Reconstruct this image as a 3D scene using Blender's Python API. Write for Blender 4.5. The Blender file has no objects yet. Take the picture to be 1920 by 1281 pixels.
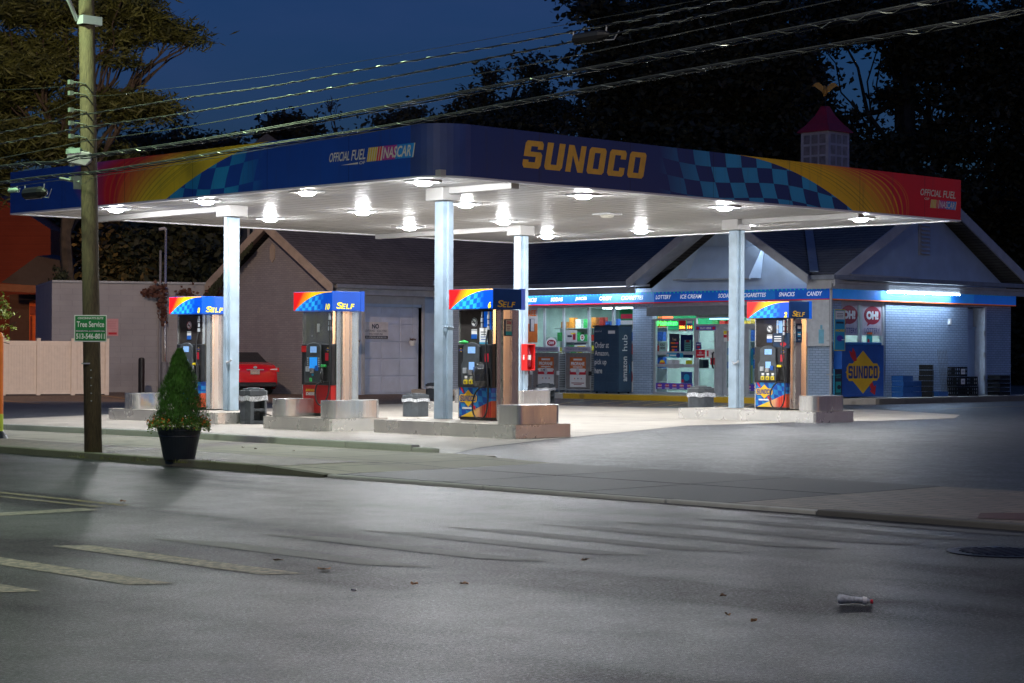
import bpy, bmesh, math, random
from math import radians as R, sin, cos, pi, sqrt
from mathutils import Vector, Matrix
random.seed(7)
SC = bpy.context.scene
COL = SC.collection
# ------------------------------------------------------------------ survey of the site
# world frame: origin under the near corner of the canopy, +x along its right side, +y along its left side
FP, PITCH, ROLL, YAW, CS, CH = 3733., 5.735e-3, 4.307e-3, .77011, 3.09, 1.5
_C = (-.4132*CS, 11.134*CS)
_a = (cos(YAW), sin(YAW)); _b = (-sin(YAW), cos(YAW))
def _site(px, py):
    qx, qy = px-_C[0], py-_C[1]
    return (qx*_a[0]+qy*_a[1], qx*_b[0]+qy*_b[1])
CAM = Vector((*_site(0, 0), CH))
def ray(x, y):
    u = x-960; v = y-640.5
    cr, sr = cos(ROLL), sin(ROLL)
    ix = u*cr+v*sr; iy = -u*sr+v*cr
    c, s = cos(PITCH), sin(PITCH)
    d = (ix/FP, (FP*c+iy*s)/FP, (FP*s-iy*c)/FP)
    return Vector((d[0]*_a[0]+d[1]*_a[1], d[0]*_b[0]+d[1]*_b[1], d[2]))
def GZ(x, y, z=0.): d = ray(x, y); return CAM+d*((z-CAM.z)/d.z)       # survey point at height z
def GX(x, y, X): d = ray(x, y); return CAM+d*((X-CAM.x)/d.x)          # survey point on the plane x = X
def GY(x, y, Y): d = ray(x, y); return CAM+d*((Y-CAM.y)/d.y)
def GD(x, y, dist): return CAM+ray(x, y)*dist                          # survey point at a distance
FWD = Vector((_a[1], _b[1], 0)); RGT = Vector((_a[0], _b[0], 0)); UP = Vector((0, 0, 1))
LOT = .03; CZ = 4.59; CLX, CLY = 16.087, 14.384

# ------------------------------------------------------------------ node helper
class N:
    def __init__(s, nt, k): s.nt, s.k = nt, k
    def _m(s, op, *a):
        n = s.nt.nodes.new('ShaderNodeMath'); n.operation = op
        for i, v in enumerate((s,)+a):
            if isinstance(v, N): s.nt.links.new(v.k, n.inputs[i])
            else: n.inputs[i].default_value = v
        return N(s.nt, n.outputs[0])
    def __add__(s, o): return s._m('ADD', o)
    def __radd__(s, o): return s._m('ADD', o)
    def __sub__(s, o): return s._m('SUBTRACT', o)
    def __rsub__(s, o): return (s*-1)+o
    def __mul__(s, o): return s._m('MULTIPLY', o)
    def __rmul__(s, o): return s._m('MULTIPLY', o)
    def __truediv__(s, o): return s._m('DIVIDE', o)
    def __pow__(s, o): return s._m('POWER', o)
    def gt(s, o): return s._m('GREATER_THAN', o)
    def lt(s, o): return s._m('LESS_THAN', o)
    def floor(s): return s._m('FLOOR')
    def mod2(s): return s._m('FLOORED_MODULO', 2.)
    def sin(s): return s._m('SINE')
    def max(s, o): return s._m('MAXIMUM', o)
    def min(s, o): return s._m('MINIMUM', o)
    def sat(s): return s.max(0.).min(1.)
def ramp01(v, a, b): return ((v-a)/(b-a)).sat()
def mixc(nt, f, c1, c2):
    n = nt.nodes.new('ShaderNodeMix'); n.data_type = 'RGBA'
    for i, v in ((0, f), (6, c1), (7, c2)):
        if isinstance(v, N): nt.links.new(v.k, n.inputs[i])
        elif i == 0: n.inputs[0].default_value = v
        else: n.inputs[i].default_value = (*v, 1)
    return N(nt, n.outputs[2])
def coords(nt, kind='Object'):
    t = nt.nodes.new('ShaderNodeTexCoord'); s = nt.nodes.new('ShaderNodeSeparateXYZ')
    nt.links.new(t.outputs[kind], s.inputs[0])
    return [N(nt, s.outputs[i]) for i in range(3)], t.outputs[kind]
def noise(nt, scale, detail=3, vec=None, rough=.55, typ='noise', stretch=None):
    if vec is None: _, vec = coords(nt)
    if stretch:
        m = nt.nodes.new('ShaderNodeMapping'); m.inputs['Scale'].default_value = stretch
        nt.links.new(vec, m.inputs[0]); vec = m.outputs[0]
    if typ == 'vor':
        n = nt.nodes.new('ShaderNodeTexVoronoi'); n.inputs['Scale'].default_value = scale
        nt.links.new(vec, n.inputs['Vector']); return N(nt, n.outputs['Distance'])
    n = nt.nodes.new('ShaderNodeTexNoise'); n.inputs['Scale'].default_value = scale
    n.inputs['Detail'].default_value = detail; n.inputs['Roughness'].default_value = rough
    nt.links.new(vec, n.inputs['Vector']); return N(nt, n.outputs['Fac'])
def bsdf(m): return m.node_tree.nodes['Principled BSDF']
def setc(m, c): m.node_tree.links.new(c.k, bsdf(m).inputs['Base Color'])
def setbump(m, h, strength=.3, dist=.01):
    nt = m.node_tree; b = nt.nodes.new('ShaderNodeBump'); b.inputs['Strength'].default_value = strength
    b.inputs['Distance'].default_value = dist; nt.links.new(h.k, b.inputs['Height']); nt.links.new(b.outputs[0], bsdf(m).inputs['Normal'])
def setr(m, r): m.node_tree.links.new(r.k, bsdf(m).inputs['Roughness'])
_M = {}
def mat(name, col, rough=.6, metal=0, var=.12, vs=6., bump=0, bs=40., emit=0, ecol=None, spec=.5, coat=0):
    """plain surface with a little procedural variation so that nothing is perfectly even"""
    if name in _M: return _M[name]
    m = bpy.data.materials.new(name); m.use_nodes = True; _M[name] = m; nt = m.node_tree; b = bsdf(m)
    b.inputs['Roughness'].default_value = rough; b.inputs['Metallic'].default_value = metal
    b.inputs['Specular IOR Level'].default_value = spec; b.inputs['Coat Weight'].default_value = coat
    b.inputs['Base Color'].default_value = (*col, 1)
    if var:
        n = noise(nt, vs, 4)
        setc(m, mixc(nt, ramp01(n, .3, .7), [c*(1-var) for c in col], [min(1, c*(1+var)) for c in col]))
    if bump: setbump(m, noise(nt, bs, 3), bump, .01)
    if emit:
        b.inputs['Emission Strength'].default_value = emit
        b.inputs['Emission Color'].default_value = (*(ecol or col), 1)
    return m
# ------------------------------------------------------------------ mesh helper
class MB:
    def __init__(s, off=(0, 0, 0)): s.v = []; s.f = []; s.m = []; s.off = Vector(off)
    def face(s, pts, mi=0):
        i = len(s.v); s.v += [Vector(p)-s.off for p in pts]; s.f.append(tuple(range(i, i+len(pts)))); s.m.append(mi)
    def box(s, a, b, mi=0):
        x0, y0, z0 = [min(a[i], b[i]) for i in range(3)]; x1, y1, z1 = [max(a[i], b[i]) for i in range(3)]
        i = len(s.v); s.v += [Vector(p)-s.off for p in ((x0,y0,z0),(x1,y0,z0),(x1,y1,z0),(x0,y1,z0),(x0,y0,z1),(x1,y0,z1),(x1,y1,z1),(x0,y1,z1))]
        for q in ((3,2,1,0),(4,5,6,7),(0,1,5,4),(1,2,6,5),(2,3,7,6),(3,0,4,7)): s.f.append(tuple(i+k for k in q)); s.m.append(mi)
        return s
    def prism(s, poly, ext, mi=0):
        """poly: planar 3-D outline, pushed along ext"""
        n = len(poly); e = Vector(ext); i = len(s.v)
        P = [Vector(p) for p in poly]
        nrm = Vector((0, 0, 0))
        for k in range(n): nrm += P[k].cross(P[(k+1) % n])
        if nrm.dot(e) > 0: P = P[::-1]
        s.v += [p-s.off for p in P]+[p+e-s.off for p in P]
        s.f.append(tuple(i+k for k in range(n))); s.m.append(mi)
        s.f.append(tuple(i+n+k for k in reversed(range(n)))); s.m.append(mi)
        for k in range(n): s.f.append((i+k, i+n+k, i+n+(k+1) % n, i+(k+1) % n)[::-1][::-1]); s.m.append(mi)
        return s
    def ngon(s, z0, z1, pts, mi=0): return s.prism([(p[0], p[1], z0) for p in pts], (0, 0, z1-z0), mi)
    def tube(s, pts, r, n=8, mi=0, cap=True, r1=None):
        P = [Vector(p) for p in pts]; i0 = len(s.v); L = len(P)
        ref = None
        for k, p in enumerate(P):
            t = (P[min(k+1, L-1)]-P[max(k-1, 0)]).normalized()
            if ref is None: ref = Vector((0, 0, 1)) if abs(t.z) < .9 else Vector((1, 0, 0))
            u = t.cross(ref)
            if u.length < 1e-4: u = t.cross(Vector((0, 1, 0)))
            u.normalize(); w = u.cross(t); ref = w
            rr = r[k] if isinstance(r, (list, tuple)) else (r if r1 is None else r+(r1-r)*k/(L-1))
            for j in range(n):
                a = 2*pi*j/n; s.v.append(p+u*cos(a)*rr+w*sin(a)*rr-s.off)
        for k in range(L-1):
            for j in range(n):
                a = i0+k*n+j; b = i0+k*n+(j+1) % n
                s.f.append((a, b, b+n, a+n)); s.m.append(mi)
        if cap:
            s.f.append(tuple(i0+j for j in reversed(range(n)))); s.m.append(mi)
            s.f.append(tuple(i0+(L-1)*n+j for j in range(n))); s.m.append(mi)
        return s
    def lathe(s, prof, c=(0, 0, 0), n=24, mi=0):
        c = Vector(c); i0 = len(s.v)
        for (r, z) in prof:
            for j in range(n): a = 2*pi*j/n; s.v.append(c+Vector((r*cos(a), r*sin(a), z))-s.off)
        for k in range(len(prof)-1):
            for j in range(n):
                a = i0+k*n+j; b = i0+k*n+(j+1) % n
                s.f.append((a, b, b+n, a+n)); s.m.append(mi)
        s.f.append(tuple(i0+j for j in reversed(range(n)))); s.m.append(mi)
        s.f.append(tuple(i0+(len(prof)-1)*n+j for j in range(n))); s.m.append(mi)
        return s
    def decal(s, O, U, V, w, h, mi=0):
        """flat rectangle centred at O"""
        O, U, V = Vector(O), Vector(U), Vector(V)
        s.face([O-U*w/2-V*h/2, O+U*w/2-V*h/2, O+U*w/2+V*h/2, O-U*w/2+V*h/2], mi); return s
    def build(s, name, mats, parent=None, smooth=False, bevel=0, fix=True):
        me = bpy.data.meshes.new(name); me.from_pydata([tuple(v) for v in s.v], [], s.f)
        if not isinstance(mats, (list, tuple)): mats = [mats]
        for m in mats: me.materials.append(m)
        if len(mats) > 1: me.polygons.foreach_set('material_index', s.m)
        if fix and len(s.f) < 6000:
            bm = bmesh.new(); bm.from_mesh(me); bmesh.ops.recalc_face_normals(bm, faces=bm.faces); bm.to_mesh(me); bm.free()
        if smooth: me.polygons.foreach_set('use_smooth', [True]*len(me.polygons))
        me.update()
        o = bpy.data.objects.new(name, me); COL.objects.link(o)
        if parent is not None: o.parent = parent
        else: o.location = s.off
        if bevel:
            b = o.modifiers.new('bevel', 'BEVEL'); b.width = bevel; b.segments = 2; b.limit_method = 'ANGLE'; b.angle_limit = R(40)
        return o
def tag(o, label=None, cat=None, group=None, kind=None):
    if label: o['label'] = label
    if cat: o['category'] = cat
    if group: o['group'] = group
    if kind: o['kind'] = kind
    return o
def thing(name, loc, label, cat, group=None, rz=0):
    o = bpy.data.objects.new(name, None); COL.objects.link(o); o.location = loc; o.rotation_euler = (0, 0, rz)
    o.empty_display_size = .2
    return tag(o, label, cat, group)
def copy_tree(o, parent=None):
    c = o.copy(); COL.objects.link(c)
    if parent is not None: c.parent = parent
    for ch in list(o.children): copy_tree(ch, c)
    return c
def text_md(s, O, U, V, h, w=None, shear=0, bold=0., align='C', depth=.004, mb=None, mi=0, space=1.):
    """flat lettering: adds the faces of the text to mb; O = centre (or left middle when align L)"""
    cu = bpy.data.curves.new('lettering', 'FONT'); cu.body = s; cu.size = 1; cu.offset = bold; cu.resolution_u = 3
    cu.space_character = space
    ob = bpy.data.objects.new('lettering', cu); COL.objects.link(ob)
    dg = bpy.context.evaluated_depsgraph_get(); me = bpy.data.meshes.new_from_object(ob.evaluated_get(dg))
    bpy.data.objects.remove(ob); bpy.data.curves.remove(cu)
    vs = [v.co.copy() for v in me.vertices]; fs = [tuple(p.vertices) for p in me.polygons]
    bpy.data.meshes.remove(me)
    if not vs: return mb
    x0 = min(v.x for v in vs); x1 = max(v.x for v in vs); y0 = min(v.y for v in vs); y1 = max(v.y for v in vs)
    sy = h/max(y1-y0, 1e-6); sx = sy if w is None else w/(x1-x0)
    O, U, V = Vector(O), Vector(U), Vector(V); Nn = U.cross(V).normalized()
    i = len(mb.v)
    for v in vs:
        X = (v.x-(x0 if align == 'L' else (x0+x1)/2))*sx; Y = (v.y-(y0+y1)/2)*sy
        mb.v.append(O+U*(X+shear*Y)+V*Y+Nn*depth-mb.off)
    for f in fs: mb.f.append(tuple(i+k for k in f)); mb.m.append(mi)
    return mb
def lettering(s, O, U, V, h, mats, parent, off=(0, 0, 0), name='lettering', **k):
    mb = MB(off); text_md(s, O, U, V, h, mb=mb, **k); return mb.build(name, mats, parent, fix=False)
# block word drawn as non-overlapping polygons (heavy chamfered slab capitals)
GL = {
 'S': [[(0,.12),(.1,0),(.9,0),(1,.12),(1,.22),(0,.22)],[(.66,.22),(1,.22),(1,.42),(.66,.42)],[(0,.42),(1,.42),(1,.5),(.9,.6),(0,.6)],[(0,.6),(.34,.6),(.34,.8),(0,.8)],[(0,.8),(1,.8),(1,.9),(.9,1),(.1,1),(0,.9)],[(0,.22),(.3,.22),(.3,.3),(0,.3)],[(.7,.8),(1,.8),(1,.7),(.7,.7)]],
 'U': [[(0,.2),(.34,.2),(.34,1),(0,1)],[(.66,.2),(1,.2),(1,1),(.66,1)],[(0,.12),(.1,0),(.9,0),(1,.12),(1,.2),(0,.2)]],
 'N': [[(0,0),(.3,0),(.3,1),(0,1)],[(.7,0),(1,0),(1,1),(.7,1)],[(.3,1),(.3,.62),(.7,0),(.7,.38)]],
 'O': [[(0,.2),(.34,.2),(.34,.8),(0,.8)],[(.66,.2),(1,.2),(1,.8),(.66,.8)],[(0,.1),(.1,0),(.9,0),(1,.1),(1,.2),(0,.2)],[(0,.8),(1,.8),(1,.9),(.9,1),(.1,1),(0,.9)]],
 'C': [[(0,.2),(.34,.2),(.34,.8),(0,.8)],[(.68,.66),(1,.66),(1,.8),(.68,.8)],[(.68,.2),(1,.2),(1,.34),(.68,.34)],[(0,.1),(.1,0),(.9,0),(1,.1),(1,.2),(0,.2)],[(0,.8),(1,.8),(1,.9),(.9,1),(.1,1),(0,.9)]]}
def block_word(mb, word, O, U, V, w, h, shear=0, gap=.17, depth=.004, mi=0):
    n = len(word); lw = w/(n+(n-1)*gap); O, U, V = Vector(O), Vector(U), Vector(V); Nn = U.cross(V).normalized()
    for k, ch in enumerate(word):
        for poly in GL[ch]:
            mb.face([O+U*(-w/2+k*lw*(1+gap)+x*lw+shear*(y-.5)*h)+V*((y-.5)*h)+Nn*depth for x, y in poly], mi)
    return mb
UX, UY = Vector((0, -1, 0)), Vector((1, 0, 0))   # "to the right" on walls that face -x / -y
# ------------------------------------------------------------------ materials
def m_brick(name, col, col2, mortar, bstr=.5, scale=1., rough=.65, bw=.215, bh=.075):
    m = bpy.data.materials.new(name); m.use_nodes = True; nt = m.node_tree
    (x, y, z), v = coords(nt, 'Object')
    cb = nt.nodes.new('ShaderNodeCombineXYZ'); nt.links.new((x+y).k, cb.inputs[0]); nt.links.new(z.k, cb.inputs[1])
    b = nt.nodes.new('ShaderNodeTexBrick'); b.inputs['Scale'].default_value = scale
    b.inputs['Brick Width'].default_value = bw; b.inputs['Row Height'].default_value = bh
    b.inputs['Mortar Size'].default_value = .009; b.inputs['Mortar Smooth'].default_value = .4
    nt.links.new(cb.outputs[0], b.inputs['Vector'])
    b.inputs['Color1'].default_value = (*col, 1); b.inputs['Color2'].default_value = (*col2, 1); b.inputs['Mortar'].default_value = (*mortar, 1)
    n = noise(nt, 1.2, 5, v)
    c = mixc(nt, ramp01(n, .35, .75)*.35, N(nt, b.outputs['Color']), [k*.6 for k in col]); setc(m, c)
    rnd = noise(nt, 9, 2, v); fine = noise(nt, 60, 2, v)
    hgt = (N(nt, b.outputs['Fac'])*-1)+rnd*.8+fine*.25
    setbump(m, hgt, bstr, .02); bsdf(m).inputs['Roughness'].default_value = rough
    return m
M_BRICK = m_brick('painted brick pale blue', (.36, .48, .66), (.43, .55, .74), (.19, .26, .38), 1.)
M_BRICKG = m_brick('painted brick warm grey', (.29, .29, .33), (.34, .34, .375), (.22, .22, .25), .5)
M_BLOCK = m_brick('painted block wall', (.34, .35, .39), (.36, .37, .41), (.31, .32, .36), .3, 1, .7, .41, .205)
M_REDBRICK = m_brick('orange brick', (.30, .055, .015), (.36, .07, .02), (.25, .06, .03), .4)  # red brick, the orange of sodium light put into its colour
M_WALL = mat('painted stucco pale blue', (.42, .53, .69), .6, var=.1, vs=1.5, bump=.1, bs=30)
M_COLUMN = mat('painted steel pale blue', (.37, .48, .58), .4, var=.16, vs=3, bump=.05)
M_TRIM = mat('painted trim grey white', (.45, .45, .47), .5, var=.12, vs=3)
M_TRIMW = mat('painted trim warm', (.42, .36, .31), .6, var=.18, vs=3)
M_GUTTER = mat('gutter grey', (.22, .24, .28), .5, var=.15, vs=4)
M_WHITE = mat('white enamel', (.75, .76, .78), .35, var=.05)
M_DARK = mat('black plastic', (.018, .019, .022), .38, var=.3, vs=12)
M_DKGREY = mat('dark grey moulded plastic', (.055, .065, .075), .55, var=.2, vs=9, bump=.15, bs=120)
M_BLACK = mat('black rubber', (.012, .012, .013), .5, var=.2)
M_ALU = mat('brushed aluminium', (.46, .49, .53), .4, .25, var=.1, vs=5)
M_RED = mat('red enamel', (.60, .02, .02), .35, var=.08)
M_YEL = mat('yellow plastic', (.80, .62, .02), .4, var=.05)
M_ORANGE = mat('orange enamel', (.75, .16, .01), .45, var=.08)
M_LITRED = mat('red print', (.55, .01, .03), .5, var=0)
M_CRIMSON = mat('crimson print', (.30, .005, .03), .5, var=0)
M_INK = mat('dark ink', (.02, .025, .05), .5, var=0)
M_NAVY = mat('navy print', (.015, .04, .20), .5, var=0)
M_BLUE = mat('blue enamel', (.012, .10, .42), .4, var=.12, vs=3)
M_CYAN = mat('cyan print', (.02, .32, .55), .5, var=0)
M_TEAL = mat('teal print', (.02, .38, .36), .5, var=0)
M_GREEN = mat('green print', (.0, .22, .04), .5, var=0)
M_GOLD = mat('gold yellow print', (.85, .50, .01), .45, var=.04)
M_PAPER = mat('white print', (.78, .78, .78), .5, var=0)
M_PINK = mat('pink paper', (.62, .32, .36), .6, var=.05)
M_PURPLE = mat('violet print', (.10, .05, .45), .5, var=0)
M_MAG = mat('magenta print', (.62, .03, .16), .5, var=0)
def m_steel(name, col=(.62, .61, .59), rough=.22, stretch=(30, 30, .6), wob=.25):
    m = bpy.data.materials.new(name); m.use_nodes = True; nt = m.node_tree; b = bsdf(m)
    b.inputs['Metallic'].default_value = .88
    n = noise(nt, 2.2, 4); st = noise(nt, 6, 3, stretch=stretch)
    n2 = noise(nt, 1.4, 2, stretch=(3, 3, .06)) if stretch[0] > 1 else noise(nt, 1.1, 4); setc(m, mixc(nt, ramp01(n2, .35, .65), col, [c*.8 for c in col])); setr(m, rough+ramp01(n, .3, .8)*.06+ramp01(n2, .3, .7)*.14)
    w = noise(nt, 3.2, 3, stretch=(1.5, 1.5, .05) if stretch[0] > 1 else (1, 1, .5)); setbump(m, w+st*.01, wob*.5, .05)
    return m
M_STEEL = m_steel('brushed stainless steel', (.86, .85, .82), .13); bsdf(M_STEEL).inputs['Metallic'].default_value = .8; M_STEELL = m_steel('worn stainless skirt', (.88, .86, .82), .2, (1, 1, 12), .2); bsdf(M_STEELL).inputs['Metallic'].default_value = .65
def m_concrete(name, c, stain=.5, sc=.25, bump=.25, rough=.75, joint=0):
    m = bpy.data.materials.new(name); m.use_nodes = True; nt = m.node_tree
    (x, y, z), v = coords(nt)
    big = noise(nt, sc, 6, v, .6); mid = noise(nt, sc*9, 5, v, .6); fine = noise(nt, 45, 3, v); spot = noise(nt, 1.3, 2, v, typ='vor')
    col = mixc(nt, ramp01(big, .35, .7)*stain, c, [k*.62 for k in c]); col = mixc(nt, ramp01(mid, .5, .75)*.5, col, [k*.7 for k in c])
    col = mixc(nt, ramp01((spot*-1)+.2, .02, .1)*.55, col, (.07, .06, .05)); col = mixc(nt, fine*.35, col, [min(1, k*1.2) for k in c])
    if joint:
        fx = (x/joint)-(x/joint).floor(); fy = (y/joint)-(y/joint).floor()
        j = fx.lt(.045/joint).max(fy.lt(.045/joint)); col = mixc(nt, j*.8, col, [k*.25 for k in c])
    setc(m, col); setbump(m, mid*.4+fine*.5, bump, .01); bsdf(m).inputs['Roughness'].default_value = rough
    return m
M_SLAB = m_concrete('forecourt concrete', (.37, .33, .28), .85, .22, .25, .62, 3.6)
M_WALK = m_concrete('footway concrete', (.46, .41, .34), .5, .5, .35, .8, 1.5)
M_APRON = m_concrete('exposed aggregate apron', (.065, .064, .062), .4, .5, 1.0, .6, 0)
M_KERB = m_concrete('kerb concrete', (.50, .49, .46), .6, .8, .6, .8, 0)
M_KERBG = m_concrete('old mossy kerb', (.15, .145, .10), .6, 1.2, .7, .85, 0)
M_YKERB = m_concrete('yellow painted kerb', (.62, .38, .02), .6, 1.5, .4, .6)
def m_asphalt(name, c, sparkle=.5, rough=.5, gs=75., bump=.9, patch=.3, rut=0.):
    m = bpy.data.materials.new(name); m.use_nodes = True; nt = m.node_tree
    (x, y, z), v = coords(nt)
    big = noise(nt, .12, 5, v, .6, stretch=(1, .25, 1)); g = noise(nt, gs, 2, v, typ='vor'); f = noise(nt, gs*.28, 5, v, .85); mid = noise(nt, 2.2, 5, v)
    col = mixc(nt, ramp01(big, .35, .7)*patch, [k*.8 for k in c], [k*.45 for k in c]); col = mixc(nt, ramp01(f, .50, .68)*sparkle, col, [min(1, k*7) for k in c])
    col = mixc(nt, ramp01(mid, .6, .8)*.35, col, [k*.6 for k in c])
    # fine cracks
    cr = noise(nt, .9, 4, v); cr2 = ((cr-.5)*40)**2; crack = ((cr2*-1)+1).sat()
    setc(m, mixc(nt, crack*.35, col, [k*.35 for k in c]))
    setbump(m, (g*-.3)+f*1.6+(noise(nt, .75, 2, v, stretch=(1, .10, 1))*(rut/max(bump, .01)) if rut else 0.), bump, .012); setr(m, rough+ramp01(mid, .3, .8)*.1-ramp01(big, .4, .6)*.08)
    return m
M_ROAD = m_asphalt('street asphalt', (.038, .038, .041), 1., .36, 150, .9, .3, 1.2); 
def _wet():
    nt = M_ROAD.node_tree; (x, y, z), v = coords(nt)
    pol = ramp01(noise(nt, .42, 3, v, .5, stretch=(1, .28, 1)), .44, .62); gr = ramp01(noise(nt, 30, 4, v, .8), .42, .62)
    k = (pol*.66+.05)*(gr*.8+.4); nt.links.new(k.k, bsdf(M_ROAD).inputs['Specular IOR Level'])
_wet()
M_LOT = m_asphalt('lot asphalt', (.044, .046, .052), .6, .5, 60, .6)
M_LOTB = m_asphalt('old car park asphalt', (.12, .085, .06), .5, .65, 50, .5)
M_GROUND = m_asphalt('far ground', (.03, .033, .02), .2, .9, 20, .4)
def m_paver():
    m = bpy.data.materials.new('brick pavers'); m.use_nodes = True; nt = m.node_tree
    (x, y, z), v = coords(nt)
    cb = nt.nodes.new('ShaderNodeCombineXYZ'); nt.links.new(y.k, cb.inputs[0]); nt.links.new(x.k, cb.inputs[1])
    b = nt.nodes.new('ShaderNodeTexBrick'); b.inputs['Scale'].default_value = 1; b.inputs['Brick Width'].default_value = .42
    b.inputs['Row Height'].default_value = .2; b.inputs['Mortar Size'].default_value = .012; nt.links.new(cb.outputs[0], b.inputs['Vector'])
    b.inputs['Color1'].default_value = (.26, .20, .155, 1); b.inputs['Color2'].default_value = (.19, .155, .125, 1); b.inputs['Mortar'].default_value = (.05, .045, .04, 1)
    n = noise(nt, 3, 5, v); f = noise(nt, 60, 2, v)
    setc(m, mixc(nt, ramp01(n, .35, .7)*.5, N(nt, b.outputs['Color']), (.16, .14, .12)))
    setbump(m, (N(nt, b.outputs['Fac'])*-1.4)+n*1.4+f*.4, 1, .02); bsdf(m).inputs['Roughness'].default_value = .55
    return m
M_PAVER = m_paver()
def m_paint(name, c, wear=.45, rough=.5):
    m = bpy.data.materials.new(name); m.use_nodes = True; nt = m.node_tree; (x, y, z), v = coords(nt)
    n = noise(nt, 14, 5, v, .7); f = noise(nt, 70, 2, v)
    w = ramp01(n+f*.25, .62-wear*.2, .82-wear*.2)
    setc(m, mixc(nt, w*.9, c, (.07, .068, .065))); setbump(m, f, .6, .008); bsdf(m).inputs['Roughness'].default_value = rough
    return m
M_LINEW = m_paint('worn white road paint', (.34, .29, .20), .6, .6)
M_LINEWW = m_paint('sheen dulled worn road paint', (.17, .16, .135), 1.1, .55)  # centre bars darkened for the sheen around them, besides the wear
M_LINEY = m_paint('worn yellow paint', (.60, .32, .03), .5)
def m_shingle():
    m = bpy.data.materials.new('asphalt shingles'); m.use_nodes = True; nt = m.node_tree; (x, y, z), v = coords(nt)
    cb = nt.nodes.new('ShaderNodeCombineXYZ'); nt.links.new((x+y).k, cb.inputs[0]); nt.links.new(z.k, cb.inputs[1])
    b = nt.nodes.new('ShaderNodeTexBrick'); b.inputs['Scale'].default_value = 1; b.inputs['Brick Width'].default_value = .3
    b.inputs['Row Height'].default_value = .085; b.inputs['Mortar Size'].default_value = .008; nt.links.new(cb.outputs[0], b.inputs['Vector'])
    b.inputs['Color1'].default_value = (.15, .15, .155, 1); b.inputs['Color2'].default_value = (.11, .11, .115, 1); b.inputs['Mortar'].default_value = (.015, .016, .02, 1)
    n = noise(nt, .8, 4, v); setc(m, mixc(nt, ramp01(n, .4, .7)*.5, N(nt, b.outputs['Color']), (.17, .165, .16)))
    setbump(m, (N(nt, b.outputs['Fac'])*-1)+n*.4, .6, .02); bsdf(m).inputs['Roughness'].default_value = .85
    return m
M_SHINGLE = m_shingle()
def m_glass(name='window glass', tint=(.75, .85, .85)):
    m = bpy.data.materials.new(name); m.use_nodes = True; nt = m.node_tree; nt.nodes.remove(bsdf(m))
    out = [n for n in nt.nodes if n.type == 'OUTPUT_MATERIAL'][0]
    tr = nt.nodes.new('ShaderNodeBsdfTransparent'); tr.inputs[0].default_value = (*tint, 1)
    gl = nt.nodes.new('ShaderNodeBsdfGlossy'); gl.inputs['Roughness'].default_value = .02
    fr = nt.nodes.new('ShaderNodeFresnel'); fr.inputs[0].default_value = 1.5
    ge = nt.nodes.new('ShaderNodeNewGeometry'); fac = N(nt, fr.outputs[0])*(1-N(nt, ge.outputs['Backfacing']))
    mx = nt.nodes.new('ShaderNodeMixShader'); nt.links.new(fac.k, mx.inputs[0]); nt.links.new(tr.outputs[0], mx.inputs[1]); nt.links.new(gl.outputs[0], mx.inputs[2])
    nt.links.new(mx.outputs[0], out.inputs[0]); return m
M_GLASS = m_glass()
def m_wood():
    m = bpy.data.materials.new('weathered pole timber'); m.use_nodes = True; nt = m.node_tree; (x, y, z), v = coords(nt)
    g = noise(nt, 8, 6, v, .65, stretch=(6, 6, .35)); b = noise(nt, 1.5, 4, v)
    c = mixc(nt, ramp01(g, .3, .7), (.17, .135, .07), (.075, .06, .035)); setc(m, mixc(nt, ramp01(b, .5, .75)*.4, c, (.12, .14, .07)))
    setbump(m, g, .7, .02); bsdf(m).inputs['Roughness'].default_value = .8; return m
M_WOOD = m_wood()

# ------------------------------------------------------------------ ground
def struct(o, label=None): o['kind'] = 'structure'; return o
def sheet(name, pts, z, m):
    b = MB(); b.face([(p[0], p[1], z) for p in pts]); o = b.build(name, m, fix=False)
    if o.data.polygons[0].normal.z < 0: o.data.flip_normals()
    return struct(o)
sheet('ground', [(-400, -400), (400, -400), (400, 400), (-400, 400)], -.05, M_GROUND)
sheet('street', [(-60, -90), (-8.0, -90), (-8.0, 120), (-60, 120)], 0, M_ROAD)
# lot: asphalt sheet under everything beyond the footway
sheet('car_park', [(-4.2, -60), (60, -60), (60, 8.9), (33, 8.9), (26, 9.2), (16, 12.4), (8, 26), (-4.2, 26)], LOT-.006, M_LOT)
sheet('car_park', [(60, 8.9), (33, 8.9), (26, 9.2), (16, 12.4), (8, 26), (-4.2, 26), (-4.2, 70), (60, 70)], LOT-.006, M_LOTB)
slab_px = [(795,853),(900,839),(1000,827),(1110,816),(1191,808),(1287,798),(1400,795),(1517,791),(1650,789),(1790,784),(1800,778),(1640,768),(1420,768),(1290,766),(1100,762),(960,757),(760,757),(560,764),(300,773),(0,786),(-200,790),(-200,817)]  # near edge is part real slab, part the canopy's shadow line drawn as outline
P = [GZ(x, y, LOT) for x, y in slab_px]
P = [p for p in P][:-2]+[Vector((-3.86, 30, 0)), Vector((-3.86, -3.95, 0))]
P[0] = Vector((-3.80, -4.4, 0))
sheet('forecourt_ground', P, LOT, M_SLAB)
# footway between street and lot
b = MB(); b.box((-7.9, -5.6, -.04), (-3.95, 70, .07)); struct(b.build('pavement', M_WALK, bevel=.01))
b = MB(); b.face([(-7.88, -5.62, .07), (-6.4, -5.62, .07), (-6.4, 60, .07), (-7.88, 60, .07)]); b2 = b
for f in b2.v: f.z = .0745
struct(b2.build('pavement', M_PAVER, fix=False))
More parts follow.
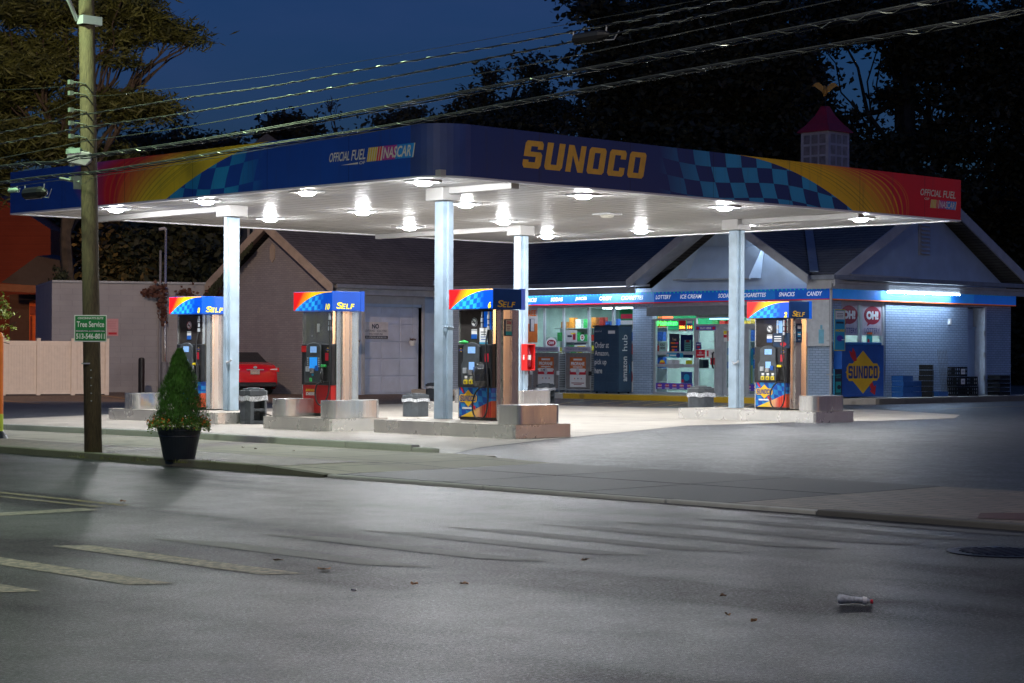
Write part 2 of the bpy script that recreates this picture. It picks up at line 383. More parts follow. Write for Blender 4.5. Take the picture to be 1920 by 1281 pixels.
# drive crossing, laid in slabs with joints
b = MB(); b.prism([(-7.88, -5.61, -.04), (-7.88, -6.9, -.04), (-7.88, -6.9, .034), (-7.88, -5.61, .069)], (3.72, 0, 0)); struct(b.build('pavement', M_WALK))
b = MB(); y = -6.92
for k, w in enumerate((1.9, 2.1, 2.1)):
    b.box((-7.86, y, -.04), (-6.02, y-w+.025, .034)); b.box((-6.0, y, -.04), (-4.16, y-w+.025, .036)); y -= w
struct(b.build('driveway', M_APRON, bevel=.006))
b = MB(); b.prism([(-7.86, -13.02, -.04), (-4.16, -13.02, -.04), (-4.16, -13.02, .036), (-7.86, -13.02, .034)], (0, -1.2, 0))
struct(b.build('pavement', M_PAVER))
b = MB(); b.box((-7.86, -14.23, -.04), (-4.16, -50, .048)); struct(b.build('pavement', M_PAVER, bevel=.008))
tp = [GZ(x, y, .05) for x, y in ((1838, 962), (1925, 962), (1925, 976), (1832, 972))]
sheet('pavement', tp, .0525, mat('red tactile paving', (.10, .04, .03), .6, bump=.6, bs=30))
# kerbs
def kerb_run(name, m, x0, x1, y0, y1, z1, seg=3.0, wob=.006, end=None, bev=.012):
    b = MB(); y = y0; d = 1 if y1 > y0 else -1; rnd = random.Random(len(name))
    while (y1-y)*d > .02:
        e = y+d*seg*rnd.uniform(.85, 1.1)
        if (y1-e)*d < 0: e = y1
        o = rnd.uniform(-wob, wob)
        b.box((x0+o, y+d*.008, -.05), (x1+o, e-d*.008, z1+rnd.uniform(-wob, wob)*.5)); y = e
    return struct(b.build(name, m, bevel=bev))
kerb_run('kerb', M_KERBG, -8.06, -7.9, -5.6, 75, .095)
b = MB(); b.prism([(-8.06, -5.6, -.05), (-7.9, -5.6, -.05), (-7.9, -5.6, .095), (-8.06, -5.6, .095)], (0, -.001, 0))
pts0 = [(-8.06, -5.6, .095), (-7.9, -5.6, .095)]
b = MB(); z = .095
for k in range(6):
    y0 = -5.6-k*.22; y1 = y0-.22; za = .095-.06*k/6; zb = .095-.06*(k+1)/6
    b.face([(-8.06, y0, za), (-7.9, y0, za), (-7.9, y1, zb), (-8.06, y1, zb)]); b.face([(-8.06, y0, za), (-8.06, y1, zb), (-8.06, y1, -.05), (-8.06, y0, -.05)])
    b.face([(-7.9, y0, za), (-7.9, y1, zb), (-7.9, y1, -.05), (-7.9, y0, -.05)])
struct(b.build('kerb', M_KERBG))
kerb_run('kerb', M_KERB, -8.02, -7.9, -6.93, -14.2, .036)
kerb_run('kerb', m_concrete('dark worn kerb', (.10, .095, .09), .5, 1.2, .6, .8), -8.06, -7.9, -14.23, -50, .052)
# lot kerb with rounded nose
b = MB()
y = -3.9
for k, L in enumerate((1.5, 1.9, 2.0, 2.4, 2.9, 3.0, 3.0, 3.0, 3.0, 3.0, 3.0, 3.0, 3.0)):
    x = -4.02-.0005*k
    if y > 2: x = -4.02-(y-2)*.09
    x2 = -4.02-max(0, y+L-2)*.09
    b.prism([(x, y+.006, -.04), (x+.17, y+.006, -.04), (x2+.17, y+L-.006, -.04), (x2, y+L-.006, -.04)], (0, 0, .205)); y += L
b.prism([(-4.02, -3.9, -.04), (-3.85, -3.9, -.04), (-3.865, -4.25, -.04), (-3.92, -4.4, -.04), (-3.98, -4.3, -.04)], (0, 0, .17))
struct(b.build('kerb', M_KERB, bevel=.02))
# crosswalk bars, stop bar, centre lines
b = MB()
bars = [(-17.6,-11.6),(-16.62,-11.9),(-15.77,-12.1),(-14.79,-12.2),(-13.88,-12.35),(-12.99,-12.6),(-12.15,-12.85),(-11.42,-13.1),(-10.64,-13.45),(-9.9,-13.7),(-9.15,-13.9),(-8.45,-14.1)]
for x, y in bars[:4]: b.face([(x-.13, y+.05, .004), (x+.13, y-.1, .004), (x+.13, y-2.75, .004), (x-.13, y-2.6, .004)])
struct(b.build('road_marking', M_LINEW, fix=False))
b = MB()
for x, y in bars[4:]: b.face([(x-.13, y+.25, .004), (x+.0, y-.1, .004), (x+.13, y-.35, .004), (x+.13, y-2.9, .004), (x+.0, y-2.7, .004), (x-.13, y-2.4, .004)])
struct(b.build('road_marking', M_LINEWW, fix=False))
b = MB(); b.face([(-12.55, 60, .004), (-12.43, 60, .004), (-12.2, -9.1, .004), (-12.32, -9.1, .004)])
b.face([(-12.83, 60, .004), (-12.71, 60, .004), (-12.5, -9.1, .004), (-12.6, -9.1, .004)]); struct(b.build('road_marking', m_paint('street yellow paint', (.30, .24, .08), .6, .75), fix=False))
b = MB(); b.face([(-15.9, -9.1, .0045), (-12.75, -9.1, .0045), (-12.75, -9.42, .0045), (-15.9, -9.42, .0045)]); struct(b.build('road_marking', M_LINEW, fix=False))
b = MB()
def stripe(b, p, q, w, z):
    p = Vector((p[0], p[1], z)); q = Vector((q[0], q[1], z)); n = (q-p).cross(UP).normalized()*w/2; b.face([p-n, q-n, q+n, p+n])
z = LOT+.004
def gp(x, y): return GZ(x, y, LOT)
stripe(b, gp(1050, 757), gp(1530, 767), .1, z); stripe(b, gp(1135, 748), gp(1050, 757), .1, z)
for k in range(9): stripe(b, gp(1180+k*44, 750.5+k*.35), gp(1112+k*47, 758.3+k*.95), .1, z+.0005)
stripe(b, gp(1770, 766.5), gp(1925, 761), .1, LOT-.002); struct(b.build('road_marking', M_LINEY, fix=False))
b = MB()
stripe(b, gp(0, 751), gp(75, 757), .12, LOT-.002); stripe(b, gp(180, 740), gp(240, 748), .12, LOT-.002); stripe(b, gp(600, 738), gp(700, 742), .1, LOT-.002)
struct(b.build('road_marking', M_LINEY, fix=False))
# store footway
b = MB(); b.box((23.55, 10.22, -.02), (24.795, 27.5, .2)); b.ngon(-.02, .2, [(23.55, 10.21), (25.6, 9.0), (45, 9.0), (45, 10.19), (24.79, 10.19)])
struct(b.build('pavement', M_WALK, bevel=.01))
b = MB(); b.box((23.4, 10.35, -.02), (23.54, 19.9, .195)); struct(b.build('kerb', M_YKERB, bevel=.015))
b = MB(); b.box((23.4, 19.92, -.02), (23.54, 27.4, .19)); struct(b.build('kerb', M_KERB, bevel=.015))
# manhole
m0 = GZ(1880, 1036, 0)
t = thing('manhole_cover', (m0.x, m0.y, 0), 'round dark iron manhole cover set in the street at the right edge', 'manhole cover')
b = MB(); b.lathe([(.42, .001), (.42, .008), (.36, .008), (.36, .004)], n=40); b.build('frame', mat('cast iron', (.03, .03, .034), .35, .7, bump=.4, bs=60), t)
b = MB(); b.lathe([(.355, .002), (.355, .007)], n=40)
for k in range(-5, 6): b.box((-sqrt(.1-(k*.06)**2) if abs(k*.06) < .316 else 0, k*.06-.012, .007), (sqrt(.1-(k*.06)**2) if abs(k*.06) < .316 else .01, k*.06+.012, .012))
b.build('lid', _M['cast iron'], t)

# ------------------------------------------------------------------ canopy
def m_fascia(side):
    m = bpy.data.materials.new('canopy fascia print '+side); m.use_nodes = True; nt = m.node_tree; b = bsdf(m)
    (x, y, z), v = coords(nt); s = x if side == 'right' else y
    t = (z/.915).sat(); u = (1-t)
    if side == 'right':
        base = (.018, .052, .21); sb = 7.9+4.05*(u**.5); slope, cw, rows, s_in = .28, .48, 3., 5.7  # blue darker than the left side's, weaker light put into its colour
        yc = (.95, .58, .015); rc = (.75, .02, .03); cy = (.04, .42, .75); e1, e2, e3 = .75, 1.0, .8
    else:
        base = (.018, .085, .42); sb = 4.75+3.5*(u**.62); slope, cw, rows, s_in = .28, .46, 2.2, 5.0
        yc = (.90, .66, .02); rc = (.72, .02, .025); cy = (.03, .38, .68); e1, e2, e3 = .9, 1.0, .9
    # wavy chequers
    ss = s-u*slope+(t*5+s*.6).sin()*.03; tt = t*rows+(s*1.1+.4).sin()*.28+s*(.1 if side == 'right' else -.08)
    ck = ((ss/cw).floor()+tt.floor()).mod2()
    fade = ramp01(s, s_in, s_in+(1.8 if side == 'right' else 1.2))
    col = mixc(nt, ck*fade*.95+(1-ck)*fade*-.0, base, cy)
    # sweep: yellow -> orange -> red
    q = s-sb
    w = q/(1+t*1.1)
    lines = ((w*(38. if side == 'right' else 40.)).sin()+(w*83.).sin()*.7).gt(.5)
    ora = mixc(nt, ramp01(w, e1, e1+e2), yc, rc)
    ln = lines*ramp01(w, e1*.35, e1*.7)*(1-ramp01(w, e1+e2*.9, e1+e2+e3*.5))
    swp = mixc(nt, ln*.75, ora, mixc(nt, ramp01(w, e1*.9, e1+e2*.6), [c*.55 for c in yc], yc if side == 'right' else (.8, .18, .02)))
    if side == 'left':
        swp = mixc(nt, ramp01(w, 2.2, 3.1), swp, base)
    col = mixc(nt, q.gt(0.), col, swp)
    n = noise(nt, .7, 5, v); col = mixc(nt, ramp01(n, .4, .8)*.2, col, (.03, .035, .06))
    sm = (s/2.44)-(s/2.44).floor(); col = mixc(nt, sm.lt(.006)*.6, col, (.01, .01, .02))
    drip = noise(nt, 2.5, 3, v, stretch=(3, 3, .25)); col = mixc(nt, ramp01(drip, .56, .72)*.22, col, (.05, .05, .055))
    setc(m, col); b.inputs['Roughness'].default_value = .38; b.inputs['Specular IOR Level'].default_value = .2
    setbump(m, noise(nt, .8, 3, v), .06, .05)
    return m
can = thing('gas_canopy', (0, 0, 0), 'large flat forecourt canopy with blue printed fascia, white underside and pale blue columns', 'canopy')
H = .915; r0 = .75
# fascia faces: left face (x=0), right face (y=0), rounded front corner, plain backs
O = (0, 0, CZ)
fl = thing('x', (0,0,0), '', ''); bpy.data.objects.remove(fl)
b = MB(O); b.box((0, r0, CZ), (.09, CLY, CZ+H)); o = b.build('left_fascia', m_fascia('left'), can); o.location = O
b = MB(O); b.box((r0, 0, CZ), (CLX, .09, CZ+H)); FR = b.build('right_fascia', m_fascia('right'), can); FR.location = O
FL = o
arc = [(r0-r0*cos(a), r0-r0*sin(a)) for a in [pi/2*k/10 for k in range(11)]]; inn = [(r0-(r0-.09)*cos(a), r0-(r0-.09)*sin(a)) for a in [pi/2*k/10 for k in range(11)]]
m_corner = mat('fascia corner blue', (.03, .06, .22), .5, var=.2, vs=1.5)
b = MB()
for k in range(10): b.prism([(*arc[k], CZ), (*arc[k+1], CZ), (*inn[k+1], CZ), (*inn[k], CZ)], (0, 0, H))
b.build('corner_fascia', m_corner, can, smooth=False)
b = MB(); b.box((CLX-.09, .092, CZ), (CLX, CLY, CZ+H)); b.box((.092, CLY-.09, CZ), (CLX-.092, CLY, CZ+H)); b.build('rear_fascia', mat('fascia plain blue', (.010, .03, .13), .3), can)
# white edge trim and joints under the fascia
b = MB(); b.box((.0, r0, CZ-.035), (.15, CLY, CZ-.001)); b.box((r0, 0, CZ-.035), (CLX, .15, CZ-.001)); b.box((CLX-.15, .152, CZ-.035), (CLX, CLY, CZ-.001)); b.box((.152, CLY-.15, CZ-.035), (CLX-.152, CLY, CZ-.001))
for k in range(10): b.prism([(*arc[k], CZ-.035), (*arc[k+1], CZ-.035), (*inn[k+1], CZ-.035), (*inn[k], CZ-.035)], (0, 0, .034))
b.build('edge_trim', M_WHITE, can)
# deck soffit of ribbed white pans running along y... pans run toward the camera-left
def m_deck():
    m = bpy.data.materials.new('white deck pans'); m.use_nodes = True; nt = m.node_tree; (x, y, z), v = coords(nt)
    n = noise(nt, .5, 5, v); st = noise(nt, 3, 4, v, stretch=(6, .3, 1))
    c = mixc(nt, ramp01(n, .4, .75)*.35, (.46, .45, .44), (.40, .375, .35)); setc(m, mixc(nt, ramp01(st, .55, .8)*.25, c, (.42, .38, .33)))
    bsdf(m).inputs['Roughness'].default_value = .42; bsdf(m).inputs['Specular IOR Level'].default_value = .3; setbump(m, noise(nt, 1.2, 3, v, stretch=(3, 1, 1)), .15, .03); return m
M_DECK = m_deck()
b = MB(); pw = .406; k = 0; y = .15
while y < CLX-.16:
    e = min(y+pw, CLX-.15)
    b.box((y+.02, .15, CZ-.01), (e-.02, CLY-.15, CZ+.1)); b.box((e-.02, .15, CZ+.045), (e+.02, CLY-.15, CZ+.1)); y = e
b.build('soffit', M_DECK, can, bevel=.008)
b = MB(); b.box((.1, .8, CZ+.101), (CLX-.1, CLY-.1, CZ+.2)); b.box((.8, .1, CZ+.101), (CLX-.1, .79, CZ+.2)); b.build('roof_deck', M_GUTTER, can)
cols = [GZ(830, 785.5, .26), GZ(433, 770, .26), GZ(975, 758, .26), GZ(1379, 765, .26)]
cw = .118
for i, c in enumerate(cols):
    b = MB(); b.box((c.x-cw, c.y-cw, .262), (c.x+cw, c.y+cw, CZ-.26))
    b.box((c.x-cw-.05, c.y-.055, .262), (c.x-cw-.001, c.y+.055, CZ-.262)) if i in (1,) else b.box((c.x-.03, c.y-cw-.055, .262), (c.x+cw-.02, c.y-cw-.001, CZ-.262))
    co = b.build('column', M_COLUMN, can, bevel=.008)
    if i == 0: COLY = c
    b = MB(); b.box((c.x-.24, c.y-.24, CZ-.25), (c.x+.24, c.y+.24, CZ-.012)); b.build('column_cap', M_DECK, can, bevel=.012)
# boxed beams under the soffit running to the edges
b = MB()
for c, sgn in ((cols[0], -1), (cols[1], -1)):
    pass
b.box((cols[0].x+.26, cols[0].y-.1, CZ-.17), (CLX-.16, cols[0].y+.1, CZ-.012)); b.build('beam', M_DECK, can, bevel=.01) if False else None
b = MB(); c = cols[0]; b.box((c.x-.1, .16, CZ-.13), (c.x+.1, c.y-.245, CZ-.011)); b.build('beam', M_DECK, can, bevel=.01)
b = MB(); c = cols[1]; b.box((c.x-.1, c.y+.245, CZ-.13), (c.x+.1, CLY-.16, CZ-.011)); b.build('beam', M_DECK, can, bevel=.01)
b = MB(); c = cols[2]; b.box((c.x-.1, c.y+.245, CZ-.13), (c.x+.1, CLY-.16, CZ-.011)); b.build('beam', M_DECK, can, bevel=.01)
b = MB(); c = cols[3]; b.box((c.x-.1, .16, CZ-.13), (c.x+.1, c.y-.245, CZ-.011)); b.build('beam', M_DECK, can, bevel=.01)
# small fittings on columns (loops of conduit, brackets)
for (x, y) in ((424, 655), (836, 598), (1385, 682)):
    p = GZ(x, y, 1.0); 
c = cols[0]; b = MB(); b.tube([(c.x-.14, c.y-.16, 1.98), (c.x-.02, c.y-.18, 1.99), (c.x+.1, c.y-.17, 1.97)], .018); b.build('conduit_clamp', M_COLUMN, can)
for c in (cols[1], cols[3]):
    b = MB(); b.tube([(c.x-.13, c.y-.02, 1.32), (c.x-.17, c.y-.08, 1.27), (c.x-.15, c.y-.16, 1.3), (c.x-.14, c.y-.2, 1.34)], .022, 8); b.build('hose_hook', M_ALU, can)
# lettering on the fascias (positions surveyed)
def between(face, x0, x1):
    f = (lambda x: GX(x, 290, 0).y) if face == 'L' else (lambda x: GY(x, 330, 0).x)
    return f(x0), f(x1)
M_FYEL = mat('fascia yellow letters', (.90, .48, .03), .35, var=.1)
b = MB(O); s0, s1 = between('R', 982, 1209); block_word(b, 'SUNOCO', ((s0+s1)/2, 0, CZ+.50), UY, UP, s1-s0, .50, .22, .2, .005); o = b.build('lettering', M_FYEL, FR); 
M_FCREAM = mat('fascia cream letters', (.80, .78, .62), .4, var=.06)
def nascar(face, x0, x1, zc, par, stack=False):
    U = UX if face == 'L' else UY
    s0, s1 = between(face, x0, x1); w = abs(s1-s0); c = (s0+s1)/2
    base = (lambda q, z: Vector((0, c-q, z))) if face == 'L' else (lambda q, z: Vector((c+q, 0, z)))
    def W(s, q, z, h, ww, mm, sh=.22, d=.005, bo=.015):
        bb = MB(O); text_md(s, base(q, z), U, UP, h, ww, sh, bo, depth=d, mb=bb); return bb.build('lettering', mm, par, fix=False)
    if not stack:
        W('OFFICIAL', -w*.375, zc+.02, .17, w*.25, M_FCREAM); W('FUEL', -w*.14, zc+.02, .19, w*.17, M_FCREAM); W('OF', -w*.10, zc-.13, .055, w*.07, M_FCREAM)
        bb = MB(O); bb.face([base(-w*.36, zc-.14)+Vector((-.004, 0, 0)), base(-w*.15, zc-.15)+Vector((-.004, 0, 0)), base(-w*.15, zc-.115)+Vector((-.004, 0, 0))]); bb.build('underline', M_FCREAM, par, fix=False)
        bx0, bx1, zz, hh = -w*.03, w*.5, zc, .25
    else:
        W('OFFICIAL', -w*.17, zc+.10, .15, w*.56, M_FCREAM); W('FUEL', w*.33, zc+.10, .16, w*.34, M_FCREAM); W('OF', -w*.28, zc-.04, .05, w*.13, M_FCREAM)
        bx0, bx1, zz, hh = -w*.17, w*.5, zc-.14, .19
    nrm = U.cross(UP)
    def quad(a, b_, mm, d, nm):
        bb = MB(O); sh = .22*hh/2
        bb.face([base(a-sh, zz-hh/2)+nrm*d, base(b_-sh, zz-hh/2)+nrm*d, base(b_+sh, zz+hh/2)+nrm*d, base(a+sh, zz+hh/2)+nrm*d]); bb.build(nm, mm, par, fix=False)
    L = bx1-bx0
    quad(bx0-.015, bx1+.015, M_FCREAM, .004, 'logo_plate')
    cs = [(.85,.62,.05)]*4+[(.8,.04,.04)]*2
    for k, cc in enumerate(cs): quad(bx0+L*k*.052, bx0+L*(k*.052+.036), mat('logo bar %d' % (k >= 4), cc, .4, var=0), .007, 'logo_bar')
    quad(bx0+L*.33, bx0+L*.62, mat('logo violet', (.50, .05, .30), .4, var=0), .007, 'logo_field'); quad(bx0+L*.621, bx1-.01, mat('logo azure', (.02, .30, .75), .4, var=0), .007, 'logo_field')
    W('NASCAR', (bx0+L*.33+bx1)/2-.01, zz, hh*.8, L*.60, M_PAPER if stack else M_FCREAM, .22, .01, .02)
nascar('L', 618, 776, CZ+.46, FL); nascar('R', 1722, 1792, CZ+.45, FR, True)
# lights: 4 x 4 grid of square fixtures with glowing round lenses
LX = [.62, 4.75, 9.0, 13.75]; LY = [1.1, 4.45, 7.75, 11.05]
M_LENS = mat('lamp lens', (1, 1, 1), .3, var=0, emit=630, ecol=(.96, .98, 1.0)); M_LENSD = mat('dim lamp lens', (1, .95, .8), .3, var=0, emit=110, ecol=(1, .93, .78)); M_LENSO = mat('unlit lamp lens', (.8, .78, .68), .3, var=0)
lproto = {}
for i, lx in enumerate(LX):
    for j, ly in enumerate(LY):
        mm = M_LENSO if (i, j) == (2, 1) else M_LENSD if (i, j) == (0, 1) else M_LENS
        b = MB((lx, ly, CZ)); b.ngon(CZ-.045, CZ-.012, [(lx+.27*sx, ly+.27*sy) for sx, sy in ((-.75,-1),(.75,-1),(1,-.75),(1,.75),(.75,1),(-.75,1),(-1,.75),(-1,-.75))])
        f = b.build('canopy_light', M_WHITE, can, bevel=.01); f.location = (lx, ly, CZ)
        b = MB(); b.lathe([(.155, -.046), (.15, -.070), (.12, -.094), (.06, -.106), (.001, -.108)], n=20); b.build('lens', mm, f, smooth=True)
tag(can, None, None)
# ------------------------------------------------------------------ islands
IZ = .26
def island(px_corner, length, width, label, guards, loc=None):
    c = loc or GZ(*px_corner, IZ); x, y = c.x, c.y
    t = thing('pump_island', (x, y, LOT), label, 'pump island', 'raised islands under the pumps')
    ch = .04
    o8 = lambda g: [(x+g, y+ch), (x+ch, y+g), (x+width-ch, y+g), (x+width-g, y+ch), (x+width-g, y+length-ch), (x+width-ch, y+length-g), (x+ch, y+length-g), (x+g, y+length-ch)]
    b = MB((x, y, LOT)); b.ngon(LOT-.02, IZ-.002, o8(.012)); b.build('island_core', M_SLAB, t)
    b = MB((x, y, LOT)); P8 = o8(0); P9 = o8(.011)
    for k in range(8): b.prism([(*P8[k], LOT-.01), (*P8[(k+1) % 8], LOT-.01), (*P9[(k+1) % 8], LOT-.01), (*P9[k], LOT-.01)], (0, 0, IZ-LOT+.012))
    b.build('steel_skirt', M_STEELL, t)
    for (g0, g1, gw) in guards:          # U-shaped steel bump guards standing on the island ends
        b = MB((x, y, LOT)); x0, x1 = x+(width-gw)/2, x+(width+gw)/2; r = .13; pts = []
        ya, yb = y+g0, y+g1
        for cx, cy, a0 in ((x0+r, ya+r, 180), (x1-r, ya+r, 270), (x1-r, yb-r, 0), (x0+r, yb-r, 90)):
            for q in range(7): a = R(a0+q*15); pts.append((cx+r*cos(a), cy+r*sin(a)))
        b.ngon(IZ, IZ+.34, pts); b.build('bump_guard', M_STEEL, t, smooth=False, bevel=.006)
    return t, c
isl6, c6 = island((964, 798), 3.75, 1.42, 'steel skirted pump island nearest the street, carrying pump 6 and a column', [(.10, .66, 1.1)])
isl10, c10 = island((620, 786), 2.1, 1.42, 'short steel skirted pump island of the red diesel pump 10, guards at both ends', [(.10, .52, 1.2), (1.62, 2.0, 1.2)])
isl8, c8 = island((406, 774.5), 4.0, 1.42, 'leftmost pump island, partly behind the potted conifer', [(3.1, 3.6, 1.2)])
isl2, c2 = island((1528, 773), 3.9, 1.42, 'rightmost pump island, carrying pump 2 and a column', [(.12, .62, 1.1)])
p4 = GZ(963, 771, IZ)
isl4, c4 = island((963, 773), 3.7, 1.42, 'rear pump island glimpsed between the middle column and pump 6', [(.1, .62, 1.1), (2.1, 2.5, 1.1)], Vector((cols[2].x-.55, cols[2].y-2.9+3.0-.6, 0)))
# ------------------------------------------------------------------ pumps
PW, PD = .92, .58        # width along +y, depth along +x ; local origin: near bottom corner (x=0 front, y=0 right end)
def m_topper():
    m = bpy.data.materials.new('backlit pump header print'); m.use_nodes = True; nt = m.node_tree; b = bsdf(m)
    (x, y, z), v = coords(nt); s = 1-((y+.14)/1.2); t = ((z-2.04)/.37).sat()
    edge = 1-((1-s.sat())**2.3)*1.02+.0
    blue = mixc(nt, ramp01(s, .35, .8), (.01, .12, .55), (.0, .05, .42))
    ss = s-t*.05+(t*4).sin()*.008; ck = ((ss/.078).floor()+((t+(s*6).sin()*.1)*4.2).floor()).mod2()
    blue = mixc(nt, ck*(1-ramp01(s, .55, .8))*.9, blue, (.02, .36, .80))
    w = s-edge*.0+(1-t)*.22*1.0
    lin = ((w*150).sin()).gt(.2)*ramp01(w, .24, .3)*(1-ramp01(w, .44, .52))
    sw = mixc(nt, ramp01(w, .26, .5), (.62, .008, .01), (.95, .50, .005)); sw = mixc(nt, lin*.6, sw, (.85, .16, .005))
    c = mixc(nt, t.gt(edge-.06), blue, sw)
    setc(m, c); nt.links.new(c.k, b.inputs['Emission Color']); b.inputs['Emission Strength'].default_value = .75; b.inputs['Roughness'].default_value = .3
    return m
M_TOP = m_topper()
M_TOPB = mat('header blue side', (.0, .07, .42), .3, var=.05, emit=.5); M_TOPN = mat('dim header navy side', (.008, .035, .13), .5, var=.05, spec=.1, emit=.12)  # navy side has no lamp behind it; its faint glow is added
def m_skirt():
    m = bpy.data.materials.new('pump skirt print'); m.use_nodes = True; nt = m.node_tree
    (x, y, z), v = coords(nt); s = 1-(y/PW); t = z/.6
    ck = (((s+t*.1)/.13).floor()+(((t+s*.25)*5.5)).floor()).mod2()
    c = mixc(nt, ck, (.008, .07, .38), (.015, .22, .55))
    w = s+(1-t)*.25
    ln = ((w+t*.25)*115).sin().gt(.1)*ramp01(w, .62, .7)
    sw = mixc(nt, ramp01(w, .72, .86), (.90, .58, .03), (.55, .01, .02)); sw = mixc(nt, ln*.85, sw, (.75, .12, .04)); sw = mixc(nt, (ramp01(s, .35, .6)-ramp01(s, .6, .75))*.5, sw, (.9, .6, .4))
    c = mixc(nt, t.lt(s*.56+.06-ramp01(s, .0, .3)*.0), c, sw); setc(m, c); bsdf(m).inputs['Roughness'].default_value = .3
    return m
M_SKIRT = m_skirt()
M_SCREEN = mat('lit screen', (.25, .45, .85), .2, var=.3, vs=60, emit=.35); M_SCREEN2 = mat('lit blue screen', (.02, .22, .65), .2, var=.3, vs=50, emit=.7)
M_TINT = mat('smoked upper panel', (.10, .09, .085), .12, .55, var=.2)
M_STEELD = m_steel('amber lit stainless side', (.74, .68, .62), .16); bsdf(M_STEELD).inputs['Metallic'].default_value = .75  # warm copy of the stainless, amber lamp light put into its colour
M_TEXTG = mat('pale fine print', (.45, .46, .48), .5, var=.4, vs=150)
def diamond(b, O, U, h, mi=0, d=.003):
    Nn = U.cross(UP); O = Vector(O)+Nn*d; b.face([O-U*h*.95, O-UP*h*.62, O+U*h*.95, O+UP*h*.62], mi)
def sunoco_mark(parent, O, U, w, off=(0, 0, 0), big=False):
    """diamond, word band and arrow"""
    O = Vector(O); Nn = U.cross(UP)
    k = (.30 if big else .22)*w*2
    b = MB(off); D = O+Nn*.004
    hw, hh = (w*.5, w*.37) if big else (w*.40, w*.33)
    b.face([D-U*hw, D-UP*hh, D+U*hw, D+UP*hh]); b.build('logo_diamond', M_GOLD, parent, fix=False)
    bw, bh = w*(.94 if big else .97), w*.30; Z = O+Nn*.007; c = bh*.22
    b = MB(off); b.face([Z+U*x+UP*y for x, y in ((-bw/2, -bh/2+c), (-bw/2+c, -bh/2), (bw/2-c, -bh/2), (bw/2, -bh/2+c), (bw/2, bh/2-c), (bw/2-c, bh/2), (-bw/2+c, bh/2), (-bw/2, bh/2-c))]); b.build('logo_band', M_GOLD, parent, fix=False)
    b = MB(off); block_word(b, 'SUNOCO', O, U, UP, bw*.9, bh*.72, 0 if big else .12, .16, .010); b.build('lettering', M_NAVY, parent, fix=False)
    b = MB(off); s = w
    # arrow tail (upper left) and head (lower right)
    tl = [(-.40, .37), (-.32, .34), (-.30, .42), (-.22, .34), (-.18, .20), (-.26, .18), (-.36, .27)] if big else [(-.45, .42), (-.38, .45), (-.25, .28), (-.22, .18), (-.33, .22)]
    hd = [(.18, -.22), (.27, -.17), (.32, -.25), (.38, -.22), (.35, -.40), (.20, -.33), (.24, -.30)] if big else [(.15, -.24), (.26, -.2), (.36, -.3), (.42, -.26), (.40, -.44), (.28, -.4)]
    for nm, q in (('arrow_tail', tl), ('arrow_head', hd)): b = MB(off); b.face([O+Nn*.005+U*x*s+UP*y*s for x, y in q]); b.build(nm, M_RED if big else M_LITRED, parent, fix=False)
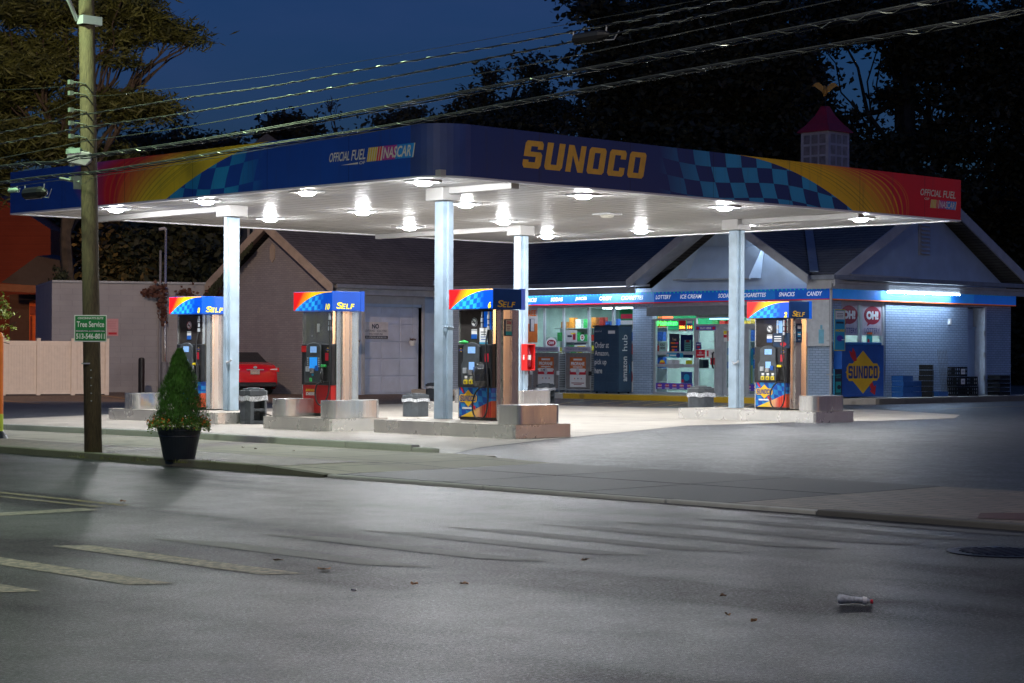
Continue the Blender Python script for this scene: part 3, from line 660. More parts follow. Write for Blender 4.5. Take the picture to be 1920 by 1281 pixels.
def make_pump(loc, num, label, diesel=False, lit_side=True, extras=()):
    t = thing('fuel_pump', loc, label, 'fuel pump', 'fuel pumps on the islands')
    F = Vector((0, 0, 0))
    def dec(nm, y, z, w, h, m, d=.004, par=t, x=0.):
        b = MB(); b.decal((x-d, y, z), UX, UP, w, h); return b.build(nm, m, par, fix=False)
    def bx(nm, a, c, m, par=t, bevel=.006, off=None): b = MB(); b.box(a, c); return b.build(nm, m, par, bevel=bevel)
    # local y grows to image left; right end y=0
    bx('plinth', (.04, .03, 0), (PD+.02, PW-.03, .06), M_DARK)
    sk = bx('lower_panel', (.02, .03, .06), (PD*.55, PW-.03, .60), M_RED if diesel else M_SKIRT, bevel=.004)
    bx('upper_panel', (.06, .02, 1.40), (.12, PW-.02, 2.03), M_TINT if not diesel else M_STEEL, bevel=.004)
    bx('side_post', (.03, PW-.02, .02), (PD*.5, PW+.01, 2.03), M_STEEL, bevel=.003)
    bx('side_post', (.03, 0, 1.40), (.10, .03, 2.03), M_STEEL, bevel=.003)
    # deep steel hose mast with folded vertical ribs on the right side
    b = MB(); prof = [(.13, .00), (.22, -.015), (.23, -.06), (.40, -.06), (.41, -.02), (.50, -.015), (PD+.06, -.05), (PD+.08, PW*.8), (.13, PW*.8)]
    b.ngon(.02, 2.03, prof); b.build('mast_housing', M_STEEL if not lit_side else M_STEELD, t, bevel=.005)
    # black dispenser door, bowed out, with bezel
    b = MB(); b.prism([(.0, 0, .60), (.0, PW, .60), (.10, PW, .60), (.10, 0, .60)], (0, 0, .80)); dr = b.build('dispenser_door', M_DARK, t, bevel=.02)
    y0 = .50
    b = MB(); out = [(-.22, .62), (.26, .62), (.26, .95), (.20, 1.1), (.20, 1.30)]
    pts = [(y0-.24, .64), (y0+.26, .64), (y0+.28, 1.0), (y0+.22, 1.1), (y0+.22, 1.30)]+[(y0+.22*cos(R(a)), 1.33+.10*sin(R(a))) for a in range(10, 180, 20)]+[(y0-.22, 1.30), (y0-.22, 1.1), (y0-.24, 1.0)]
    b.prism([(-.05, p[0], p[1]) for p in pts], (.05, 0, 0)); bz = b.build('bezel', M_DKGREY, dr, bevel=.015)
    dec('display', y0-.02, 1.29, .20, .12, M_SCREEN, par=dr, x=-.052)
    dec('screen', y0+(-.02), 1.03 if diesel else 1.0, (.24 if diesel else .15), (.22 if diesel else .14), M_SCREEN2 if diesel else M_SCREEN, par=dr, x=-.052)
    b = MB(); b.box((-.075, y0+.10, .86), (-.05, y0+.20, .96)); b.build('keypad', M_ALU, dr, bevel=.004)
    b = MB(); b.box((-.085, y0-.06, .84), (-.05, y0+.05, .93)); b.build('card_reader', M_STEEL, dr, bevel=.006)
    b = MB(); b.box((-.08, y0-.17, .88), (-.05, y0-.09, .98)); b.build('receipt_slot', M_BLUE, dr, bevel=.004)
    if diesel:
        for k in range(5):
            b = MB(); b.box((-.058, y0+.14, .95+k*.04), (-.05, y0+.17, .975+k*.04)); b.box((-.058, y0-.20, .95+k*.04), (-.05, y0-.17, .975+k*.04)); b.build('side_button', M_ALU, dr)
        dec('sticker', y0+.34, 1.3, .16, .12, M_RED, par=dr); b = MB(); b.box((-.07, y0+.02, .67), (-.05, y0+.09, .74)); b.build('grade_button', mat('green plastic', (.05, .55, .12), .4), dr, bevel=.01)
        dec('small_label', y0-.0, .80, .06, .04, M_CYAN, par=dr, x=-.052)
    else:
        for k in range(3):
            yy = y0+.13-k*.14
            b = MB(); b.box((-.075, yy-.05, .66), (-.05, yy+.05, .745)); gb = b.build('grade_button', M_YEL, dr, bevel=.012)
            dec('button_mark', yy, .70, .03, .045, M_INK, par=gb, x=-.075); dec('grade_label', yy, .795, .07, .04, M_PAPER, par=dr, x=-.052)
            dec('grade_label', yy, .76, .06, .02, M_TEXTG, par=dr, x=-.052)
    # diamond mark + red sticker on the door
    sd = .10 if diesel or num in ('2',) else (.10 if num != '6' else .82)
    b = MB(); b.face([(-.004, sd+.06, 1.29), (-.004, sd, 1.25), (-.004, sd-.06, 1.29), (-.004, sd, 1.33)]); b.build('brand_sticker', M_GOLD, dr, fix=False)
    dec('brand_band', sd, 1.29, .11, .035, M_NAVY, d=.006, par=dr); dec('warning_sticker', .13, 1.15, .10, .15, M_LITRED, par=dr)
    # nozzle boot, nozzle
    b = MB(); b.box((-.04, .06, .66), (.0, .24, .98)); b.build('nozzle_boot', M_BLACK, t, bevel=.02)
    b = MB(); b.tube([(-.09, .15, .64), (-.11, .15, .74), (-.10, .16, .84), (-.07, .18, .92), (-.03, .19, .95)], [.02, .03, .035, .024, .014], 10)
    b.tube([(-.10, .16, .88), (-.16, .14, .82), (-.155, .14, .72), (-.11, .15, .68)], .010, 6)
    nz = b.build('nozzle', M_BLACK, t, smooth=True)
    b = MB(); b.box((-.085, .10, .95), (-.03, .22, 1.0)); b.build('grade_flag', mat('green plastic', (.05, .55, .12), .4) if diesel else M_YEL, t, bevel=.01)
    if num == '6':     # bagged nozzle
        b = MB(); rn = random.Random(3); prof = [(.03, .60), (.13, .64), (.16, .72), (.155, .85), (.14, .95), (.10, 1.03), (.04, 1.06)]
        b.lathe([(r, z) for r, z in prof], (0, 0, 0), 22); b.v = [Vector((v.x*.55-.10, v.y*1.05+.20+.25*(v.z-.8)*-.1, v.z))*1+Vector((rn.uniform(-.014, .014), rn.uniform(-.014, .014), rn.uniform(-.01, .01))) for v in b.v]
        b.build('nozzle_bag', mat('black bin liner', (.012, .012, .014), .22, bump=1, bs=40, spec=.9), t)
    # hose: from top swivel down the front right, looping low, back to the nozzle
    b = MB(); pts = [(-.02, .07, 1.98), (-.03, .06, 1.7)] + [(-.10, .05, 1.4), (-.13, -.01, 1.0), (-.16, -.07, .65), (-.17, -.08, .35), (-.17, -.02, .12), (-.17, .10, .03), (-.17, .24, .06), (-.16, .33, .18), (-.15, .34, .36), (-.13, .28, .52), (-.1, .18, .62)] if not diesel else [(-.02, .03, 1.98), (-.03, .01, 1.7), (-.06, -.03, 1.3), (-.08, -.05, .9), (-.10, -.05, .5), (-.12, .02, .30), (-.13, .12, .22), (-.14, .24, .26), (-.14, .31, .42), (-.12, .29, .60), (-.1, .18, .66)]
    # catmull-rom smoothing
    def cr(P, n=6):
        P = [Vector(p) for p in P]; Q = []
        for i in range(len(P)-1):
            p0, p1, p2, p3 = P[max(i-1, 0)], P[i], P[i+1], P[min(i+2, len(P)-1)]
            for k in range(n):
                u = k/n; Q.append(.5*((2*p1)+(p2-p0)*u+(2*p0-5*p1+4*p2-p3)*u*u+(3*p1-p0-3*p2+p3)*u**3))
        return Q+[P[-1]]
    b.tube(cr(pts), .016, 10); hs = b.build('hose', M_BLACK, t, smooth=True)
    b = MB(); 
    for z0, z1, rr in ((1.99, 1.93, .02), (1.93, 1.86, .028), (1.84, 1.76, .022), (1.73, 1.66, .03)): b.tube([(-.02, .065 if not diesel else .03, z0), (-.025, .063 if not diesel else .025, z1)], rr, 10)
    b.build('hose_swivel', M_ALU, t, smooth=False)
    if num in ('6', '2'):
        b = MB(); 
        for z0, z1, rr in ((1.99, 1.9, .014), (1.88, 1.8, .024), (1.78, 1.7, .02)): b.tube([(-.02, .24, z0), (-.025, .24, z1)], rr, 8)
        b.build('hose_swivel', M_ALU, t)
    # stickers on the upper panel
    if not diesel:
        b = MB(); b.lathe([(.085, 0), (.085, .003)], n=24); b.v = [Vector((.06-.004-v.z, v.x+.53, v.y+1.80)) for v in b.v]; rr = b.build('no_smoking_sign', M_PAPER, t)
        b = MB()
        for k in range(24):
            a, c = 2*pi*k/24, 2*pi*(k+1)/24
            b.face([(.050, .53+r_*cos(q), 1.80+r_*sin(q)) for r_, q in ((.082, a), (.082, c), (.066, c), (.066, a))])
        b.face([(.0495, .53+x, 1.80+z) for x, z in ((-.055, -.042), (-.042, -.055), (.055, .042), (.042, .055))]); b.build('sign_ring', M_CRIMSON if num == '8' else M_INK, rr, fix=False)
        dec('cigarette_mark', .53, 1.80, .09, .018, M_INK, x=.0515, par=rr)
        dec('fine_print', .53, 1.66, .15, .03, M_TEXTG, x=.06); dec('notice', .53, 1.57, .15, .14, M_PAPER, x=.06); dec('notice_band', .53, 1.54, .15, .085, M_BLUE, x=.055)
    else:
        dec('notice', .47, 1.71, .08, .16, M_PAPER, x=.06)
    for (kind) in extras:
        if kind == 'poster6':
            dec('poster_frame', .26, 1.55, .24, .32, M_INK, x=.05, d=.008); dec('poster', .26, 1.55, .21, .29, M_PAPER, x=.05, d=.012); dec('poster_blue', .26, 1.42, .21, .03, M_CYAN, x=.05, d=.014)
            for q in range(4): dec('poster_print', .26, 1.62-q*.045, .15-.02*(q % 2), .014, M_BLUE if q > 1 else M_INK, x=.05, d=.014)
            dec('blue_panel', .17, 1.83, .2, .33, M_TOPB, x=.055, d=.002)
        if kind == 'poster2':
            dec('poster', .16, 1.54, .46, .34, mat('navy poster', (.01, .03, .07), .3, var=.3, vs=9), x=.02, d=.014)
            for q in range(3): dec('poster_print', .26, 1.63-q*.05, .2, .022, M_PAPER, x=.02, d=.018)
            b = MB(); b.prism([(0.0, .10+.07*cos(a)+.02*cos(3*a), 1.46+.06*sin(a)) for a in [k*pi/6 for k in range(12)]], (-.004, 0, 0)); b.build('poster_figure', M_LITRED, t)
            dec('window_strip', .24, 1.83, .16, .30, M_SCREEN, x=.05, d=.01); dec('window_strip', .1, 1.83, .05, .3, M_LITRED, x=.05, d=.012)
        if kind == 'rag': 
            b = MB(); b.tube([(-.03, .60, 1.43), (-.05, .70, 1.44), (-.04, .82, 1.43)], [.02, .035, .02], 8); b.build('green_rag', mat('green plastic', (.05, .55, .12), .4), t)
        if kind == 'side25':
            b = MB(); b.box((.26, -.078, 1.55), (.44, -.062, 2.0-.14)); fr = b.build('side_poster', M_INK, t)
            b = MB(); b.decal((.35, -.0785, 1.705), UY, UP, .15, .27); b.build('poster_sheet', mat('cream print', (.75, .62, .40), .5, var=.05), fr, fix=False)
            lettering('25\u00a2', (.355, -.079, 1.79), UY, UP, .07, M_LITRED, fr, bold=.03, w=.11)
            b = MB(); b.decal((.35, -.0795, 1.60), UY, UP, .15, .07); b.build('poster_band', M_TEAL, fr, fix=False)
            for q in range(3): b = MB(); b.decal((.345, -.0795, 1.72-q*.03), UY, UP, .1-.02*q, .009); b.build('poster_print', M_CRIMSON, fr, fix=False)
        if kind == 'side2':
            b = MB(); b.box((.24, -.078, 1.50), (.44, -.062, 1.92)); fr = b.build('side_poster', mat('navy poster', (.01, .03, .07), .3, var=.3, vs=9), t)
            for (zz, ww, hh, mm) in ((1.84, .12, .07, M_PAPER), (1.72, .12, .02, M_CYAN), (1.68, .10, .03, M_PAPER), (1.64, .12, .02, M_CYAN), (1.56, .08, .015, M_TEXTG)):
                b = MB(); b.decal((.34, -.0785, zz), UY, UP, ww, hh); b.build('poster_print', mm, fr, fix=False)
    # header
    ty0, ty1 = -.14, 1.06
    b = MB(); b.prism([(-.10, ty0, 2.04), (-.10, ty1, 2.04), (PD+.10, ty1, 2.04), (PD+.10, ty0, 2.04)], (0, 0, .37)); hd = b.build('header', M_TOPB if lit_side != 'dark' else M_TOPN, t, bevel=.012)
    b = MB(); b.decal((-.1005, (ty0+ty1)/2, 2.225), UX, UP, 1.18, .355); b.build('header_print', M_TOP, hd, fix=False)
    lettering(num, (-.105, ty0+.09 if len(num) < 2 else ty0+.12, 2.11), UX, UP, .12, mat('glowing yellow print', (.9, .75, .02), .4, var=0, emit=.7), hd, shear=.2, bold=.05)
    ye = _M['glowing yellow print'] if lit_side != 'dark' else M_GOLD
    lettering('S', (.08, ty0-.002, 2.135), UY, UP, .125, ye, hd, shear=.25, bold=.015, w=.13); lettering('ELF', (.29, ty0-.002, 2.122), UY, UP, .10, ye, hd, shear=.25, bold=.02, w=.30, space=1.1)
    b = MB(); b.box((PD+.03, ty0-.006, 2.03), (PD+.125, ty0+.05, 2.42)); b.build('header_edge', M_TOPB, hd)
    if diesel:
        b = MB(); text_md('SUNOCO', (.012, .66, .50), UX, UP, .05, .26, .2, .05, mb=b); b.build('lettering', M_GOLD, sk, fix=False)
        b = MB(); text_md('DIESEL', (.012, .62, .43), UX, UP, .06, .32, .2, .05, mb=b); b.build('lettering', M_PAPER, sk, fix=False)
    elif num != '8':
        sunoco_mark(sk, (.018, .64, .40), UX, .48)
        dec('strapline', .62, .22, .36, .035, M_PAPER, x=.018, d=.004, par=sk)
    return t
def pl(px, py): p = GZ(px, py, IZ); return (p.x, p.y, IZ)
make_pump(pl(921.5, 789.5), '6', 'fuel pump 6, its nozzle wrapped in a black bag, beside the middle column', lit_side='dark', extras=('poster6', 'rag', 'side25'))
make_pump(pl(620.5, 781.5), '10', 'fuel pump 10, the only pump with a plain red diesel front panel', diesel=True, lit_side=False)
make_pump(pl(377, 769.3), '8', 'fuel pump 8, leftmost pump, half hidden behind the potted conifer', lit_side=False)
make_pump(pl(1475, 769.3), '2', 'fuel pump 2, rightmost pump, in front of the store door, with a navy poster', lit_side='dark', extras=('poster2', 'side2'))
# ------------------------------------------------------------------ windscreen / waste stations
def make_bin(px, py, z0, h, w, label, rz=0, squeegee=False, opening=True, liner=True):
    p = GZ(px, py, z0); t = thing('waste_station', (p.x, p.y, z0), label, 'waste bin', 'grey waste bins between the islands', rz)
    w2 = w/2
    def hexp(k, sx=1): return [(w2*k*x, w2*k*y*.8) for x, y in ((-.7, -1), (.7, -1), (1, -.55), (1, .55), (.7, 1), (-.7, 1), (-1, .55), (-1, -.55))]
    b = MB(); P0 = hexp(.93); P1 = hexp(1.0); n = 8
    if opening:
        # body with two recessed openings on the -y face: build as shell boxes round the holes
        b.ngon(0, h*.10, hexp(.95)); b.ngon(h*.68, h*.78, hexp(1)); 
        b.prism([(x, y, h*.10) for x, y in [(-w2*.94, -w2*.44), (-w2*.66, -w2*.8), (-w2*.35, -w2*.8), (-w2*.35, w2*.8), (-w2*.66, w2*.8), (-w2*.94, w2*.44)]], (0, 0, h*.58))
        b.prism([(x, y, h*.10) for x, y in [(w2*.94, -w2*.44), (w2*.94, w2*.44), (w2*.66, w2*.8), (w2*.55, w2*.8), (w2*.55, -w2*.8), (w2*.66, -w2*.8)]], (0, 0, h*.58))
        b.box((-w2*.35, -w2*.8, h*.36), (w2*.55, w2*.8, h*.44)); b.box((-w2*.35, -w2*.1, h*.10), (w2*.55, w2*.8, h*.68))
    else:
        b.ngon(0, h*.78, hexp(.96))
    b.build('body', M_DKGREY, t, bevel=.01)
    b = MB(); b.ngon(h*.80, h*.95, hexp(1.0)); b.ngon(h*.951, h, hexp(.8)); b.ngon(h*1.0005, h*1.03, [(x*.45, y*.45) for x, y in hexp(1)]); b.build('lid', M_DKGREY, t, bevel=.012)
    if liner:
        b = MB(); rn = random.Random(int(px)); m = 48
        for k in range(m):
            def pt(k, z):
                P_ = hexp(1.05); u = (k % m)/m*8; i_ = int(u); g_ = u-i_; q0, q1 = P_[i_ % 8], P_[(i_+1) % 8]; a = 2*pi*k/m; j_ = 1+.02*sin(a*9+px)+(.03 if z < h*.7 else 0)*sin(a*15+2); return ((q0[0]+(q1[0]-q0[0])*g_)*j_, (q0[1]+(q1[1]-q0[1])*g_)*j_, z+.012*sin(a*5+px))
            b.face([pt(k, h*.66), pt(k+1, h*.66), pt(k+1, h*.73), pt(k, h*.73)]); b.face([pt(k, h*.73), pt(k+1, h*.73), pt(k+1, h*.795), pt(k, h*.795)])
        b.build('bin_liner', mat('clear plastic liner', (.55, .57, .6), .25, var=.5, vs=30, bump=1, bs=50), t, smooth=True)
    if squeegee:
        b = MB(); b.tube([(.05, -w2*.7, h*.34), (.5, -w2*2.2, h*.1)], .012, 6); b.tube([(-.06, -w2*.62, h*.30), (.12, -w2*.75, h*.40)], .018, 6); b.build('squeegee', M_BLACK, t)
    return t
make_bin(475, 795, LOT, .72, .52, 'grey waste bin with washer openings and a squeegee handle, right of the leftmost column', rz=R(46-90+35), squeegee=True)
make_bin(779, 781, LOT, .52, .58, 'low grey waste bin with a plastic liner behind the middle column', rz=R(10), opening=False)
make_bin(1023, 757, LOT, .58, .54, 'grey waste bin in front of the propane cages', rz=R(20))
make_bin(1314, 781, LOT, .70, .60, 'grey waste bin left of the rightmost island, before the shop window', rz=R(5), opening=False)
make_bin(812, 748, LOT, .50, .50, 'small dark waste bin mostly hidden behind the middle column, near the garage', rz=R(30), opening=False)
# fire extinguisher box on the rear middle column
cc = cols[2]
t = thing('fire_extinguisher_box', (cc.x+.0, cc.y-cw-.06, 1.5), 'red fire extinguisher box fixed to the column behind pump 6', 'extinguisher box')
zz = GX(986, 670, cc.x).z-1.5
b = MB(); b.box((-.14, -.20, zz-.32), (-.115, .0, zz+.32)); b.box((-.115, -.20, zz+.295), (.12, 0, zz+.32)); b.box((-.115, -.20, zz-.32), (.12, 0, zz-.295)); b.box((.12, -.20, zz-.32), (.14, 0, zz+.32)); b.box((-.114, -.02, zz-.294), (.119, 0, zz+.294)); b.build('box_body', M_RED, t, bevel=.008)
b = MB(); b.lathe([(.02, -.24), (.065, -.22), (.065, .12), (.03, .19), (.02, .24)], (0, -.1, zz), 14); ex = b.build('extinguisher', M_CRIMSON, t, smooth=True)
b = MB(); b.lathe([(.067, -.06), (.067, .05)], (0, -.1, zz), 14); b.build('extinguisher_label', M_PAPER, ex)
lettering('FIRE', (-.141, -.09, zz), Vector((0, 0, 1)), Vector((0, 1, 0)), .05, M_PAPER, t, bold=.03)
# ------------------------------------------------------------------ store building (L-shaped)
XF, YR = 24.8, 10.2          # front wall plane, right wall plane
EZ = 3.85                    # eave height
st = thing('store_building', (XF, YR, LOT), 'pale blue painted brick convenience store with gabled shingle roofs and lit front windows', 'store')
SO = (XF, YR, LOT)
def sb(name, fn, m, par=st, bevel=0, smooth=False):
    b = MB(SO); fn(b); return b.build(name, m, par, bevel=bevel, smooth=smooth)
def wy(px): return GX(px, 650, XF).y
def wx(px): return GY(px, 650, YR).x
T = .25
# front brick piers and spandrels (x = XF .. XF+T)
for bx_ in (((XF, YR, -.02), (XF+T, 11.0, 3.6)), ((XF, 17.28, -.02), (XF+T, 18.1, 3.6)), ((XF, 23.6, -.02), (XF+T, 24.1, 3.6)), ((XF, 25.1, -.02), (XF+T, 27.6, 3.6))): sb('brick_pier', lambda b: b.box(*bx_), M_BRICK)
sb('front_wall', lambda b: b.box((XF, 18.1, -.02), (XF+T, 23.6, .45)), M_BRICK)
def f(b):
    b.box((XF+.01, 11.0, 3.1), (XF+T, 17.28, 3.6)); b.box((XF+.01, 18.1, 3.1), (XF+T, 23.6, 3.6)); b.box((XF+.01, 24.1, 2.4), (XF+T, 25.1, 3.6))
sb('wall_head', f, M_WALL)
def f(b):   # right wall (y = YR)
    b.box((XF+T, YR, -.02), (25.35, YR+T, 3.6)); b.box((25.35, YR+.002, 3.1), (27.62, YR+T, 3.6)); b.box((25.35, YR, -.02), (27.62, YR+T, .4))
    b.box((27.62, YR, -.02), (32.1, YR+T, 3.6)); b.box((32.1, YR+.002, 3.05), (33.15, YR+T, 3.6)); b.box((33.15, YR, -.02), (34.65, YR+T, 3.6))
    b.box((34.40, YR+T, -.02), (34.65, 27.6, 3.6))
sb('side_wall', f, M_BRICK)
# side recess with grey doors
def f(b): b.box((32.1, YR+.35, .2), (33.15, YR+.42, 3.05)); b.box((32.1, YR+.42, .2), (33.15, YR+.5, 3.05))
dd = sb('side_door', lambda b: b.box((32.14, YR+.35, .2), (33.05, YR+.42, 2.35)), M_WALL)
sb('side_door_transom', lambda b: (b.box((32.14, YR+.35, 2.42), (32.95, YR+.40, 3.0)), b.box((32.14, YR+.30, 2.36), (33.1, YR+.42, 2.41))), M_WALL)
sb('door_frame', lambda b: b.box((33.06, YR-.03, .2), (33.16, YR+.42, 3.04)), mat('bright door edge', (.55, .62, .72), .4))
for z in (.75, 1.5, 2.2): sb('hinge', lambda b: b.box((33.0, YR-.045, z-.08), (33.08, YR-.01, z+.08)), M_ALU, dd)
sb('wall_lamp_box', lambda b: b.box((30.95, YR-.09, 2.45), (31.05, YR-.001, 2.65)), M_WHITE, bevel=.01)
# eaves, soffits, gutters
def f(b):
    b.box((XF-.5, 17.55, EZ-.18), (XF+.2, 27.4, EZ-.10)); b.box((XF-.5, 9.75, EZ-.18), (XF+.2, 10.75, EZ-.10))
    b.box((XF-.46, 9.75, EZ-.26), (35.2, YR+.1, EZ-.181))
sb('soffit', f, M_TRIM)
for bx_ in (((XF-.62, 17.5, EZ-.16), (XF-.505, 26.6, EZ-.02)), ((XF-.62, 9.6, EZ-.16), (XF-.505, 10.75, EZ-.02)), ((XF-.5, 9.6, EZ-.16), (35.3, 9.745, EZ-.02))): sb('gutter', lambda b: b.box(*bx_), M_GUTTER, bevel=.02)
for bx_ in (((XF-.48, 17.6, EZ-.42), (XF-.42, 27.3, EZ-.19)), ((XF-.44, 9.80, EZ-.42), (35.15, 9.85, EZ-.262)), ((XF-.48, 9.80, EZ-.42), (XF-.441, 10.7, EZ-.19))): sb('fascia_board', lambda b: b.box(*bx_), M_TRIM)
# banner all round: blue with red lower stripe, weak emission stands in for light
BZ0, BZ1 = 3.15, 3.47
def seg(name, y0, y1, m): return sb(name, lambda b: b.box((XF-.10, y0, BZ0), (XF-.001, y1, BZ1)), m)
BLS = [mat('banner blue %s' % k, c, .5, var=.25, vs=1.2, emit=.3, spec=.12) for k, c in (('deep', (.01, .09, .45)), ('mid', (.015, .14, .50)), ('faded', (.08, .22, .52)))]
bn = None
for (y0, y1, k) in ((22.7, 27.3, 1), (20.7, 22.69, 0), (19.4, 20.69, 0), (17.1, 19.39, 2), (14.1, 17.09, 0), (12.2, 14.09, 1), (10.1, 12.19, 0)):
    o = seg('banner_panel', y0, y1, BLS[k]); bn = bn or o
def f(b):
    for (x0, x1) in ((24.72, 27.0),): pass
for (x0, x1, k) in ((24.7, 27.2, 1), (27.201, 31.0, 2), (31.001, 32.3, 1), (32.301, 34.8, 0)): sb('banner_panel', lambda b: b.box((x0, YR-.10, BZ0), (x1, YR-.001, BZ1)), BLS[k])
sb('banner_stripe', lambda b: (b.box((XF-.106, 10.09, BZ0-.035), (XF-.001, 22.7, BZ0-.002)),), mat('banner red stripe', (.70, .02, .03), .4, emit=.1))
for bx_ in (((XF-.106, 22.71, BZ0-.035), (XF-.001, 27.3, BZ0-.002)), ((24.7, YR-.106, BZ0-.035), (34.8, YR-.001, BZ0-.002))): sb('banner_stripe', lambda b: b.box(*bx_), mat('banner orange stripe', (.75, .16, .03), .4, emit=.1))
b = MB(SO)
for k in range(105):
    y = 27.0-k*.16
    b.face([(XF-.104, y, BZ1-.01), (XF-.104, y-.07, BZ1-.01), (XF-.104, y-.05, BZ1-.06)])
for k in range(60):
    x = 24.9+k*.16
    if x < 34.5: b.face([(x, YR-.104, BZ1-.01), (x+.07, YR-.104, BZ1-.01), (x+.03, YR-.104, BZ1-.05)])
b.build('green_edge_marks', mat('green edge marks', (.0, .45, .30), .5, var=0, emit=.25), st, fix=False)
M_LITW = mat('banner white letters', (.85, .88, .95), .4, var=0, emit=.25)  # letters given a small glow too, though they are no lamps
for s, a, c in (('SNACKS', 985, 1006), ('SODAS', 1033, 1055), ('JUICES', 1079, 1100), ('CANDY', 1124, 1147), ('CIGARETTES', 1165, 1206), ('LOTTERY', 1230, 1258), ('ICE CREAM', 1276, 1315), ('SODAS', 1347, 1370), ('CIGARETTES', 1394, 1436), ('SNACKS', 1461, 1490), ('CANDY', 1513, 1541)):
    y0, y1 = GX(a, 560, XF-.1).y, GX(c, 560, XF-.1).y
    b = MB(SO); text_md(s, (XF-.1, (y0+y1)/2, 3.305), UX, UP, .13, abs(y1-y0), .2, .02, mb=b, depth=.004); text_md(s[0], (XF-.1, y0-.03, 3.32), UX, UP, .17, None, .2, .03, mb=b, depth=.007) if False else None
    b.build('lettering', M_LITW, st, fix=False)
# fluorescent strips tucked under the eave (lit)
M_TUBE = mat('fluorescent strip', (1, 1, 1), .3, var=0, emit=26, ecol=(.75, .88, 1)); M_TUBE2 = mat('fluorescent strip cool', (1, 1, 1), .3, var=0, emit=50, ecol=(.62, .80, 1))
sb('eave_strip_light', lambda b: b.box((XF-.40, 17.8, EZ-.30), (XF-.30, 23.6, EZ-.26)), M_TUBE)
sb('eave_strip_light', lambda b: b.box((27.2, 9.78, EZ-.47), (31.0, 9.86, EZ-.43)), M_TUBE2)
# gables: entrance (faces -x), side (faces -y), garage (faces -x)
def gable_x(x, y0, y1, z0, za, m, th=.2, name='gable_wall'): return sb(name, lambda b: b.prism([(x, y0, z0), (x, y1, z0), (x, (y0+y1)/2, za)], (th, 0, 0)), m)
ya, yb, zE = 10.5, 17.55, 3.62; yc = (ya+yb)/2; zA = zE+3.52*.62+.1
gable_x(XF+.02, 10.75, 17.3, 3.601, zA-.28, M_WALL)
sb('gable_wall', lambda b: b.prism([(25.0, YR+.02, 3.601), (34.6, YR+.02, 3.601), (29.55, YR+.02, 6.35)], (0, .2, 0)), M_WALL)
# rakes
def rake(p, q, w, d, m, par=st, nm='rake_board'):
    p, q, d = Vector(p), Vector(q), Vector(d)
    b = MB(SO); b.prism([p, q, q-UP*w, p-UP*w], d); return b.build(nm, m, par, bevel=.008)
def quadp(nm, pts, m, th=.06):
    P = [Vector(p) for p in pts]; n = (P[1]-P[0]).cross(P[2]-P[0]).normalized()
    if n.z < 0: n = -n
    b = MB(SO); b.prism(P, -n*th); return b.build(nm, m, st)
# main store roof: ridge along y at x=29.55
RX, RZ = 29.75, 6.62; eL, eR = 24.3, 35.2
quadp('roof_slope', [(eL, 17.3, EZ), (eL, 27.1, EZ), (RX, 27.1+5.25, RZ), (RX, 13.9, RZ)], M_SHINGLE) if False else None
k = (RZ-EZ)/(RX-eL)
# west slope between gable valleys
gk = .62; gz = EZ+.02; gA = gz+3.5*gk; gy = 14.0
vx = eL+(gA-gz)/k    # where the entrance ridge meets the main slope
quadp('roof_slope', [(eL, 17.5, EZ), (eL, 27.1, EZ), (RX, 32.5, RZ), (RX, gy, RZ), (vx, gy, gA)], M_SHINGLE)
quadp('roof_slope', [(eL, 9.65, EZ), (eL, 10.5, EZ), (vx, gy, gA), (RX, gy, RZ), (RX, 9.65, RZ)], M_SHINGLE)
quadp('roof_slope', [(eR, 9.65, EZ), (RX, 9.65, RZ), (RX, 32.5, RZ), (eR, 32.5, EZ)], M_SHINGLE)
# entrance gable roof
quadp('entrance_roof', [(eL-.35, 10.5, gz), (eL-.35, gy, gA), (vx, gy, gA), (eL, 10.5, gz)], M_SHINGLE)
quadp('entrance_roof', [(eL-.35, 17.5, gz), (eL, 17.5, gz), (vx, gy, gA), (eL-.35, gy, gA)], M_SHINGLE)
rake((eL-.37, 10.38, gz-.02), (eL-.37, gy, gA+.02), .30, (.06, 0, 0), M_TRIM); rake((eL-.37, 17.62, gz-.02), (eL-.37, gy, gA+.02), .30, (.06, 0, 0), M_TRIM)
sb('rake_soffit', lambda b: (b.prism([(eL-.31, 10.4, gz-.14), (eL-.31, gy, gA-.12), (eL+.52, gy, gA-.12), (eL+.52, 10.4, gz-.14)], (0, 0, -.03)), b.prism([(eL-.31, 17.6, gz-.14), (eL-.31, gy, gA-.12), (eL+.52, gy, gA-.12), (eL+.52, 17.6, gz-.14)], (0, 0, -.03))), M_TRIM)
sb('rake_strip_light', lambda b: b.prism([(XF-.06, 11.2, gz+.13), (XF-.06, 13.0, gz+.13+1.8*gk), (XF-.06, 13.0, gz+.19+1.8*gk), (XF-.06, 11.2, gz+.19)], (.05, 0, 0)), M_TUBE)
# side gable rakes
rake((eL-.05, 9.62, EZ-.02), (RX, 9.62, RZ+.03), .34, (0, .06, 0), M_TRIM); rake((eR+.15, 9.62, EZ-.02), (RX, 9.62, RZ+.03), .34, (0, .06, 0), M_TRIM)
sb('gable_ledge', lambda b: b.box((25.2, 9.7, EZ-.02), (28.2, YR, EZ+.03)), M_TRIM)
# louvre in the side gable
lv = sb('louvre_vent', lambda b: b.box((29.35, YR-.02, 4.62), (29.95, YR+.019, 5.75)), M_TRIM)
for q in range(8): sb('louvre_slat', lambda b: b.prism([(29.42, YR-.03, 4.70+q*.125), (29.88, YR-.03, 4.70+q*.125), (29.88, YR-.09, 4.65+q*.125), (29.42, YR-.09, 4.65+q*.125)], (0, 0, .02)), M_WALL, lv)
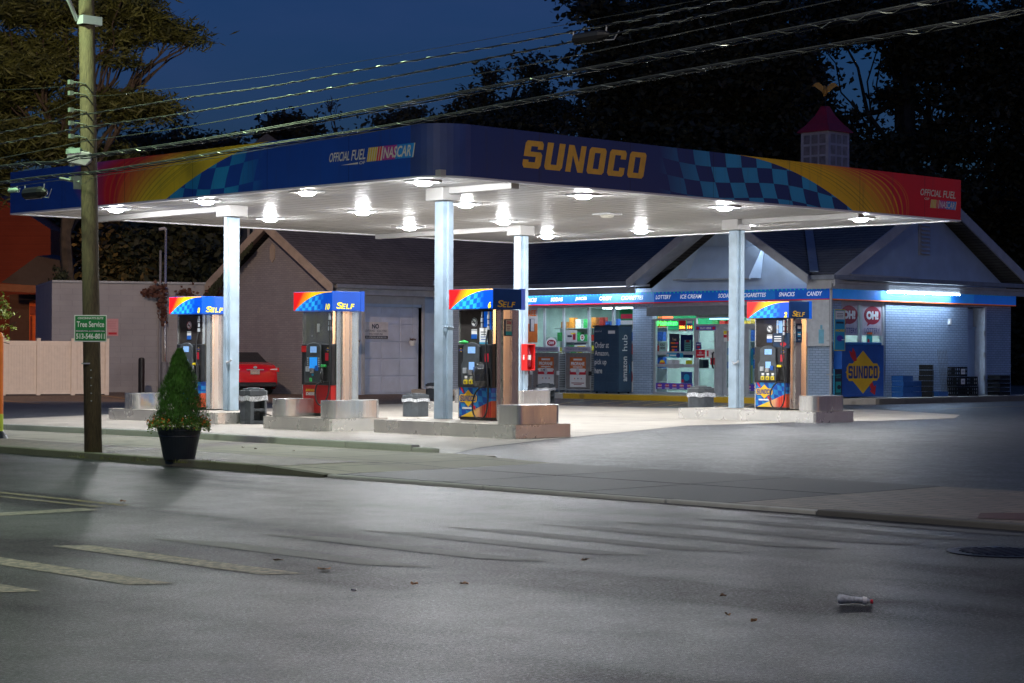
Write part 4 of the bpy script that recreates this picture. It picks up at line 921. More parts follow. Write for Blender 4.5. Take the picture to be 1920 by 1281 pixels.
# valley flashings
def flash(p, q, w=.13, m=mat('pale metal flashing', (.30, .36, .44), .4, .5)):
    p, q = Vector(p), Vector(q); n = Vector((-.7, .7, 0)) if True else None
    b = MB(SO); b.prism([p-n*w, q-n*w, q+n*w, p+n*w], (0, 0, .03)); b.build('valley_flashing', m, st)
flash((eL+.05, 10.45, EZ+.08), (vx-.1, gy-.1, gA+.05)); flash((eL, 27.1, EZ+.04), (eL+1.6, 28.7, EZ+.04+1.6*k))
# entrance awning panel, tilted out at the bottom
A0, A1, A2, A3 = GX(1312, 464, 24.72), GX(1429, 462, 24.72), GX(1402, 521, 24.2), GX(1288, 522, 24.2)
aw = quadp('awning_panel', [A0, A1, A2, A3], M_WALL, .03)
sb('awning_cheek', lambda b: b.prism([A1, A2, Vector((24.79, A2.y, A2.z)), Vector((24.79, A1.y, A1.z))], (0, -.03, 0)), M_WALL, aw)
sb('awning_rail', lambda b: b.tube([A3+Vector((-.02, .55, -.03)), A2+Vector((-.02, -.1, -.03))], .03, 6), M_ALU, aw)
# downspouts
def spout(px, y, x, z0, z1, kink=True, m=M_TRIM, nm='downspout', r=.045):
    b = MB(SO); b.tube([(x-.35, y-.15, z1+.18), (x-.35, y-.15, z1+.05), (x-.12, y, z1-.2), (x-.12, y, z0)], r, 8)
    for z in (z0+.7, z0+1.7): b.box((x-.18, y-.12, z-.015), (x-.001, y+.12, z+.015))
    b.build(nm, m, st)
spout(1570, YR-.12, XF, .2, EZ-.2); 
# garage wing
GYW = 27.6; GXW = 19.9; gr = 30.85; gz0 = 3.78; gK = .62; gAp = gz0+3.75*gK
sb('garage_wall', lambda b: (b.box((GXW+.002, GYW, -.02), (21.4, GYW+.25, 3.6)), b.box((24.05, GYW, -.02), (24.8, GYW+.25, 3.6)), b.box((21.4, GYW+.002, 3.1), (24.05, GYW+.25, 3.6))), M_WALL)
sb('garage_gable_wall', lambda b: b.prism([(GXW, 27.6, -.02), (GXW, 34.1, -.02), (GXW, 34.1, 3.7), (GXW, gr, 3.7+3.25*gK), (GXW, 27.6, 3.7)], (.25, 0, 0)), M_BRICKG)
quadp('garage_roof', [(GXW-.4, 27.1, gz0+.05), (eL, 27.1, gz0+.05), (RX, 30.85+1.65, RZ), (RX, gr, gAp), (GXW-.4, gr, gAp)], M_SHINGLE) if False else None
quadp('garage_roof', [(GXW-.4, 27.1, gz0+.06), (eL+.02, 27.1, gz0+.06), (eL+3.75, gr, gAp), (GXW-.4, gr, gAp)], M_SHINGLE)
quadp('garage_roof', [(eL+3.75, gr, gAp), (GXW-.4, gr, gAp), (GXW-.4, 34.6, gz0+.06), (33, 34.6, gz0+.06), (33, gr, gAp)], M_SHINGLE)
for s in (27.02, 34.68): rake((GXW-.42, s, gz0+.03), (GXW-.42, gr, gAp+.04), .36, (.06, 0, 0), M_TRIMW)
sb('rake_soffit', lambda b: (b.prism([(GXW-.36, 27.1, gz0-.06), (GXW-.36, gr, gAp-.08), (GXW, gr, gAp-.08), (GXW, 27.1, gz0-.06)], (0, 0, -.03)), b.prism([(GXW-.36, 34.6, gz0-.06), (GXW-.36, gr, gAp-.08), (GXW, gr, gAp-.08), (GXW, 34.6, gz0-.06)], (0, 0, -.03))), M_TRIMW)
sb('gutter', lambda b: b.box((GXW-.2, 26.98, gz0-.10), (24.2, 27.09, gz0+.04)), M_GUTTER, bevel=.02)
sb('fascia_board', lambda b: b.box((GXW-.1, 27.14, gz0-.30), (24.25, 27.2, gz0-.101)), M_TRIM)
sb('soffit', lambda b: b.box((GXW, 27.201, gz0-.30), (24.3, 27.6, gz0-.25)), M_TRIM)
gp0 = GX(513, 472, GXW)
sb('gable_vent', lambda b: b.prism([(GXW-.04, gr+.13*x, 5.0+.34*z) for x, z in ((-1, -.6), (0, -1), (1, -.6), (1, .6), (0, 1), (-1, .6))], (.039, 0, 0)), M_TRIMW)
# ivy growing along the garage rake
b = MB(SO); rn = random.Random(5)
for k in range(900):
    u = rn.random(); y = gr+.6+u*3.2; z = gAp-.35-(y-gr)*gK-abs(rn.gauss(0, .16))*(.5+u); p = Vector((GXW-.43-rn.random()*.05, y, z)); s = .045
    a = Vector((0, rn.uniform(-1, 1), rn.uniform(-1, 1))).normalized()*s; c = Vector((.3, -a.z/s, a.y/s))*s; b.face([p-a, p-c, p+a, p+c])
b.build('ivy', mat('dark ivy leaves', (.05, .06, .03), .6, var=.4, vs=3), st, fix=False)
# garage doors (sectional)
x0, x1 = 21.4, 24.05
M_GDOOR = mat('garage door enamel', (.60, .64, .76), .5, var=.1, vs=2)
gd = sb('garage_door', lambda b: b.box((x0, GYW+.16, .03), (x1, GYW+.2, 3.1)), M_GDOOR)
for r_ in range(5):
    for c_ in range(3): sb('door_section', lambda b: b.box((x0+.04+c_*.87, GYW+.135, .08+r_*.605), (x0+.85+c_*.87, GYW+.159, .635+r_*.605)), M_GDOOR, gd, bevel=.015)
sb('door_frame', lambda b: (b.box((x0-.12, GYW-.04, .03), (x0, GYW+.16, 3.2)), b.box((x1, GYW-.04, .03), (x1+.12, GYW+.16, 3.2)), b.box((x0-.12, GYW-.04, 3.201), (x1+.12, GYW+.0, 3.5))), M_TRIM)
spout(0, 27.3, 25.0-.35, .1, gz0-.15, m=mat('white downspout', (.55, .56, .6), .4))
# front windows: left bank and entrance bank
def frame_bank(y0, y1, mull, z0, z1, bars=(), nm='shop_window'):
    w = sb(nm, lambda b: (b.box((XF+.06, y0, z0), (XF+.14, y1, z0+.07)), b.box((XF+.06, y0, z1-.07), (XF+.14, y1, z1)), [b.box((XF+.05, m-.045, z0+.071), (XF+.15, m+.045, z1-.071)) for m in mull]), M_ALU, bevel=.006)
    sb('pane', lambda b: b.box((XF+.095, y0, z0+.05), (XF+.103, y1, z1-.05)), M_GLASS, w); return w
frame_bank(18.1, 23.6, [wy(p) for p in (1186, 1147, 1101, 1054, 1018)]+[23.55], .46, 3.1)
# entrance bank
frame_bank(wy(1222), wy(1303), [wy(1225), wy(1301)], .2, 2.62)
b0 = sb('window_bar', lambda b: [b.box((XF+.05, wy(1300), z-.05), (XF+.12, wy(1229), z+.05)) for z in (1.52, 1.12)], M_ALU)
sb('transom_window', lambda b: (b.box((XF+.06, 11.0, 3.0), (XF+.14, 17.28, 3.1)),), M_ALU)
sb('shutter_box', lambda b: b.box((XF-.22, 10.95, 2.70), (XF+.05, 17.32, 3.0)), mat('shutter box grey', (.20, .21, .23), .45), bevel=.02)
sb('door_header', lambda b: (b.box((XF+.05, 11.0, 2.33), (XF+.14, wy(1303), 2.43)), b.box((XF+.05, 11.0, 2.62), (XF+.14, wy(1303), 2.699))), M_ALU)
d = sb('entrance_door', lambda b: (b.box((XF+.05, wy(1342), .22), (XF+.11, wy(1337), 2.32)), b.box((XF+.05, wy(1308), .22), (XF+.11, wy(1303)-.01, 2.32)), b.box((XF+.05, wy(1337), .22), (XF+.11, wy(1308), .45)), b.box((XF+.05, wy(1337), 2.22), (XF+.11, wy(1308), 2.32))), M_ALU, bevel=.006)
sb('pane', lambda b: b.box((XF+.075, wy(1338), .4), (XF+.083, wy(1307), 2.25)), M_GLASS, d)
sb('door_handle', lambda b: b.tube([(XF+.0, wy(1338), 1.05), (XF-.05, wy(1338), 1.1), (XF-.05, wy(1338), 1.5), (XF+.0, wy(1338), 1.55)], .025, 6), M_BLACK, d)
sb('door_mullion', lambda b: (b.box((XF+.04, wy(1353), .2), (XF+.14, wy(1343), 2.33)), b.box((XF+.04, wy(1398), .2), (XF+.14, wy(1390), 2.33))), M_ALU)
d2 = sb('entrance_door', lambda b: (b.box((XF+.05, wy(1360), .22), (XF+.11, wy(1354), 2.32)), b.box((XF+.05, wy(1389), .22), (XF+.11, wy(1385), 2.32)), b.box((XF+.05, wy(1385), .22), (XF+.11, wy(1360), .45)), b.box((XF+.05, wy(1385), 2.22), (XF+.11, wy(1360), 2.32))), M_ALU, bevel=.006)
sb('pane', lambda b: b.box((XF+.075, wy(1386), .4), (XF+.083, wy(1359), 2.25)), M_GLASS, d2)
frame_bank(11.0, wy(1398), [wy(1400), wy(1450), 11.05], .2, 2.34)
# side windows
w = sb('side_window', lambda b: (b.box((25.35, YR+.05, .4), (27.6, YR+.13, .5)), b.box((25.35, YR+.05, 3.0), (27.6, YR+.13, 3.1)), [b.box((x-.05, YR+.04, .501), (x+.05, YR+.14, 2.999)) for x in (25.4, 26.38, 27.55)]), M_ALU)
sb('pane', lambda b: b.box((25.35, YR+.085, .45), (27.6, YR+.092, 3.05)), M_GLASS, w)
# back/side room behind: floor, ceiling, walls
sb('interior_walls', lambda b: (b.box((30.2, YR+T, .2), (30.3, 24.0, 3.1)), b.box((XF+T, 24.0, .2), (30.2, 24.1, 3.1))), mat('shop interior wall', (.45, .52, .50), .6, var=.2, vs=2))
sb('interior_floor', lambda b: b.box((XF+T, YR+T, .12), (30.2, 24.0, .195)), mat('shop floor tiles', (.32, .33, .33), .25))
cl = sb('interior_ceiling', lambda b: b.box((XF+T, YR+T, 3.11), (30.2, 24.0, 3.18)), M_WHITE)
for x in (26.2, 28.6):
    for y in (11.8, 14.4, 17.0, 19.6, 22.2): sb('ceiling_panel_light', lambda b: b.box((x-.25, y-.6, 3.08), (x+.25, y+.6, 3.105)), mat('ceiling light panel', (1, 1, 1), .4, var=0, emit=21, ecol=(.85, .96, 1)), cl)
sb('green_wall_sign', lambda b: b.box((30.1, 17.8, 2.35), (30.19, 23.6, 3.05)), mat('green shop sign', (.0, .28, .10), .5, emit=.25))
# cupola with red ogee roof and eagle
cu = GX(1547, 280, RX); cx, cy = RX+.0, cu.y; zb = GX(1547, 318, RX).z-1.4; zt = GX(1547, 250, RX).z; zr = GX(1547, 206, RX).z; s = .56
cp = sb('cupola', lambda b: b.box((cx-s, cy-s, 5.9), (cx+s, cy+s, zt)), mat('cupola white paint', (.42, .40, .46), .6, var=.15))
for (U, O) in ((UX, (cx-s, cy, 0)), (UY, (cx, cy-s, 0))):
    for r_ in range(4):
        for c_ in range(3):
            b = MB(SO); Nn = U.cross(UP); O2 = Vector(O)+Nn*.006+U*((c_-1)*.32)+UP*(zt-.24-r_*.36); b.decal(O2, U, UP, .25, .29); b.build('cupola_pane', mat('cupola glass grey', (.20, .17, .19), .3, var=.4, vs=5), cp, fix=False)
b = MB(SO); P0 = [(s*1.18, zt), (s*1.14, zt+.05), (s*.78, zt+.28), (s*.42, zt+.58), (s*.18, zt+.88), (.03, zr+.02)]
for k_ in range(len(P0)-1):
    for q in range(4):
        def cn(r, j): return ((cx+r*(1, 1, -1, -1)[j % 4]), (cy+r*(-1, 1, 1, -1)[j % 4]))
        (ra, za), (rb, zb_) = P0[k_], P0[k_+1]; b.face([(*cn(ra, q), za), (*cn(ra, q+1), za), (*cn(rb, q+1), zb_), (*cn(rb, q), zb_)])
b.face([(*cn(s*1.18, q), zt) for q in range(4)]); b.build('cupola_roof', mat('crimson sheet roof', (.36, .012, .03), .5), cp)
e = GX(1550, 170, cx); b = MB(SO); b.tube([(cx, cy, zr-.05), (cx, cy, e.z-.15)], .012, 6); b.build('weathervane_rod', M_BLACK, cp)
b = MB(SO); b.tube([(cx, cy+.02, e.z-.18), (cx, cy, e.z-.08), (cx, cy, e.z+.02), (cx, cy+.02, e.z+.13), (cx-.03, cy+.05, e.z+.17)], [.03, .06, .085, .05, .02], 10)
for sg in (-1, 1):
    w_ = [(0, .02), (.09, .17), (.20, .26), (.32, .26), (.44, .14), (.36, .15), (.26, .08), (.16, .0), (.06, -.08)]
    U = (RGT*sg); b.prism([Vector((cx, cy, e.z))+U*x+UP*z for x, z in w_], FWD*.03)
b.build('eagle', mat('gilded eagle', (.60, .30, .06), .4, .2), cp)

# ------------------------------------------------------------------ things standing round the store
def wall_sign(name, label, cat, U, O, w, h, m, th=.02, group=None, frame=None):
    """flat sign: O centre"""
    O = Vector(O); Nn = U.cross(UP)
    t = thing(name, O, label, cat, group); b = MB(O); P = [O-U*w/2-UP*h/2, O+U*w/2-UP*h/2, O+U*w/2+UP*h/2, O-U*w/2+UP*h/2]; b.prism(P, Nn*th)
    t2 = b.build('panel', m, t, bevel=.002)
    def add(s, dx, dz, hh, mm, **k): b = MB(O); text_md(s, O+Nn*th+U*dx+UP*dz, U, UP, hh, mb=b, **k); b.build('lettering', mm, t, fix=False)
    def patch(dx, dz, ww, hh, mm, nm='patch', d=.002): b = MB(O); b.decal(O+Nn*(th+d)+U*dx+UP*dz, U, UP, ww, hh); b.build(nm, mm, t, fix=False)
    def oval(dx, dz, ww, hh, mm, nm='oval', d=.002): b = MB(O); b.face([O+Nn*(th+d)+U*(dx+ww/2*cos(2*pi*k/28))+UP*(dz+hh/2*sin(2*pi*k/28)) for k in range(28)]); b.build(nm, mm, t, fix=False)
    return t, add, patch, oval
def onX(px, py, X): return GX(px, py, X)
# garage notice
c = GY(705, 620, GYW+.12); t, add, patch, oval = wall_sign('notice_sign', 'white NO LOITERING notice on the garage door', 'sign', UY, (c.x, GYW+.13, c.z), 1.12, .60, mat('notice white', (.70, .66, .66), .4), .015)
add('NO', -.03, .15, .17, M_INK, bold=.04, w=.32); add('LOITERING - SOLICITING', 0, -.01, .075, M_INK, w=1.0); add('PAN HANDLING', 0, -.12, .075, M_INK, w=.62); patch(0, -.235, 1.08, .10, M_INK); add('VIOLATORS WILL BE PROSECUTED', 0, -.235, .05, M_PAPER, w=.95, depth=.006, bold=.02)
# hanging planters
for px, py, lab in ((773, 642, 'white hanging basket of dry plants at the right of the garage door'), (668, 645, 'white hanging basket half hidden behind diesel pump 10')):
    c = GY(px, py, GYW-.1); t = thing('hanging_basket', (c.x, GYW-.12, c.z), lab, 'hanging basket', 'hanging baskets at the garage')
    b = MB(); b.lathe([(.06, -.13), (.085, -.12), (.14, .03), (.145, .05), (.13, .05)], n=18); b.build('pot', M_WHITE, t, smooth=False)
    [MB().tube([(.12*cos(a), .12*sin(a), .05), (0, 0, .42)], .004, 4).build('cord', M_TRIM, t) for a in (0, 2.1, 4.2)]; MB().tube([(0, 0, .42), (0, 0, 1.75)], .005, 4).build('cord', M_TRIM, t)
    b = MB(); rn = random.Random(4)
    for k in range(60): a = rn.uniform(0, 6.28); r_ = rn.uniform(0, .12); p = Vector((r_*cos(a), r_*sin(a), .05)); q = p+Vector((rn.uniform(-.05, .05), rn.uniform(-.05, .05), rn.uniform(.05, .16))); b.face([p, q, p+Vector((.02, .02, .05))])
    b.build('dry_plants', mat('dry brown stems', (.12, .05, .03), .8), t, fix=False)
# window graphics ---------------------------------------------------------------
GXP = XF+.088   # just outside the pane
def poster(label, px0, px1, py0, py1, m, X=GXP, name='poster', cat='poster', group=None, th=.003):
    a = GX(px0, py0, X); d = GX(px1, py1, X); c = (a+d)/2
    return wall_sign(name, label, cat, UX, (X, c.y, c.z), abs(a.y-d.y), abs(a.z-d.z), m, th, group)+(abs(a.y-d.y), abs(a.z-d.z))
t, add, patch, oval, w, h = poster('orange and grey FREE poster in the leftmost shop window', 985, 1008, 577, 643, mat('pale grey print', (.50, .48, .50), .5))
add('FREE', -.02, h*.34, .2, M_ORANGE, bold=.03, w=w*.85); patch(0, -h*.22, w*.98, h*.52, mat('poster orange', (.60, .15, .03), .5)); patch(w*.05, 0, w*.4, h*.36, M_INK, d=.004); patch(w*.1, .0, w*.25, h*.34, mat('pale grey print', (.5, .48, .5), .5), d=.006)
t, add, patch, oval, w, h = poster('large oval OH! lottery sticker low in the second shop window', 1024, 1044, 633, 657, m_glass('clear film', (.9, .9, .9)))
oval(0, 0, w, h, M_PAPER); oval(0, h*.08, w*.82, h*.5, M_CRIMSON, d=.004); add('OH!', 0, h*.08, h*.22, M_PAPER, bold=.04, depth=.008, w=w*.5); add('LOTTERY', 0, -h*.34, h*.1, M_NAVY, depth=.006, w=w*.5)
t, add, patch, oval, w, h = poster('small white notice in the third shop window', 1061, 1082, 619, 642, mat('pale grey print', (.5, .48, .5), .5)); patch(-w*.15, .0, w*.4, h*.15, M_INK); patch(w*.25, -h*.05, w*.25, h*.5, M_CRIMSON); patch(w*.15, h*.2, w*.4, h*.12, M_YEL)
t, add, patch, oval, w, h = poster('small round OH! sticker right of the white notice in the third window', 1088, 1096, 627, 639, m_glass('clear film')); oval(0, 0, w, h, M_PAPER); oval(0, 0, w*.7, h*.6, M_CRIMSON, d=.004); add('OH!', 0, 0, h*.25, M_PAPER, bold=.03, depth=.008)
t, add, patch, oval, w, h = poster('small round OH! sticker low in the leftmost window', 996, 1004, 648, 660, m_glass('clear film')); oval(0, 0, w, h, M_PAPER); oval(0, 0, w*.7, h*.6, M_CRIMSON, d=.004); add('OH!', 0, 0, h*.25, M_PAPER, bold=.03, depth=.008)
t, add, patch, oval, w, h = poster('black, white and yellow ticket poster just above the right propane cage', 1077, 1099, 643, 656, M_PAPER); patch(0, h*.35, w, h*.25, M_INK); patch(w*.1, -h*.05, w*.7, h*.2, M_YEL, d=.004); patch(w*.15, -h*.12, w*.6, h*.1, M_INK, d=.006)
t, add, patch, oval, w, h = poster('green and red SOLD HERE poster beside the brick pier', 1164, 1186, 579, 617, mat('dark green poster', (.0, .10, .03), .5, emit=.1)); patch(0, h*.12, w, h*.22, M_CRIMSON); patch(0, -h*.18, w, h*.2, M_TEXTG); add('SOLD HERE', 0, -h*.36, h*.14, M_INK, depth=.006, bold=.03, w=w*.95)
t, add, patch, oval, w, h = poster('white and red OH! panel between the parcel locker and the brick pier', 1181, 1187, 678, 735, M_PAPER, X=XF-.04, th=.01); oval(0, 0, w*.9, h*.4, M_LITRED)
# entrance window
t, add, patch, oval, w, h = poster('green neon beer sign glowing in the entrance window', 1232, 1272, 599, 612, m_glass('clear film'), X=XF+.2, name='neon_sign', cat='neon sign')
NEG = mat('green neon', (.1, 1, .2), .4, var=0, emit=5, ecol=(.08, 1, .12)); add('Heineken', 0, 0, h*.75, NEG, bold=.02, w=w*.92, shear=.1); patch(0, h*.75, w*.5, h*.18, mat('red neon', (1, .1, .05), .4, var=0, emit=3, ecol=(1, .1, .05))); 
for lab, a, c_, mm, tx in (('red lit jackpot sign reading 356 in the entrance window', 1273, 1286, M_LITRED, '356'), ('blue and red jackpot sign reading 114 beside the door', 1288, 1299, M_BLUE, '114')):
    t, add, patch, oval, w, h = poster(lab, a, c_, 600, 621, mm, name='jackpot_sign', cat='lit sign'); patch(0, h*.3, w*.9, h*.22, M_PAPER if tx == '114' else M_LITRED); patch(0, -h*.15, w*.9, h*.34, M_LITRED, d=.003); add(tx, 0, -h*.15, h*.26, mat('orange digits', (1, .6, .1), .4, var=0, emit=3, ecol=(1, .45, .05)), bold=.03, depth=.008, w=w*.8); patch(0, -h*.43, w*.8, h*.08, M_PAPER)
t, add, patch, oval, w, h = poster('teal SOLD HERE notice at the left of the entrance window', 1236, 1249, 641, 659, mat('pale teal paper', (.30, .52, .50), .5)); add('SOLD', 0, h*.2, h*.27, M_INK, bold=.04, w=w*.7); add('HERE', 0, -h*.15, h*.27, M_INK, bold=.04, w=w*.75)
t, add, patch, oval, w, h = poster('black poster with orange and purple print in the entrance window', 1255, 1274, 626, 661, M_INK); add('Treat', 0, h*.2, h*.14, mat('cream print', (.75, .62, .4), .5), w=w*.4); patch(-w*.1, 0, w*.5, h*.08, M_ORANGE); patch(w*.25, 0, w*.3, h*.08, M_MAG); patch(0, -h*.2, w*.55, h*.06, M_ORANGE); patch(-w*.12, -h*.38, w*.25, h*.12, M_ORANGE); patch(w*.15, -h*.38, w*.25, h*.12, M_PURPLE)
t, add, patch, oval, w, h = poster('indigo panel holding a pale price list in the entrance window', 1276, 1299, 628, 671, mat('indigo panel', (.015, .02, .14), .5), X=XF+.12); patch(w*.1, -.0, w*.55, h*.55, mat('pale teal paper', (.3, .52, .5), .5)); patch(w*.1, h*.22, w*.3, h*.1, M_LITRED, d=.004); [patch(w*.1, h*.08-k*h*.09, w*.4, h*.02, M_INK, d=.004) for k in range(4)]
t, add, patch, oval, w, h = poster('sky blue banner sticker across the entrance window bar', 1250, 1281, 662, 671, M_CYAN, X=XF+.04); add('WE ACCEPT', 0, 0, h*.4, M_PAPER, w=w*.6) if False else patch(-w*.1, 0, w*.4, h*.25, M_PAPER); oval(w*.2, 0, h*1.1, h*1.1, M_NAVY, d=.004); patch(-w*.42, 0, h*.5, h*.6, M_TEXTG)
t, add, patch, oval, w, h = poster('yellow round sticker in the lower entrance window', 1237, 1247, 675, 687, m_glass('clear film')); oval(0, 0, w, h, M_YEL); patch(0, 0, w*.9, h*.22, M_LITRED, d=.004)
t, add, patch, oval, w, h = poster('plain white sheet taped in the lower entrance window', 1253, 1274, 675, 691, mat('white sheet', (.55, .56, .62), .6)); oval(w*-.02, h*.3, w*.25, w*.25, M_TEXTG)
t, add, patch, oval, w, h = poster('yellow green stickers in the lower entrance window', 1286, 1298, 676, 688, mat('lime print', (.45, .5, .02), .5))
t, add, patch, oval, w, h = poster('blue and white printed sheet low in the entrance window', 1277, 1298, 697, 719, mat('deep blue sheet', (.02, .06, .22), .5, var=.6, vs=20)); oval(0, 0, w*.5, h*.6, M_CYAN); patch(-w*.35, -h*.3, w*.2, h*.25, M_LITRED)
def ohstrip(label, px0, px1, py0, py1, n, X=GXP):
    t, add, patch, oval, w, h = poster(label, px0, px1, py0, py1, M_PURPLE, X=X)
    for k in range(n):
        dx = -w/2+w*(k+.6)/n-.02; oval(dx, h*.12, min(w/n*.85, h*.95), h*.5, M_LITRED, d=.003); add('OH!', dx, h*.12, h*.22, M_PAPER, bold=.04, depth=.006, w=w/n*.55); patch(dx, -h*.32, w/n*.6, h*.12, M_PAPER, d=.003)
ohstrip('violet strip of five OH! lottery stickers along the entrance window foot', 1230, 1299, 718, 731, 5); ohstrip('violet OH! lottery strip left of the rightmost pump, at the window foot', 1396, 1440, 721, 734, 3)
t, add, patch, oval, w, h = poster('violet PLAY HERE strip at the top of the door', 1305, 1342, 612, 619, M_PURPLE, X=XF+.03); add('PLAY HERE!', 0, 0, h*.55, M_PAPER, bold=.05, w=w*.55); oval(-w*.4, 0, w*.14, h*.8, M_LITRED); oval(w*.4, 0, w*.14, h*.8, M_LITRED)
t, add, patch, oval, w, h = poster('red square sticker on the entrance door', 1305, 1322, 656, 671, M_LITRED, X=XF+.03); oval(0, h*.15, w*.35, h*.3, M_PINK); patch(0, -h*.15, w*.7, h*.1, M_PAPER)
t, add, patch, oval, w, h = poster('white sheets taped beside the red sticker on the door', 1323, 1340, 655, 671, M_PAPER, X=XF+.03); patch(-w*.25, 0, w*.2, h*.7, M_LITRED); patch(w*.2, .0, w*.25, h*.3, M_TEXTG)
t, add, patch, oval, w, h = poster('small blue advert above the red sticker on the door', 1305, 1315, 642, 655, M_NAVY, X=XF+.03); patch(0, h*.2, w*.7, h*.15, M_PAPER); oval(0, -h*.2, w*.6, h*.3, M_LITRED)
t, add, patch, oval, w, h = poster('dark paper sheets low on the entrance door', 1306, 1329, 674, 691, mat('grey sheet', (.16, .17, .18), .6)); patch(w*.25, 0, w*.4, h*.8, M_INK)
t, add, patch, oval, w, h = poster('small red price card by the door handle', 1332, 1340, 671, 684, M_LITRED, X=XF+.03); add('2', 0, h*.1, h*.3, M_PAPER)
t, add, patch, oval, w, h = poster('yellow and white labels stacked on the second door', 1357, 1363, 620, 641, M_PAPER, X=XF+.03); patch(0, h*.33, w, h*.3, M_YEL); patch(0, 0, w, h*.25, M_LITRED)
t, add, patch, oval, w, h = poster('turquoise and yellow standee inside the window left of pump 2', 1402, 1412, 655, 722, M_CYAN, X=XF+.16); oval(-w*.1, h*.55, w*.7, h*.12, M_PAPER); patch(w*.3, -h*.2, w*.2, h*.5, M_YEL)
t, add, patch, oval, w, h = poster('blue neon tube outline over the door', 1331, 1366, 594, 599, m_glass('clear film'), X=XF+.2, name='neon_sign', cat='neon sign')
patch(0, -h*.3, w, h*.35, mat('blue neon', (.2, .6, 1), .4, var=0, emit=6, ecol=(.15, .55, 1))); patch(0, h*.35, w*.8, h*.25, _M['red neon'])
# side window lottery posters
for k, (a, c_, lab) in enumerate(((1578, 1613, 'left OH! LOTTERY window poster, partly behind the downpipe'), (1619, 1659, 'right OH! LOTTERY window poster, fully visible'))):
    x0, x1 = wx(a)+.03, wx(c_)-.03; O = Vector(((x0+x1)/2, YR+.08, 2.55))
    t, add, patch, oval = wall_sign('lottery_poster', lab, 'poster', UY, O, x1-x0, .96, mat('lottery poster white', (.50, .44, .50), .5), .004)
    oval(.0, .14, .86, .56, M_CRIMSON); b = MB(O); b.face([O+Vector((-.22, -.0075, -.06)), O+Vector((-.05, -.0075, -.1)), O+Vector((-.28, -.0075, -.2))]); b.build('tail', M_CRIMSON, t, fix=False)
    add('OH!', .0, .14, .26, M_PAPER, bold=.07, depth=.008, w=.62); add('LOTTERY', .0, -.33, .16, M_NAVY, w=.78, depth=.005)
O = Vector((wx(1634), YR+.08, GY(1634, 634, YR).z)); t, add, patch, oval = wall_sign('poster', 'small teal and orange notice under the right lottery poster', 'poster', UY, O, .30, .42, M_TEAL, .004); patch(0, .15, .28, .06, M_ORANGE); patch(-.05, -.08, .1, .1, M_LITRED)
# big blue box with the diamond mark
bx0, bx1 = GY(1578, 700, 9.85).x, GY(1657, 700, 9.85).x; gx = thing('logo_box', ((bx0+bx1)/2, 9.85, .2), 'large blue box with a yellow diamond logo and red arrow, by the side windows', 'storage box')
OX = ((bx0+bx1)/2, 9.85, .2); z1 = GY(1620, 647, 9.85).z
b = MB(OX); b.box((bx0, 9.85, .24), (bx1, 10.15, z1)); bd = b.build('body', M_BLUE, gx, bevel=.01)
b = MB(OX); b.box((bx0-.01, 9.82, z1+.002), (bx1-.15, 10.16, z1+.08)); b.build('lid', mat('bright blue lid', (.02, .2, .6), .35), gx, bevel=.01)
c0 = GY(1617, 698, 9.85); sunoco_mark(bd, ((bx0+bx1)/2, 9.85, c0.z), UY, 1.74, OX, big=True)
# grey brick pier sign board
c = GX(1534, 606, XF); t, add, patch, oval = wall_sign('wall_cabinet', 'blank white cabinet with small stickers on the brick pier right of pump 2', 'wall cabinet', UX, (XF, 10.62, c.z), 1.0, 1.38, mat('cabinet white', (.62, .64, .66), .4), .16)
patch(-.38, -.48, .22, .38, mat('faded pink notice', (.55, .42, .45), .5)); patch(.22, -.40, .2, .42, mat('pale blue sticker', (.2, .5, .65), .5)); patch(.22, -.12, .08, .12, _M['pale blue sticker'])
# pole banners on the corner post
pp = GZ(1570, 752, .2); 
def flagsign(px0, px1, py0, py1, label, nm='pole_sign'):
    Y = 9.72; a = GY(px0, py0, Y); d_ = GY(px1, py1, Y); O = (a+d_)/2; return wall_sign(nm, label, 'sign', UY, (O.x, Y, O.z), abs(d_.x-a.x), abs(a.z-d_.z), M_CYAN, .03)+(abs(d_.x-a.x), abs(a.z-d_.z))
t, add, patch, oval, w, h = flagsign(1563, 1583, 580, 658, 'tall turquoise and yellow sign strapped to the corner downpipe')
patch(0, 0, w, h, M_YEL, d=.001); patch(-.0, 0, w*.92, h*.96, M_CYAN, d=.003); patch(0, h*.36, w*.85, h*.2, M_PAPER, d=.005); patch(0, h*.18, w*.7, h*.05, M_INK, d=.005); add('MORE', 0, -h*.01, h*.06, M_YEL, bold=.04, w=w*.8, depth=.008); oval(0, -h*.2, w*.6, h*.15, M_PURPLE, d=.006); patch(w*.3, -h*.23, w*.3, h*.02, M_PAPER, d=.008)
[patch(0, h*.40-k*h*.04, w*.6, h*.012, M_INK, d=.007) for k in range(3)]
t, add, patch, oval, w, h = flagsign(1563, 1577, 692, 760, 'narrow black and teal happy hour sign at the foot of the downpipe')
patch(0, 0, w, h, M_INK, d=.001); add('HAPPY', 0, h*.33, h*.05, M_TEAL, w=w*.8, bold=.03, depth=.006); add('HOUR', 0, h*.27, h*.05, M_TEAL, w=w*.65, bold=.03, depth=.006); patch(0, .0, w*.7, h*.3, M_TEAL, d=.003); oval(w*.1, 0, w*.5, h*.12, M_INK, d=.005); add('GREAT', 0, -h*.2, h*.05, M_TEAL, w=w*.8, bold=.03, depth=.006); add('PRICE', 0, -h*.26, h*.05, M_TEAL, w=w*.7, bold=.03, depth=.006); patch(0, -h*.42, w*.7, h*.06, M_PAPER, d=.004)
